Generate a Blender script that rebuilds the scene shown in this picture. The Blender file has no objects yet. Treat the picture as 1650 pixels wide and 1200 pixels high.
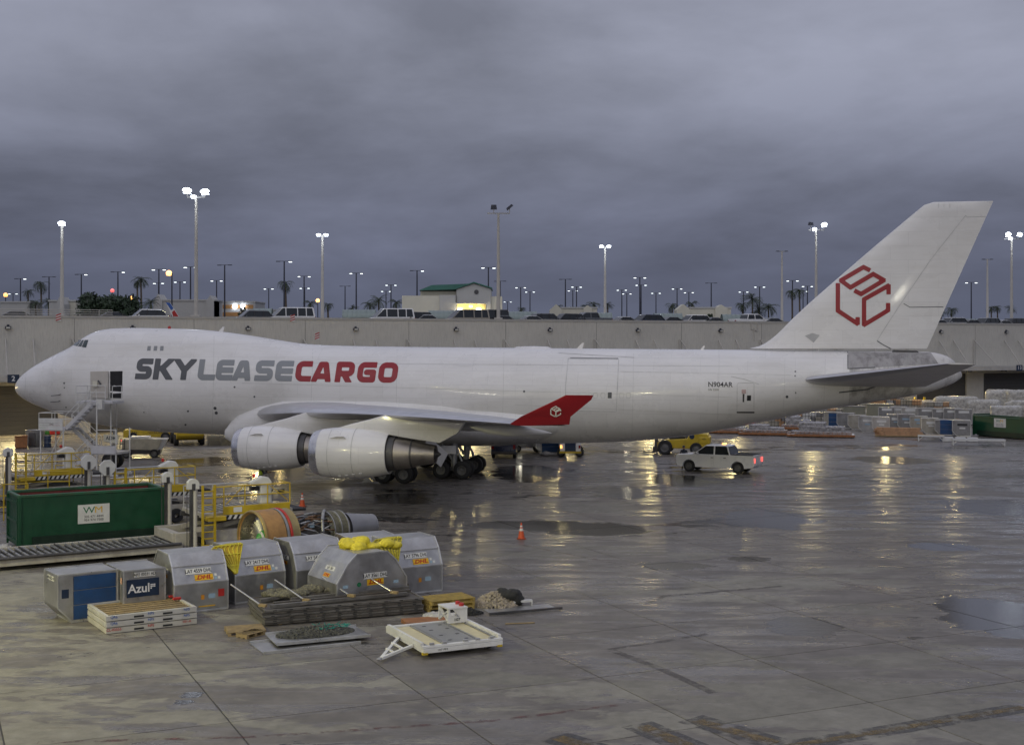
import bpy, bmesh, math, random, bisect
import numpy as np
from mathutils import Matrix, Vector
R = math.radians
rng = random.Random(7)
scene = bpy.context.scene
col = scene.collection

# ------------------------------------------------------------------ camera
FPX, CX, HY, CH = 2100.0, 825.0, 552.0, 9.4      # focal length in photo pixels, centre column, horizon row, eye height
cam_d = bpy.data.cameras.new('camera'); cam = bpy.data.objects.new('camera', cam_d); col.objects.link(cam)
cam.location = (0, 0, CH); cam.rotation_euler = (R(90), 0, 0)
cam_d.sensor_width = 36.0; cam_d.lens = FPX / 1650 * 36.0
cam_d.shift_y = -(600 - HY) / 1650
cam_d.clip_start = 0.5; cam_d.clip_end = 6000
scene.camera = cam

# ------------------------------------------------------------------ sky, sun, exposure
world = bpy.data.worlds.new('World'); scene.world = world; world.use_nodes = True
wn, wl = world.node_tree.nodes, world.node_tree.links
wn.clear()
def wnode(t, **k):
    n = wn.new(t)
    for a, b in k.items(): setattr(n, a, b)
    return n
out = wnode('ShaderNodeOutputWorld'); bg = wnode('ShaderNodeBackground')
tc = wnode('ShaderNodeTexCoord'); sep = wnode('ShaderNodeSeparateXYZ')
wl.new(tc.outputs['Generated'], sep.inputs[0])
SUN_EL, SUN_AZ = R(30), R(200)
sky = wnode('ShaderNodeTexSky', sky_type='NISHITA', sun_disc=False, sun_elevation=R(2.0), sun_rotation=SUN_AZ, altitude=0)
# clouds are laid out on a flat layer overhead: direction / (elevation + k)
def wmath(op, a, b=None, clamp=False):
    n = wnode('ShaderNodeMath', operation=op, use_clamp=clamp)
    for i, v in enumerate((a, b)):
        if v is None: continue
        if isinstance(v, (int, float)): n.inputs[i].default_value = v
        else: wl.new(v, n.inputs[i])
    return n.outputs[0]
el = wmath('MAXIMUM', sep.outputs['Z'], 0.0)
den = wmath('ADD', el, 0.22)
cu = wmath('DIVIDE', sep.outputs['X'], den); cv = wmath('DIVIDE', sep.outputs['Y'], den)
cmb = wnode('ShaderNodeCombineXYZ'); wl.new(cu, cmb.inputs[0]); wl.new(cv, cmb.inputs[1])
SKYOFF = (11.2, 4.1, 1.0)
def cloud(scale, detail, rough, off, dist=0.0):
    mp = wnode('ShaderNodeMapping'); mp.inputs['Location'].default_value = off
    wl.new(cmb.outputs[0], mp.inputs['Vector'])
    n = wnode('ShaderNodeTexNoise'); wl.new(mp.outputs[0], n.inputs['Vector'])
    n.inputs['Scale'].default_value = scale; n.inputs['Detail'].default_value = detail
    n.inputs['Roughness'].default_value = rough; n.inputs['Distortion'].default_value = dist
    return n.outputs['Fac']
c1 = cloud(0.80, 7.0, 0.53, SKYOFF, 0.25)
c2 = cloud(2.6, 6.0, 0.55, (9.1, 4.4, 2.0), 0.2)
cl = wmath('ADD', wmath('MULTIPLY', c1, 0.74), wmath('MULTIPLY', c2, 0.26))
ramp = wnode('ShaderNodeValToRGB'); wl.new(cl, ramp.inputs[0])
ramp.color_ramp.elements[0].position = 0.38; ramp.color_ramp.elements[0].color = (0.80, 0.79, 0.85, 1)
ramp.color_ramp.elements[1].position = 0.62; ramp.color_ramp.elements[1].color = (1.56, 1.53, 1.63, 1)
# overcast brightness rises from the horizon to the zenith
grad = wnode('ShaderNodeValToRGB'); wl.new(el, grad.inputs[0])
ge = grad.color_ramp.elements
ge[0].position = 0.0; ge[0].color = (0.104, 0.122, 0.178, 1)
ge[1].position = 1.0; ge[1].color = (0.42, 0.43, 0.48, 1)
for p, c in ((0.05, (0.092, 0.106, 0.152)), (0.11, (0.128, 0.142, 0.186)), (0.2, (0.206, 0.222, 0.266)), (0.34, (0.266, 0.284, 0.332))):
    e = ge.new(p); e.color = (*c, 1)
mul = wnode('ShaderNodeMix', data_type='RGBA', blend_type='MULTIPLY'); mul.inputs[0].default_value = 1.0
mrh = wnode('ShaderNodeMapRange', interpolation_type='SMOOTHSTEP'); wl.new(el, mrh.inputs[0]); mrh.inputs[1].default_value = -0.01; mrh.inputs[2].default_value = 0.09
wl.new(mrh.outputs[0], mul.inputs[0]); wl.new(grad.outputs[0], mul.inputs[6]); wl.new(ramp.outputs[0], mul.inputs[7])
skm = wnode('ShaderNodeMix', data_type='RGBA', blend_type='MULTIPLY'); skm.inputs[0].default_value = 1.0
wl.new(sky.outputs[0], skm.inputs[6]); skm.inputs[7].default_value = (0.004, 0.004, 0.004, 1)
addn = wnode('ShaderNodeMix', data_type='RGBA', blend_type='ADD'); addn.inputs[0].default_value = 1.0
wl.new(mul.outputs[2], addn.inputs[6]); wl.new(skm.outputs[2], addn.inputs[7])
wl.new(addn.outputs[2], bg.inputs[0]); bg.inputs[1].default_value = 1.0
wl.new(bg.outputs[0], out.inputs[0])
world.cycles.sampling_method = 'MANUAL'; world.cycles.sample_map_resolution = 512

sun_d = bpy.data.lights.new('sun', 'SUN'); sun = bpy.data.objects.new('sun', sun_d); col.objects.link(sun)
sun_d.energy = 0.35; sun_d.angle = R(50); sun_d.color = (1.0, 0.96, 0.93)
sun.rotation_euler = (R(52), 0, R(-18))

vs = scene.view_settings
vs.view_transform = 'Standard'; vs.look = 'None'; vs.exposure = 0.0; vs.gamma = 1.0; vs.use_curve_mapping = False
cy = scene.cycles
cy.use_denoising = True; cy.max_bounces = 6; cy.diffuse_bounces = 2; cy.glossy_bounces = 4
cy.sample_clamp_indirect = 4.0; cy.sample_clamp_direct = 40.0; cy.use_light_tree = True
cy.use_adaptive_sampling = True; cy.adaptive_threshold = 0.015; cy.caustics_reflective = False; cy.caustics_refractive = False

# ------------------------------------------------------------------ helpers
def gnd(px, py, z=0.0):
    """point on a level surface of height z seen at that place in the photograph"""
    Y = FPX * (CH - z) / (py - HY)
    return ((px - CX) * Y / FPX, Y, z)
def atY(px, py, Y):
    return ((px - CX) * Y / FPX, Y, CH + (HY - py) * Y / FPX)

class MB:
    def __init__(s): s.v = []; s.f = []; s.m = []; s.mi = 0
    def add(s, vs_, fs):
        o = len(s.v); s.v += [tuple(p) for p in vs_]
        for f in fs: s.f.append(tuple(o + i for i in f)); s.m.append(s.mi)
        return s
    def box(s, c, d, rz=0.0, taper=1.0):
        hx, hy, hz = d[0] / 2, d[1] / 2, d[2] / 2
        ca, sa = math.cos(rz), math.sin(rz); P = []
        for z, k in ((-hz, 1.0), (hz, taper)):
            for x, y in ((-hx, -hy), (hx, -hy), (hx, hy), (-hx, hy)):
                x *= k; y *= k
                P.append((c[0] + x * ca - y * sa, c[1] + x * sa + y * ca, c[2] + z))
        return s.add(P, [(3, 2, 1, 0), (4, 5, 6, 7), (0, 1, 5, 4), (1, 2, 6, 5), (2, 3, 7, 6), (3, 0, 4, 7)])
    def b(s, x0, x1, y0, y1, z0, z1):
        return s.box(((x0 + x1) / 2, (y0 + y1) / 2, (z0 + z1) / 2), (x1 - x0, y1 - y0, z1 - z0))
    def beam(s, p, q, w, h=None):
        h = h or w; p, q = Vector(p), Vector(q); d = (q - p).normalized()
        up = Vector((0, 0, 1)) if abs(d.z) < 0.95 else Vector((0, 1, 0))
        a = d.cross(up).normalized() * w / 2; b_ = a.cross(d).normalized() * h / 2
        P = [p - a - b_, p + a - b_, p + a + b_, p - a + b_, q - a - b_, q + a - b_, q + a + b_, q - a + b_]
        return s.add(P, [(3, 2, 1, 0), (4, 5, 6, 7), (0, 1, 5, 4), (1, 2, 6, 5), (2, 3, 7, 6), (3, 0, 4, 7)])
    def tube(s, p, q, r, r2=None, n=8, cap=True):
        r2 = r if r2 is None else r2; p, q = Vector(p), Vector(q); d = (q - p).normalized()
        up = Vector((0, 0, 1)) if abs(d.z) < 0.95 else Vector((0, 1, 0))
        a = d.cross(up).normalized(); b_ = a.cross(d).normalized(); P = []
        for c, rr in ((p, r), (q, r2)):
            for i in range(n):
                t = 2 * math.pi * i / n
                P.append(c + (a * math.cos(t) + b_ * math.sin(t)) * rr)
        F = [(i, (i + 1) % n, n + (i + 1) % n, n + i) for i in range(n)]
        if cap: F += [tuple(range(n))[::-1], tuple(range(n, 2 * n))]
        return s.add(P, F)
    def path(s, pts, r, n=6):
        for a, b_ in zip(pts[:-1], pts[1:]): s.tube(a, b_, r, n=n)
        return s
    def lathe(s, prof, axis='x', c=(0, 0, 0), n=32, a0=0.0, a1=2 * math.pi):
        """prof: (along, radius) pairs turned about the axis"""
        full = abs(a1 - a0 - 2 * math.pi) < 1e-6; k = n if full else n + 1; P = []
        for (u, r) in prof:
            for i in range(k):
                t = a0 + (a1 - a0) * i / n; y, z = r * math.cos(t), r * math.sin(t)
                P.append({'x': (c[0] + u, c[1] + y, c[2] + z), 'y': (c[0] + y, c[1] + u, c[2] + z), 'z': (c[0] + y, c[1] + z, c[2] + u)}[axis])
        F = []
        for j in range(len(prof) - 1):
            for i in range(n):
                i2 = (i + 1) % k
                F.append((j * k + i, j * k + i2, (j + 1) * k + i2, (j + 1) * k + i))
        return s.add(P, F)
    def prism(s, poly, axis, lo, hi):
        """poly in the two other axes, pushed along axis"""
        n = len(poly); P = []
        for d in (lo, hi):
            for (a, b_) in poly:
                P.append({'x': (d, a, b_), 'y': (a, d, b_), 'z': (a, b_, d)}[axis])
        F = [tuple(range(n)), tuple(range(2 * n - 1, n - 1, -1))] + [(i, n + i, n + (i + 1) % n, (i + 1) % n) for i in range(n)]
        return s.add(P, F)
    def loft(s, rings, close=True, caps=True):
        n = len(rings[0]); P = [p for r in rings for p in r]; F = []
        for j in range(len(rings) - 1):
            for i in range(n if close else n - 1):
                F.append((j * n + i, j * n + (i + 1) % n, (j + 1) * n + (i + 1) % n, (j + 1) * n + i))
        if caps: F += [tuple(range(n))[::-1], tuple(range((len(rings) - 1) * n, len(rings) * n))]
        return s.add(P, F)
    def xf(s, m):
        s.v = [tuple(m @ Vector(p)) for p in s.v]; return s
    def mesh(s, name, mats, smooth=False, fix=True, bevel=0.0):
        me = bpy.data.meshes.new(name); me.from_pydata(s.v, [], s.f)
        for m in (mats if isinstance(mats, (list, tuple)) else [mats]): me.materials.append(m)
        if any(s.m): me.polygons.foreach_set('material_index', s.m)
        if fix or bevel:
            bm = bmesh.new(); bm.from_mesh(me)
            if bevel:
                bmesh.ops.bevel(bm, geom=[e for e in bm.edges if e.is_manifold and e.calc_face_angle(0) > 0.6], offset=bevel, segments=2, affect='EDGES', profile=0.6)
            bmesh.ops.recalc_face_normals(bm, faces=bm.faces); bm.to_mesh(me); bm.free()
        if smooth:
            me.polygons.foreach_set('use_smooth', [True] * len(me.polygons))
            if smooth != 'full': me.set_sharp_from_angle(angle=R(smooth if not isinstance(smooth, bool) else 40))
        me.update(); return me

def tag(o, label=None, cat=None, group=None, kind=None):
    for k, v in (('label', label), ('category', cat), ('group', group), ('kind', kind)):
        if v: o[k] = v
    return o
def thing(name, label, cat, loc=(0, 0, 0), rz=0.0, group=None):
    o = bpy.data.objects.new(name, None); col.objects.link(o); o.empty_display_size = 0.2
    o.location = loc; o.rotation_euler = (0, 0, rz)
    return tag(o, label, cat, group)
def part(name, mb, mat, parent=None, smooth=False, fix=True, bevel=0.0, label=None, loc=None, rot=None):
    me = mb if isinstance(mb, bpy.types.Mesh) else mb.mesh(name, mat, smooth, fix, bevel)
    o = bpy.data.objects.new(name, me); col.objects.link(o); o.parent = parent
    if loc: o.location = loc
    if rot: o.rotation_euler = rot
    if label: o['label'] = label
    return o
def struct(name, mb, mat, **k):
    o = part(name, mb, mat, **k); o['kind'] = 'structure'; return o
def copy_tree(o, parent=None, label=None, loc=None, rz=None):
    c = o.copy(); col.objects.link(c); c.parent = parent
    if parent is None and label: c['label'] = label
    if loc is not None: c.location = loc
    if rz is not None: c.rotation_euler = (0, 0, rz)
    for ch in list(o.children): copy_tree(ch, c)
    return c
_tmp = bpy.data.scenes.new('workbench')
def baked(o):
    """mesh of an object with its modifiers, made in a scratch scene"""
    _tmp.collection.objects.link(o)
    with bpy.context.temp_override(scene=_tmp, view_layer=_tmp.view_layers[0]):
        dg = bpy.context.evaluated_depsgraph_get(); me = bpy.data.meshes.new_from_object(o.evaluated_get(dg))
    bpy.data.objects.remove(o); return me
def text_mesh(s, size, mat, bold=0.0, shear=0.0, sx=1.0):
    cu = bpy.data.curves.new('t', 'FONT'); cu.body = s; cu.size = size; cu.align_x = 'CENTER'; cu.align_y = 'CENTER'
    cu.offset = bold; cu.shear = shear; cu.resolution_u = 3; cu.fill_mode = 'FRONT'
    o = bpy.data.objects.new('t', cu); me = baked(o); bpy.data.curves.remove(cu)
    me.transform(Matrix.Diagonal((sx, 1, 1, 1))); me.materials.clear(); me.materials.append(mat); return me
def text(parent, s, size, loc, rot, mat, bold=0.0, shear=0.0, sx=1.0, name='lettering'):
    return part(name, text_mesh(s, size, mat, bold, shear, sx), mat, parent, loc=loc, rot=rot)
ORD = ['first', 'second', 'third', 'fourth', 'fifth', 'sixth', 'seventh', 'eighth', 'ninth', 'tenth', 'eleventh', 'twelfth', 'thirteenth', 'fourteenth', 'fifteenth', 'sixteenth', 'seventeenth', 'eighteenth', 'nineteenth', 'twentieth']
TENS = {20: 'twenty', 30: 'thirty', 40: 'forty'}
def ordw(i):
    if i < 20: return ORD[i]
    n = i + 1; d = n // 10 * 10
    return {30: 'thirtieth', 40: 'fortieth'}[n] if n == d else TENS[d] + '-' + ORD[n - d - 1]

# ------------------------------------------------------------------ materials
def M(name, c, rough=0.5, metal=0.0, var=0.12, vs_=1.5, bump=0.0, bs=30.0, coat=0.0, dirt=0.0, dcol=(0.05, 0.04, 0.03), streak=False, rv=0.12):
    m = bpy.data.materials.new(name); m.use_nodes = True; n, l = m.node_tree.nodes, m.node_tree.links
    p = n['Principled BSDF']; tcn = n.new('ShaderNodeTexCoord')
    nz = n.new('ShaderNodeTexNoise'); nz.inputs['Scale'].default_value = vs_; nz.inputs['Detail'].default_value = 6; nz.inputs['Roughness'].default_value = 0.62
    l.new(tcn.outputs['Object'], nz.inputs['Vector'])
    mx = n.new('ShaderNodeMix'); mx.data_type = 'RGBA'
    mr = n.new('ShaderNodeMapRange'); mr.inputs[1].default_value = 0.3; mr.inputs[2].default_value = 0.7
    l.new(nz.outputs['Fac'], mr.inputs[0]); l.new(mr.outputs[0], mx.inputs[0])
    mx.inputs[6].default_value = (*[x * (1 - var) for x in c], 1); mx.inputs[7].default_value = (*[min(1, x * (1 + var)) for x in c], 1)
    cout = mx.outputs[2]
    if dirt:
        mp = n.new('ShaderNodeMapping'); l.new(tcn.outputs['Object'], mp.inputs[0])
        if streak: mp.inputs['Scale'].default_value = (6, 6, 0.7) if streak is True else streak
        d = n.new('ShaderNodeTexNoise'); d.inputs['Scale'].default_value = 1.2; d.inputs['Detail'].default_value = 8; d.inputs['Roughness'].default_value = 0.7
        l.new(mp.outputs[0], d.inputs['Vector'])
        r2 = n.new('ShaderNodeMapRange'); r2.inputs[1].default_value = 0.46; r2.inputs[2].default_value = 0.72; r2.inputs[4].default_value = dirt
        l.new(d.outputs['Fac'], r2.inputs[0])
        m2 = n.new('ShaderNodeMix'); m2.data_type = 'RGBA'; l.new(r2.outputs[0], m2.inputs[0]); l.new(cout, m2.inputs[6]); m2.inputs[7].default_value = (*dcol, 1)
        cout = m2.outputs[2]
    l.new(cout, p.inputs['Base Color'])
    r3 = n.new('ShaderNodeMapRange'); r3.inputs[1].default_value = 0.3; r3.inputs[2].default_value = 0.7
    r3.inputs[3].default_value = max(0.03, rough - rv); r3.inputs[4].default_value = min(1, rough + rv)
    l.new(nz.outputs['Fac'], r3.inputs[0]); l.new(r3.outputs[0], p.inputs['Roughness'])
    p.inputs['Metallic'].default_value = metal; p.inputs['Coat Weight'].default_value = coat; p.inputs['Coat Roughness'].default_value = 0.08
    if bump:
        nb = n.new('ShaderNodeTexNoise'); nb.inputs['Scale'].default_value = bs; nb.inputs['Detail'].default_value = 4
        l.new(tcn.outputs['Object'], nb.inputs['Vector'])
        bp = n.new('ShaderNodeBump'); bp.inputs['Strength'].default_value = bump; bp.inputs['Distance'].default_value = 0.02
        l.new(nb.outputs['Fac'], bp.inputs['Height']); l.new(bp.outputs[0], p.inputs['Normal'])
    return m
def EM(name, c, s):
    m = bpy.data.materials.new(name); m.use_nodes = True; n, l = m.node_tree.nodes, m.node_tree.links
    p = n['Principled BSDF']; p.inputs['Base Color'].default_value = (0.8, 0.8, 0.8, 1)
    p.inputs['Emission Color'].default_value = (*c, 1); p.inputs['Emission Strength'].default_value = s
    return m
def GL(name, c=(0.02, 0.025, 0.03), rough=0.06):
    return M(name, c, rough, 0.0, 0.2, 1.0, rv=0.02)
white = M('white_paint', (0.70, 0.70, 0.69), 0.4, var=0.06, dirt=0.35, dcol=(0.28, 0.25, 0.2))
plane_white = M('aircraft_white_paint', (0.80, 0.79, 0.78), 0.28, var=0.035, vs_=0.35, coat=0.25, dirt=0.26, dcol=(0.50, 0.47, 0.42), streak=(0.22, 0.9, 1.5), rv=0.05, bump=0.05, bs=1.3)
def skin_panels(m, lo=0.86):
    """faint skin panel joints and slightly different panel tones"""
    n, l = m.node_tree.nodes, m.node_tree.links; p = n['Principled BSDF']; src = p.inputs['Base Color'].links[0].from_socket
    tcn = n.new('ShaderNodeTexCoord'); sp = n.new('ShaderNodeSeparateXYZ'); cb = n.new('ShaderNodeCombineXYZ'); l.new(tcn.outputs['Object'], sp.inputs[0]); l.new(sp.outputs['X'], cb.inputs[0]); l.new(sp.outputs['Z'], cb.inputs[1])
    bk = n.new('ShaderNodeTexBrick'); l.new(cb.outputs[0], bk.inputs['Vector']); bk.inputs['Scale'].default_value = 1.0; bk.inputs['Brick Width'].default_value = 3.1; bk.inputs['Row Height'].default_value = 0.93
    bk.inputs['Mortar Size'].default_value = 0.012; bk.inputs['Mortar Smooth'].default_value = 0.1; bk.offset = 0.37
    bk.inputs['Color1'].default_value = (1, 1, 1, 1); bk.inputs['Color2'].default_value = (0.955, 0.955, 0.95, 1); bk.inputs['Mortar'].default_value = (lo, lo, lo, 1)
    mx = n.new('ShaderNodeMix'); mx.data_type = 'RGBA'; mx.blend_type = 'MULTIPLY'; mx.inputs[0].default_value = 1.0; l.new(src, mx.inputs[6]); l.new(bk.outputs['Color'], mx.inputs[7]); l.new(mx.outputs[2], p.inputs['Base Color'])
skin_panels(plane_white)
plane_dirty = M('aircraft_sooty_paint', (0.66, 0.65, 0.64), 0.42, var=0.08, vs_=0.4, dirt=0.9, dcol=(0.17, 0.155, 0.15), streak=(0.9, 0.9, 0.16))
plane_tail = M('aircraft_tailplane_paint', (0.72, 0.71, 0.70), 0.4, var=0.05, dirt=0.3, dcol=(0.4, 0.38, 0.36))
plane_grey = M('aircraft_grey_paint', (0.46, 0.46, 0.47), 0.4, var=0.05, dirt=0.25, dcol=(0.25, 0.24, 0.23))
silver = M('polished_aluminium', (0.66, 0.66, 0.68), 0.40, 1.0, var=0.05)
titan = M('heat_stained_titanium', (0.31, 0.285, 0.265), 0.45, 0.9, var=0.25, vs_=1.1)
alu = M('brushed_aluminium_sheet', (0.46, 0.46, 0.46), 0.38, 0.85, var=0.16, vs_=1.6, bump=0.5, bs=3.2, dirt=0.38, dcol=(0.22, 0.19, 0.15))
alu_dull = M('dull_dark_aluminium', (0.27, 0.27, 0.275), 0.45, 0.7, var=0.2, vs_=1.6, bump=0.2, bs=6, dirt=0.4, dcol=(0.12, 0.11, 0.10))
alu_tan = M('grimy_tan_aluminium', (0.40, 0.38, 0.33), 0.45, 0.6, var=0.2, vs_=1.6, bump=0.2, bs=6, dirt=0.45, dcol=(0.2, 0.17, 0.12))
alu_edge = M('aluminium_edge_rail', (0.62, 0.62, 0.61), 0.35, 0.8, var=0.12)
steel = M('galvanised_steel', (0.36, 0.36, 0.36), 0.45, 0.7, var=0.2, dirt=0.4)
yellow3 = M('ochre_cargo_net', (0.50, 0.34, 0.02), 0.6, var=0.25, vs_=3)
pal_d = M('grimy_pallet_metal', (0.115, 0.105, 0.092), 0.5, 0.4, var=0.35, vs_=2.5, dirt=0.5, dcol=(0.07, 0.05, 0.035))
pal_r = M('worn_pallet_rim', (0.20, 0.19, 0.175), 0.45, 0.5, var=0.3, vs_=3, dirt=0.45)
dsteel = M('dark_steel', (0.09, 0.09, 0.095), 0.5, 0.5, var=0.3, dirt=0.35, dcol=(0.12, 0.08, 0.05))
black = M('black_paint', (0.018, 0.018, 0.02), 0.5, var=0.3)
rubber = M('tyre_rubber', (0.02, 0.02, 0.021), 0.75, var=0.3)
yellow = M('yellow_machine_paint', (0.52, 0.37, 0.02), 0.45, var=0.15, dirt=0.45, dcol=(0.16, 0.11, 0.03))
yellow2 = M('yellow_tarpaulin', (0.66, 0.55, 0.03), 0.55, var=0.2, vs_=2.5, bump=0.3, bs=7)
green = M('green_dumpster_paint', (0.006, 0.058, 0.025), 0.42, var=0.18, dirt=0.45, dcol=(0.02, 0.05, 0.03), bump=0.1, bs=10)
maroon = M('rusty_maroon_paint', (0.13, 0.02, 0.02), 0.6, var=0.3)
red = M('red_paint', (0.42, 0.025, 0.02), 0.42, var=0.1)
crimson = M('crimson_livery_paint', (0.30, 0.012, 0.02), 0.38, var=0.04)
dgrey = M('charcoal_livery_paint', (0.085, 0.09, 0.10), 0.4, var=0.04)
mgrey = M('mid_grey_livery_paint', (0.26, 0.275, 0.29), 0.4, var=0.04)
lgrey = M('seam_grey', (0.46, 0.46, 0.46), 0.6, var=0.1)
seam = M('panel_seam_grey', (0.54, 0.54, 0.53), 0.6, var=0.2)
orange = M('orange_plastic', (0.62, 0.09, 0.02), 0.5, var=0.12)
amber = M('amber_composite_case', (0.33, 0.18, 0.06), 0.5, var=0.25, vs_=3)
blue = M('blue_paint', (0.012, 0.06, 0.17), 0.45, var=0.2, dirt=0.3)
navy = M('navy_paint', (0.01, 0.025, 0.06), 0.4, var=0.15)
wood = M('weathered_pallet_wood', (0.30, 0.22, 0.11), 0.8, var=0.35, vs_=5, dirt=0.4, bump=0.2)
wood2 = M('fresh_lumber', (0.48, 0.29, 0.16), 0.7, var=0.25, vs_=5)
wood3 = M('reddish_plywood', (0.30, 0.13, 0.05), 0.7, var=0.25, vs_=4)
conc_wall = M('painted_concrete_wall', (0.56, 0.545, 0.49), 0.8, var=0.08, vs_=0.25, bump=0.25, bs=9, dirt=0.30, dcol=(0.2, 0.19, 0.17), streak=True)
cream = M('cream_render', (0.60, 0.58, 0.48), 0.8, var=0.06, vs_=0.5)
stucco = M('pale_grey_render', (0.46, 0.46, 0.44), 0.85, var=0.06, vs_=0.4)
croof = M('green_metal_roof', (0.05, 0.16, 0.13), 0.45, 0.2, var=0.12)
shelter_m = M('pale_green_ribbed_metal', (0.24, 0.29, 0.28), 0.45, 0.3, var=0.15)
pole_m = M('pale_pole_concrete', (0.48, 0.46, 0.42), 0.7, var=0.12, vs_=0.8)
pole_d = M('dark_pole_paint', (0.035, 0.038, 0.055), 0.55, var=0.2)
glass = GL('dark_glass'); glass2 = GL('cockpit_glass', (0.05, 0.07, 0.075), 0.05)
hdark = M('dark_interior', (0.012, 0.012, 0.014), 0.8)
doorg = M('ribbed_door_grey', (0.075, 0.072, 0.066), 0.6, var=0.12)
wrap = M('crinkled_plastic_wrap', (0.44, 0.43, 0.40), 0.25, var=0.35, vs_=3.5, bump=0.9, bs=5, rv=0.15)
wrapd = M('crinkled_grey_plastic_wrap', (0.30, 0.29, 0.29), 0.28, var=0.35, vs_=3.5, bump=0.9, bs=5, rv=0.15)
netm = M('dark_cargo_net', (0.03, 0.03, 0.028), 0.9, var=0.4, vs_=6, bump=0.8, bs=18)
rubble_m = M('pale_rubble', (0.36, 0.31, 0.24), 0.9, var=0.45, vs_=4)
teal = M('teal_strap', (0.02, 0.20, 0.16), 0.7, var=0.2)
hivis = M('hi_vis_yellow', (0.45, 0.60, 0.05), 0.6, var=0.1)
cloth_d = M('dark_work_clothes', (0.025, 0.03, 0.045), 0.85, var=0.2, vs_=6)
cloth_g = M('grey_work_trousers', (0.10, 0.10, 0.10), 0.85, var=0.2, vs_=6)
skin_m = M('skin', (0.30, 0.17, 0.11), 0.55, var=0.08, vs_=6)
rim_m = M('grimy_wheel_rim', (0.14, 0.14, 0.14), 0.5, 0.5, var=0.3)
leafm = M('leaf_green', (0.022, 0.042, 0.018), 0.6, var=0.45, vs_=2)
palmm = M('palm_frond_green', (0.035, 0.055, 0.022), 0.55, var=0.4, vs_=2)
bark = M('palm_bark', (0.12, 0.095, 0.07), 0.9, var=0.3, vs_=4)
lamp_cool = EM('cool_lamp_lens', (0.80, 0.88, 1.0), 9)
lamp_small = EM('small_lamp_lens', (0.86, 0.95, 0.96), 3.5)
lamp_warm = EM('warm_lamp_lens', (1.0, 0.74, 0.30), 55)
lamp_white = EM('white_lamp_lens', (1.0, 0.93, 0.74), 14)
lamp_canopy = EM('bright_white_lamp_lens', (1.0, 0.90, 0.62), 110)
lamp_orange = EM('orange_lamp_lens', (1.0, 0.42, 0.10), 4)
lamp_red = EM('red_lamp_lens', (1.0, 0.06, 0.03), 1.3)
lamp_amber = EM('amber_lamp_lens', (1.0, 0.40, 0.06), 3)
lettering = M('black_lettering', (0.02, 0.02, 0.022), 0.5)
lett_red = M('red_lettering', (0.42, 0.02, 0.015), 0.5)
lett_blue = M('blue_lettering', (0.03, 0.10, 0.35), 0.5)
lett_white = M('white_lettering', (0.75, 0.75, 0.74), 0.5)
lett_green = M('green_lettering', (0.01, 0.15, 0.06), 0.5)
lett_yel = M('yellow_lettering', (0.66, 0.40, 0.02), 0.5)
label_white = M('white_label', (0.66, 0.66, 0.64), 0.55, var=0.08, dirt=0.25, dcol=(0.3, 0.28, 0.25))
label_yel = M('yellow_label', (0.72, 0.42, 0.01), 0.5, var=0.06)
label_blue = M('light_blue_label', (0.30, 0.42, 0.52), 0.5, var=0.1)
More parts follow.
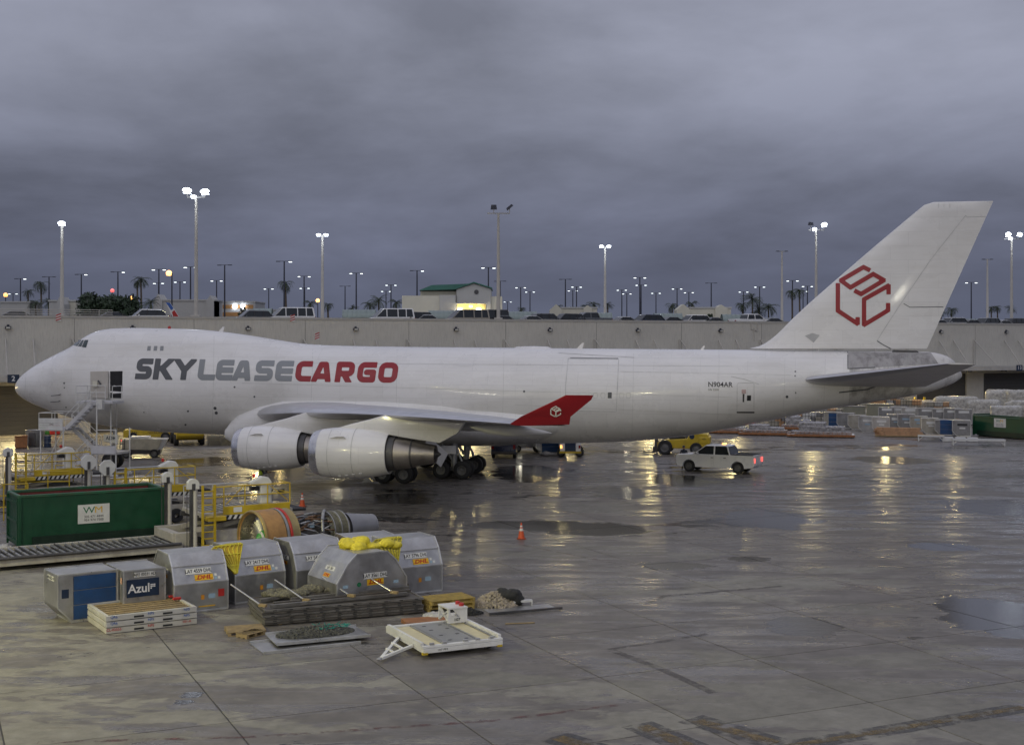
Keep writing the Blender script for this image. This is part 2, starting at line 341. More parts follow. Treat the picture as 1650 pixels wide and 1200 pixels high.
# ------------------------------------------------------------------ apron
WA = R(24.6); UX, UY = math.cos(WA), math.sin(WA)      # the grid of the apron and the cargo building share this heading
PUDDLES = [(1235, 836, 85, 17, .15), (1610, 818, 80, 15, .15), (1090, 912, 60, 8, .13), (1600, 990, 90, 34, .16), (1300, 1012, 60, 20, .13), (955, 854, 90, 9, .14), (1090, 775, 45, 12, .14), (860, 846, 100, 8, .13), (845, 762, 50, 20, .15), (1000, 792, 70, 14, .13),
           (440, 772, 45, 30, .15), (540, 797, 50, 14, .13), (1200, 900, 50, 6, .12), (650, 802, 70, 14, .13), (310, 745, 60, 10, .12), (1440, 742, 60, 8, .13), (1520, 880, 70, 9, .12), (300, 1125, 26, 14, .12), (880, 700, 60, 8, .1)]
def ground_mat(name, joint=False):
    m = bpy.data.materials.new(name); m.use_nodes = True; n, l = m.node_tree.nodes, m.node_tree.links
    p = n['Principled BSDF']; geo = n.new('ShaderNodeNewGeometry')
    def mapn(scale, rz=WA, loc=(0, 0, 0)):
        mp = n.new('ShaderNodeMapping'); mp.vector_type = 'POINT'; mp.inputs['Rotation'].default_value = (0, 0, -rz); mp.inputs['Scale'].default_value = scale
        mp.inputs['Location'].default_value = loc; l.new(geo.outputs['Position'], mp.inputs[0]); return mp.outputs[0]
    def noise(vec, sc, det=6, ro=0.6, di=0.0):
        z = n.new('ShaderNodeTexNoise'); l.new(vec, z.inputs['Vector'])
        for k, v in (('Scale', sc), ('Detail', det), ('Roughness', ro), ('Distortion', di)): z.inputs[k].default_value = v
        return z.outputs['Fac']
    def mr(x, a, b, c=0.0, d=1.0, smooth=True):
        z = n.new('ShaderNodeMapRange'); z.interpolation_type = 'SMOOTHSTEP' if smooth else 'LINEAR'
        l.new(x, z.inputs[0])
        for i, v in enumerate((a, b, c, d)): z.inputs[i + 1].default_value = v
        return z.outputs[0]
    def ma(op, a, b, clamp=False):
        z = n.new('ShaderNodeMath'); z.operation = op; z.use_clamp = clamp
        for i, v in enumerate((a, b)):
            if isinstance(v, (int, float)): z.inputs[i].default_value = v
            else: l.new(v, z.inputs[i])
        return z.outputs[0]
    def mix(f, a, b):
        z = n.new('ShaderNodeMix'); z.data_type = 'RGBA'; l.new(f, z.inputs[0])
        for i, v in ((6, a), (7, b)):
            if isinstance(v, tuple): z.inputs[i].default_value = (*v, 1)
            else: l.new(v, z.inputs[i])
        return z.outputs[2]
    sp = n.new('ShaderNodeSeparateXYZ'); l.new(geo.outputs['Position'], sp.inputs[0])
    # rain water lies deeper to the right and in the drain valley under the aircraft
    wet_r = mr(sp.outputs['X'], -6.0, 24.0); wet_f = mr(sp.outputs['Y'], 56.0, 74.0); near_b = mr(sp.outputs['Y'], 88.0, 130.0)
    wetb = ma('ADD', ma('MULTIPLY', wet_r, 0.034), ma('SUBTRACT', ma('MULTIPLY', wet_f, 0.040), ma('MULTIPLY', near_b, 0.02)))
    flat = mapn((1, 1, 1)); wide = mapn((0.55, 1.25, 1))
    big = noise(wide, 0.10, 6, 0.58, 0.5); med = noise(mapn((0.6, 1.4, 1), loc=(31, 7, 0)), 0.36, 5, 0.6, 0.9); sml = noise(mapn((0.7, 1.5, 1), loc=(3, 91, 0)), 1.25, 7, 0.66, 1.0)
    fine = noise(flat, 2.6, 6, 0.65)
    w = ma('ADD', ma('ADD', ma('ADD', ma('MULTIPLY', big, 0.46), ma('MULTIPLY', med, 0.34)), ma('MULTIPLY', sml, 0.20)), wetb)
    # standing water in the low spots
    for (px, py, hx, hy, amt) in PUDDLES:
        gx, gy, _ = gnd(px, py); dx, dy = hx * gy / FPX, hy * gy * gy / (FPX * CH)
        vm = n.new('ShaderNodeVectorMath'); vm.operation = 'MULTIPLY_ADD'; l.new(geo.outputs['Position'], vm.inputs[0]); vm.inputs[1].default_value = (1 / dx, 1 / dy, 0); vm.inputs[2].default_value = (-gx / dx, -gy / dy, 0)
        ln = n.new('ShaderNodeVectorMath'); ln.operation = 'LENGTH'; l.new(vm.outputs[0], ln.inputs[0])
        w = ma('ADD', w, mr(ln.outputs['Value'], 0.35, 1.35, amt, 0.0))
    damp = mr(w, 0.470, 0.496); pud = mr(w, 0.598, 0.612)
    tone = ma('ADD', ma('MULTIPLY', noise(flat, 0.55, 8, 0.7), 0.6), ma('MULTIPLY', fine, 0.4))
    dry = mix(mr(tone, 0.3, 0.7), (0.150, 0.142, 0.122), (0.275, 0.262, 0.228))
    oi = n.new('ShaderNodeObjectInfo')
    slabt = mr(oi.outputs['Random'], 0, 1, 0.80, 1.12, False)
    hs = n.new('ShaderNodeHueSaturation'); hs.inputs['Saturation'].default_value = 1.0; l.new(slabt, hs.inputs['Value']); l.new(dry, hs.inputs['Color'])
    stain = mr(noise(mapn((1, 1, 1), loc=(12, 55, 0)), 0.22, 7, 0.7, 1.2), 0.60, 0.74, 0.0, 0.6)
    c = mix(stain, hs.outputs[0], (0.075, 0.06, 0.05))
    rust = mr(noise(mapn((0.35, 1.6, 1), loc=(77, 21, 0)), 0.5, 6, 0.65, 0.8), 0.62, 0.75, 0.0, 0.45)
    c = mix(rust, c, (0.11, 0.055, 0.03))
    c = mix(damp, c, mix(mr(tone, 0.3, 0.7), (0.100, 0.091, 0.084), (0.195, 0.179, 0.165)))
    c = mix(pud, c, (0.045, 0.042, 0.040))
    l.new(c, p.inputs['Base Color'])
    patchy = noise(mapn((0.4, 1.7, 1), loc=(55, 13, 0)), 0.55, 6, 0.62, 0.7)
    film = mr(patchy, 0.40, 0.58, 0.22, 0.55)
    zz = n.new('ShaderNodeMix'); zz.data_type = 'FLOAT'; l.new(damp, zz.inputs[0]); zz.inputs[2].default_value = 0.62; l.new(film, zz.inputs[3])
    rr = ma('ADD', zz.outputs[0], ma('MULTIPLY', ma('SUBTRACT', fine, 0.5), 0.2))
    z = n.new('ShaderNodeMix'); z.data_type = 'FLOAT'; l.new(pud, z.inputs[0]); l.new(rr, z.inputs[2]); z.inputs[3].default_value = 0.035
    l.new(z.outputs[0], p.inputs['Roughness'])
    p.inputs['IOR'].default_value = 1.38
    hgt = ma('ADD', ma('MULTIPLY', noise(flat, 9.0, 5, 0.7), mr(damp, 0, 1, 0.8, 0.25, False)), ma('MULTIPLY', noise(mapn((0.5, 1.6, 1)), 1.1, 4, 0.55, 0.4), mr(pud, 0, 1, 0.18, 0.50, False)))
    bp = n.new('ShaderNodeBump'); bp.inputs['Strength'].default_value = 0.42; bp.inputs['Distance'].default_value = 0.035
    l.new(hgt, bp.inputs['Height']); l.new(bp.outputs[0], p.inputs['Normal'])
    return m
gmat = ground_mat('wet_apron_concrete')
jmat = M('joint_sealant', (0.035, 0.032, 0.03), 0.6, var=0.3)
apron = struct('apron', MB().add([(-3000, -600, -0.016), (3000, -600, -0.016), (3000, 5000, -0.016), (-3000, 5000, -0.016)], [(0, 1, 2, 3)]), jmat, fix=False)
SL, GAP = 5.2, 0.042
U0, N0 = 22.7, 32.3
cells = []
for i in range(-48, 58):
    for j in range(-16, 46):
        u, v = U0 + (i + 0.5) * SL, N0 + (j + 0.5) * SL
        x, y = u * UX - v * UY, u * UY + v * UX
        if y < -12 or y > 250: continue
        k = abs(x) / max(y, 1.0)
        if k > 0.52: continue
        vis = k < 0.43 and y > 28
        cells.append((y if vis else y + 400, i, j, x, y))
cells.sort()
def slab_geo(mb, cx=0.0, cy_=0.0, rot=False):
    h = (SL - GAP) / 2; b_ = 0.006
    P = [(-h, -h), (h, -h), (h, h), (-h, h)]
    vs_ = []
    for z, k in ((-0.016, h), (-b_, h), (0.0, h - b_)):
        for sx, sy in ((-1, -1), (1, -1), (1, 1), (-1, 1)):
            x, y = sx * k, sy * k
            if rot: x, y = x * UX - y * UY, x * UY + y * UX
            vs_.append((cx + x, cy_ + y, z))
    mb.add(vs_, [(8, 9, 10, 11)] + [(a + i, a + (i + 1) % 4, a + 4 + (i + 1) % 4, a + 4 + i) for a in (0, 4) for i in range(4)])
sm = MB(); slab_geo(sm); slab_me = sm.mesh('slab', gmat)
rest = MB()
for n_, (d, i, j, x, y) in enumerate(cells):
    if n_ < 300:
        o = part('slab', slab_me, gmat, apron, loc=(x, y, 0), rot=(0, 0, WA))
    else: slab_geo(rest, x, y, True)
o = part('slabs_beyond', rest, gmat, apron); o['kind'] = 'stuff'
# rest of the ground, out to the horizon, drops under the slabs
# painted lines: strips 4 mm above the concrete
def strip(name, pts, w, mat, z=0.004):
    P = [Vector((*gnd(*q)[:2], z)) for q in pts]; L_, Rr = [], []
    for k, q in enumerate(P):
        d = (P[min(k + 1, len(P) - 1)] - P[max(k - 1, 0)]).normalized(); nn = Vector((-d.y, d.x, 0)) * w / 2
        L_.append(q + nn); Rr.append(q - nn)
    mb = MB().add(L_ + Rr, [(k, k + 1, len(P) + k + 1, len(P) + k) for k in range(len(P) - 1)])
    return part(name, mb, mat, apron, fix=False)
def worn(name, c, amt=0.62, rough=0.4):
    """flaking line paint: the gaps let the concrete through"""
    m = bpy.data.materials.new(name); m.use_nodes = True; n, l = m.node_tree.nodes, m.node_tree.links
    p = n['Principled BSDF']; p.inputs['Base Color'].default_value = (*c, 1); p.inputs['Roughness'].default_value = rough
    g = n.new('ShaderNodeNewGeometry'); z = n.new('ShaderNodeTexNoise'); l.new(g.outputs['Position'], z.inputs['Vector'])
    z.inputs['Scale'].default_value = 2.2; z.inputs['Detail'].default_value = 8; z.inputs['Roughness'].default_value = 0.7
    r_ = n.new('ShaderNodeMapRange'); r_.inputs[1].default_value = amt - 0.14; r_.inputs[2].default_value = amt + 0.1; r_.inputs[3].default_value = 1.0; r_.inputs[4].default_value = 0.0
    l.new(z.outputs['Fac'], r_.inputs[0]); l.new(r_.outputs[0], p.inputs['Alpha']); return m
w_yel = worn('worn_yellow_line_paint', (0.17, 0.11, 0.022), 0.50); w_blk = worn('worn_black_line_paint', (0.045, 0.043, 0.043), 0.49); w_red = worn('worn_red_line_paint', (0.13, 0.04, 0.03), 0.45)
w_tar = worn('tar_patch', (0.055, 0.045, 0.04), 0.5)
strip('line_border', [(1262, 1203), (1400, 1181), (1650, 1139)], 0.72, w_blk, 0.004); strip('yellow_line', [(1262, 1203), (1400, 1181), (1650, 1139)], 0.26, w_yel, 0.008)
for a, b_ in (((893, 1186), (960, 1207)), ((1026, 1166), (1122, 1207)), ((1112, 1157), (1250, 1197))):
    strip('line_border', [a, b_], 0.95, w_blk, 0.004)
    d = ((b_[0] - a[0]) * 0.08, (b_[1] - a[1]) * 0.08)
    strip('yellow_line', [(a[0] + d[0], a[1] + d[1]), b_], 0.42, w_yel, 0.008)
strip('red_line', [(470, 826), (560, 836), (700, 845), (790, 868), (980, 905), (1040, 914)], 0.16, w_red, 0.004)
strip('red_line', [(60, 1196), (420, 1186), (800, 1160), (1000, 1135)], 0.18, w_red, 0.004)
strip('tar_seam', [(985, 1047), (1060, 1075), (1150, 1116)], 0.30, w_tar, 0.004)
strip('tar_seam', [(1040, 974), (1070, 960), (1260, 944)], 0.25, w_tar, 0.004)
strip('tar_seam', [(980, 1046), (1060, 1034), (1140, 1021)], 0.22, w_tar, 0.006)

# ------------------------------------------------------------------ cargo building with a parking deck on its roof
WX, WY = -52.0, 132.5                                   # where its wall meets the left edge of the picture
S0 = 2100 / 132.5
WTOP, CANB, DECK = 12.2, 5.5, 11.2
def wall_a(px):
    k = (px - CX) / FPX
    return (k * WY - WX) / (UX - k * UY)
def wall_pt(a, outw=0.0, z=0.0):
    return (WX + UX * a + UY * outw, WY + UY * a - UX * outw, z)
B = thing('cargo_building', 'long pale concrete cargo warehouse with numbered dock doors and rooftop parking', 'warehouse', (WX, WY, 0), WA)
# local: x along the wall, -y outward
BAY = 12.3; A0 = wall_a(18) - BAY / 2
X0, X1 = A0 - 2 * BAY, A0 + 16 * BAY
NB = 18
mbw = MB(); mbw.b(X0, X1, 0.0, 0.5, CANB + 0.02, WTOP - 0.25)
part('upper_wall', mbw, conc_wall, B)
part('parapet_cap', MB().b(X0, X1, -0.06, 0.6, WTOP - 0.25, WTOP), M('parapet_concrete', (0.42, 0.41, 0.38), 0.8, var=0.1), B)
wl_me = None; proto = {}
pier = MB().b(-1.6, 1.6, 0.0, 0.5, 0.0, CANB).mesh('wall_pier', conc_wall)
head = MB().b(-(BAY / 2 - 1.6), BAY / 2 - 1.6, 0.0, 0.5, 5.0, CANB).mesh('door_lintel', conc_wall)
canm = M('canopy_concrete', (0.44, 0.43, 0.40), 0.75, var=0.1)
slat = MB().b(-(BAY / 2 - 1.62), BAY / 2 - 1.62, 0.0, 0.06, 0.0, 0.46).mesh('door_slat', doorg, bevel=0.02)
can_me = MB().b(-BAY / 2 + 0.004, BAY / 2 - 0.004, -3.2, 0.0, CANB - 0.02, CANB + 0.62).mesh('canopy', canm)
plate = MB().b(-0.55, 0.55, -0.05, 0.0, -0.42, 0.42).mesh('bay_sign', navy)
rod_me = MB().tube((0, 0, 0), (0, -3.05, -3.6), 0.075, n=8).mesh('tie_rod', pole_m, True)
rodv_me = MB().tube((0, -0.12, 0), (0, -0.12, -3.6), 0.06, n=8).mesh('down_pipe', pole_m, True)
rodd_me = MB().tube((0, 0, 0), (1.2, -3.05, -3.6), 0.06, n=8).mesh('tie_rod', pole_m, True)
fix_me = MB().b(-0.28, 0.28, -0.34, 0.0, -0.16, 0.12).b(-0.12, 0.12, -0.16, 0.0, 0.12, 0.3).mesh('wall_light', pole_d, bevel=0.03)
lens_me = MB().b(-0.2, 0.2, -0.37, -0.345, -0.12, 0.04).mesh('lens', M('unlit_lens', (0.55, 0.55, 0.5), 0.2))
clamp_me = MB().b(-0.34, 0.34, -2.75, -2.25, CANB - 0.2, CANB - 0.03).mesh('canopy_lamp', pole_d)
clens = MB().b(-0.32, 0.32, -2.74, -2.26, CANB - 0.23, CANB - 0.203)
clens_w = clens.mesh('lens', lamp_warm); clens_c = clens.mesh('lens', lamp_canopy)
joint_me = MB().b(-0.03, 0.03, -0.012, 0.0, CANB + 0.7, WTOP - 0.3).mesh('wall_joint', M('dark_joint', (0.27, 0.26, 0.235), 0.9))
lit = {2, 3, 5, 6, 7, 8, 10, 12, 15}
def spot(name, loc, tgt, energy, c, size=R(120), blend=0.6, rad=0.25, parent=None):
    d = bpy.data.lights.new(name, 'SPOT'); d.energy = energy; d.color = c; d.spot_size = size; d.spot_blend = blend; d.shadow_soft_size = rad
    o = bpy.data.objects.new(name, d); col.objects.link(o); o.location = loc; o.parent = parent
    v = Vector(tgt) - Vector(loc); o.rotation_euler = v.to_track_quat('-Z', 'Y').to_euler(); return o
for k in range(NB):
    c = X0 + (k + 0.5) * BAY; num = k
    part('canopy', can_me, canm, B, loc=(c, 0, 0))
    part('wall_pier', pier, conc_wall, B, loc=(c - BAY / 2, 0, 0)); part('door_lintel', head, conc_wall, B, loc=(c, 0, 0))
    if k in (2, 13, 14, 15): 
        for q in range(11): part('door_slat', slat, doorg, B, loc=(c, 0.25, 0.01 + q * 0.462))
    else:
        part('roller_door', MB().b(-(BAY / 2 - 1.62), BAY / 2 - 1.62, 0.25, 0.31, 0.0, 4.99), doorg, B, loc=(c, 0, 0))
    s_ = part('bay_sign', plate, navy, B, loc=(c - 1.0 if k > 9 else c, -3.21, CANB + 0.3))
    for q, ch in enumerate(str(num) if num else ''): text(s_, ch, 0.7, ((q - (len(str(num)) - 1) / 2) * 0.42, -0.055, 0), (R(90), 0, 0), lett_white, 0.012, name='digit')
    for dx in (-1.15, 1.5): part('tie_rod', rod_me, pole_m, B, loc=(c + dx + 0.6, -0.01, 9.75))
    part('down_pipe', rodv_me, pole_m, B, loc=(c + BAY / 2 - 0.4, 0, 9.8)); part('tie_rod', rodd_me, pole_m, B, loc=(c + BAY / 2 - 0.2, -0.01, 9.8))
    part('wall_joint', joint_me, canm, B, loc=(c + BAY / 2, 0, 0))
    f = part('wall_light', fix_me, pole_d, B, loc=(c - 0.3, 0, 10.95)); part('lens', lens_me, None, f)
    for dx in (-3.2, 2.6):
        f = part('canopy_lamp', clamp_me, pole_d, B, loc=(c + dx, 0, 0))
        if k < 9 or (k, dx) in ((11, 2.6),): part('lens', clens_c if (k, dx) in ((5, -3.2), (5, 2.6), (8, -3.2), (10, 2.6)) else clens_w, None, f)
    if k < 13:
        spot('canopy_light', (c, -2.5, CANB - 0.3), (c, -6.5, 0), (2600 if k < 4 else 6000) if k < 7 else 3000, (1.0, 0.80, 0.36), R(155), 0.8, 0.25, B)
part('roof_deck', MB().b(X0, X1, 0.6, 60, DECK - 0.4, DECK), stucco, B)
part('end_wall', MB().b(X0, X0 + 0.5, 0.6, 60, 0, DECK - 0.41), conc_wall, B)
part('back_fill', MB().b(X0 + 0.6, X1, 1.5, 2.0, 0, DECK - 0.41), hdark, B)
# little striped clearance signs on the parapet
hz_w = label_white
for px, py in ((94, 512), (471, 513), (511, 542)):
    a = wall_a(px); zc = CH + (HY - py) * wall_pt(a)[1] / FPX
    h_ = part('hazard_sign', MB().b(-0.26, 0.26, -0.03, -0.005, -0.36, 0.36), hz_w, B, loc=(a, -0.06 if py < 520 else 0, zc))
    for q in range(3): part('stripe', MB().prism([(-0.26, -0.34 + q * 0.25), (0.26, -0.14 + q * 0.25), (0.26, -0.02 + q * 0.25), (-0.26, -0.22 + q * 0.25)], 'y', -0.036, -0.031), lett_red, h_)
# pipe on the wall beside the tail fin
a = wall_a(1215); part('conduit', MB().tube((0, -0.06, 9.6), (0, -0.06, 11.5), 0.05).tube((0.5, -0.06, 10.9), (0.5, -0.06, 12.0), 0.05).tube((-0.5, -0.06, 11.2), (-0.5, -0.06, 12.0), 0.05).tube((-0.5, -0.06, 11.2), (0.5, -0.06, 10.9), 0.05), pole_m, B, loc=(a, 0, 0))
# railing along the left of the parapet
for nm in ('rail',):
    mbr = MB()
    for z in (0.35, 0.65, 0.95): mbr.tube((X0, 0.25, WTOP + z * 0.75 - 0.1), (wall_a(182), 0.25, WTOP + z * 0.75 - 0.1), 0.035)
    part('railing', mbr, pole_m, B)
    q = X0 + 1
    pm = MB().tube((0, 0.25, WTOP - 0.05), (0, 0.25, WTOP + 0.62), 0.035).mesh('railing_post', pole_m)
    while q < wall_a(182): part('railing_post', pm, pole_m, B, loc=(q, 0, 0)); q += 2.4

def roof_xy(px, back):
    a = wall_a(px); x, y, _ = wall_pt(a, -back)
    # slide along the sight line so that px stays true
    Y = y; return ((px - CX) * Y / FPX, Y)

# distant upper-level ground behind the deck
DK2 = DECK - 0.45
ug = []
for a_, bk in ((X0, 60.2), (X1, 60.2), (X1 + 500, 1500), (X0 - 800, 1500)):
    x, y, _ = wall_pt(a_, -bk); ug.append((x, y, DK2))
struct('parking_ground', MB().add(ug, [(0, 1, 2, 3)]), M('car_park_asphalt', (0.06, 0.06, 0.065), 0.6, var=0.2), fix=False)

# ---------------- lamp posts
def lot_lamp(px, ytop, litq, i):
    Y = 13.1 * FPX / (HY - ytop); X = (px - CX) * Y / FPX; zt = 22.5 - DK2
    st = 'twin lit heads' if litq == 2 else ('one lit head' if litq == 1 else 'unlit heads')
    t = thing('lot_lamp', f'slim dark car park lamp post with {st}, {ordw(i)} from the left', 'lamp post', (X, Y, DK2), rng.uniform(-0.3, 0.3), 'car park lamp posts behind the deck')
    part('post', MB().tube((0, 0, 0), (0, 0, zt), 0.17, 0.11, 8), pole_d, t, True)
    part('arm', MB().beam((-.8, 0, zt), (.8, 0, zt), 0.08), pole_d, t)
    for k, s_ in enumerate((-1, 1)):
        hd = part('lamp_head', MB().box((s_ * 1.0, 0, zt - 0.02), (0.6, 0.4, 0.12)), pole_d, t)
        on = litq == 2 or (litq == 1 and k == 1)
        if on: part('lens', MB().box((s_ * 1.0, -0.03, zt - 0.12), (0.46, 0.34, 0.08)), lamp_small, hd)
lots = [(21, 473, 2), (33, 449, 1), (79, 446, 0), (131, 442, 1), (190, 438, 1), (256, 434, 2), (255.5, 456, 2), (290, 454, 2), (307, 430, 2), (349, 452, 2), (362, 427, 0), (433, 465, 2), (458, 421, 1),
        (490, 445, 2), (491, 464, 2), (556, 461, 0), (574, 440, 2), (622, 469, 2), (630, 459, 2), (672, 436, 1), (787, 431, 2), (806, 453, 0), (818, 486, 2), (839, 463, 2), (854, 470, 2), (911, 450, 0), (923, 468, 2), (929, 462, 2),
        (1002, 467, 2), (1010, 473, 2), (1031, 447, 2), (1033, 459, 2), (1057, 472, 2), (1091, 465, 2), (1110, 471, 2), (1146, 456, 0), (1198, 470, 2), (1224, 462, 2), (1277, 452, 2), (1294, 469, 2), (1301, 461, 2), (1565, 455, 2)]
for i, (px, yt, lq) in enumerate(lots): lot_lamp(px, yt, lq, i)

def flood_pole(px, ytop, Yd, heads, label, r=0.25, dark=False):
    X, Y = (px - CX) * Yd / FPX, Yd; zt = CH + (HY - ytop) * Yd / FPX - DECK
    t = thing('flood_mast', label, 'light mast', (X, Y, DECK), 0, 'tall flood masts on the parking deck')
    pm = pole_d if dark else pole_m
    part('mast', MB().tube((0, 0, 0), (0, 0, zt), r, r * 0.55, 12), pm, t, True)
    part('base_plinth', MB().box((0, 0, 0.6), (1.0, 1.0, 1.2)), pole_m, t, bevel=0.05)
    wmax = max([abs(h[0]) for h in heads] + [0.3])
    part('crossarm', MB().beam((-wmax, 0, zt), (wmax, 0, zt), 0.14), steel, t)
    for (dx, dz, w, h, on, tilt) in heads:
        w *= .82; h *= .8
        part('bracket', MB().beam((dx, 0, zt), (dx, 0, zt + max(dz, 0.12)), 0.1), steel, t)
        hb = MB().box((0, 0, 0), (w, 0.35, h), taper=0.8); m4 = Matrix.Translation((dx, 0, zt + dz)) @ Matrix.Rotation(tilt, 4, 'Y')
        hd = part('flood_head', hb.xf(m4), pole_d, t)
        if on:
            part('lens', MB().loft([[(w * 0.5 * r_ * math.cos(q), -0.18 - d_, h * 0.48 * r_ * math.sin(q)) for q in np.linspace(0, 2 * math.pi, 17)[:-1]] for d_, r_ in ((0, 1.0), (0.08, 0.95), (0.14, 0.7), (0.16, 0.2))]).xf(m4), lamp_cool, hd)
            part('under_lens', MB().box((0, -0.02, -h * 0.56), (w * 0.8, 0.28, 0.05)).xf(m4), lamp_cool, hd)
    if any(h[4] for h in heads):
        d = bpy.data.lights.new('mast_light', 'POINT'); d.energy = 110; d.color = (0.86, 0.93, 1.0); d.shadow_soft_size = 0.5
        o = bpy.data.objects.new('mast_light', d); col.objects.link(o); o.parent = t; o.location = (0, -1.6, zt - 0.6)
    return t
def wy(px, b_=4): return roof_xy(px, b_)[1]
flood_pole(100, 361, wy(100, 9), [(0, 0.1, 1.0, 0.5, 1, 0)], 'pale flood mast with a single lit head, leftmost above the warehouse')
flood_pole(316, 318, wy(316, 2), [(-0.95, 0.75, 1.25, 0.7, 1, 0.1), (0.98, 0.62, 1.2, 0.7, 1, -0.1), (-0.25, 0.08, 0.8, 0.35, 1, 0)], 'tallest pale flood mast with glaring lit heads above the aircraft nose')
flood_pole(519.5, 379, wy(519, 30), [(-0.5, 0.05, 0.75, 0.35, 1, 0), (0.5, 0.05, 0.75, 0.35, 1, 0)], 'pale flood mast with a lit twin bar behind the white van')
flood_pole(803, 344, wy(803, 2), [(-0.55, 0.75, 0.95, 0.7, 0, 0.0), (1.35, 0.75, 1.2, 0.35, 0, -0.7)], 'grey flood mast with two unlit floodlights in front of the green roof')
flood_pole(975, 398, wy(975, 40), [(-0.55, 0.1, 0.8, 0.4, 1, 0), (0.55, 0.1, 0.8, 0.4, 1, 0)], 'slender flood mast with lit twin heads right of the green roof')
flood_pole(1315, 371, wy(1315, 10), [(-0.75, 0.9, 0.9, 0.55, 0, 0.1), (-0.25, 0.15, 0.75, 0.5, 1, 0), (1.1, 0.8, 1.05, 0.65, 1, -0.2)], 'flood mast with one dark and two lit heads beside the tail fin')
flood_pole(1630, 385, wy(1630, 8), [(-0.55, 0.7, 1.0, 0.75, 1, 0), (-0.2, 0.1, 0.7, 0.4, 1, 0), (1.2, 0.7, 1.0, 0.6, 1, 0.2)], 'flood mast with three lit heads at the right edge')
for px, yt, wh in ((1260, 405, 'left of the tail fin'), (1591, 418, 'right of the tail fin')):
    flood_pole(px, yt, wy(px, 60), [(-0.75, 0.02, 0.8, 0.14, 0, 0), (0.75, 0.02, 0.8, 0.14, 0, 0)], f'thin unlit grey mast with flat crossarm {wh}', 0.26)
for px, py, Yd, mt, lb in ((277, 440, 215, lamp_orange, 'street lamp with an orange glowing head left of the tallest mast'), (9, 475, 300, lamp_amber, 'low amber street lamp at the left edge'), (211, 480, 300, lamp_amber, 'low amber street lamp above the dark bushy tree'),
                           (181, 468, 320, lamp_red, 'small red beacon pole above the bushy tree'), (512, 484, 330, lamp_orange, 'low orange street lamp beside the white twin-bar mast')):
    x, y, z = atY(px, py, Yd)
    t = thing('street_lamp', lb, 'street lamp', (x, y, DK2)); part('post', MB().tube((0, 0, 0), (0, 0, z - DK2), 0.14, 0.1), pole_d, t)
    part('lamp_head', MB().lathe([(-0.45, 0.05), (-0.38, 0.42), (0.1, 0.5), (0.35, 0.3), (0.45, 0.05)], 'z', (-0.5 if px == 277 else 0, 0, z - DK2), 10), mt, t, True)

# ---------------- palms and the bushy tree
def palm_mesh(seed, r=2.6, nf=26, droop=1.0):
    g = random.Random(seed); mb = MB()
    for k in range(nf):
        az = 2 * math.pi * k / nf * 2.4 + g.uniform(-.2, .2); el = g.uniform(-0.5, 1.25); ln = r * g.uniform(0.75, 1.1)
        pts = []; p = Vector((0, 0, 0)); e = el
        for q in range(7):
            pts.append(p.copy()); p = p + Vector((math.cos(az) * math.cos(e), math.sin(az) * math.cos(e), math.sin(e))) * ln / 6; e -= 0.30 * droop
        side = Vector((-math.sin(az), math.cos(az), 0))
        for q in range(1, 7):
            a, b_ = pts[q - 1], pts[q]; w = ln * 0.30 * math.sin(math.pi * (q + 0.35) / 8)
            for s_ in (-1, 1):
                for h in (0.2, 0.7):
                    c0 = a.lerp(b_, h); c1 = a.lerp(b_, h + 0.22); tip = c0 + side * s_ * w * g.uniform(.8, 1.1) + (b_ - a) * 0.9 + Vector((0, 0, -w * 0.45))
                    mb.add([c0, c1, tip], [(0, 1, 2)])
            mb.add([a + side * 0.03, a - side * 0.03, b_ - side * 0.03, b_ + side * 0.03], [(0, 1, 2, 3)])
    return mb.mesh('crown', palmm, fix=False)
crowns = [palm_mesh(s, 2.5, 26, d) for s, d in ((1, 1.0), (2, 1.3), (3, 0.7))]
palms = [(45, 471, 240, 0, 0.8), (66, 459, 235, 1, 1.0), (57, 489, 220, 0, 0.9), (78, 488, 225, 2, 0.9), (227, 452, 230, 0, 1.0), (221, 455, 236, 1, 0.7), (243, 488, 215, 2, 1.0), (460, 458, 230, 1, 0.95), (500, 489, 235, 0, 0.8), (528, 492, 235, 1, 0.7), (568, 497, 235, 2, .7),
         (610, 484, 230, 2, 1.1), (596, 492, 232, 0, .9), (638, 488, 228, 0, 0.9), (840, 498, 300, 1, 0.7), (901, 494, 300, 0, 0.6), (944, 494, 300, 1, 0.8), (957, 491, 290, 0, 1.0), (979, 491, 290, 2, 0.8), (1083, 493, 290, 1, 1.0), (1115, 490, 290, 0, 1.0), (1196, 492, 290, 1, 1.0), (1212, 482, 280, 2, 1.5), (1238, 496, 285, 0, 1.4), (1222, 500, 280, 2, 1.2),
         (1276, 472, 275, 1, 0.9), (1288, 470, 270, 0, 1.0), (1516, 502, 300, 2, 0.8), (1533, 500, 300, 1, 1.0), (1597, 497, 310, 0, 0.8), (1607, 496, 310, 1, 0.8), (1629, 497, 310, 2, 0.9)]
for i, (px, py, Yd, ci, sc) in enumerate(palms):
    x, y, z = atY(px, py, Yd)
    t = thing('palm_tree', f'dark green palm behind the parking deck, {ordw(i)} palm from the left', 'palm tree', (x, y, DK2), 0, 'palms behind the parking deck')
    h = z - DK2; part('trunk', MB().tube((0, 0, 0), (0.1, 0, h * .5), 0.24, 0.19).tube((0.1, 0, h * .5), (0, 0, h), 0.19, 0.14), bark, t, True)
    c = part('crown', crowns[ci], palmm, t, loc=(0, 0, h), rot=(0, 0, i * 1.3)); c.scale = (sc * 0.8,) * 3
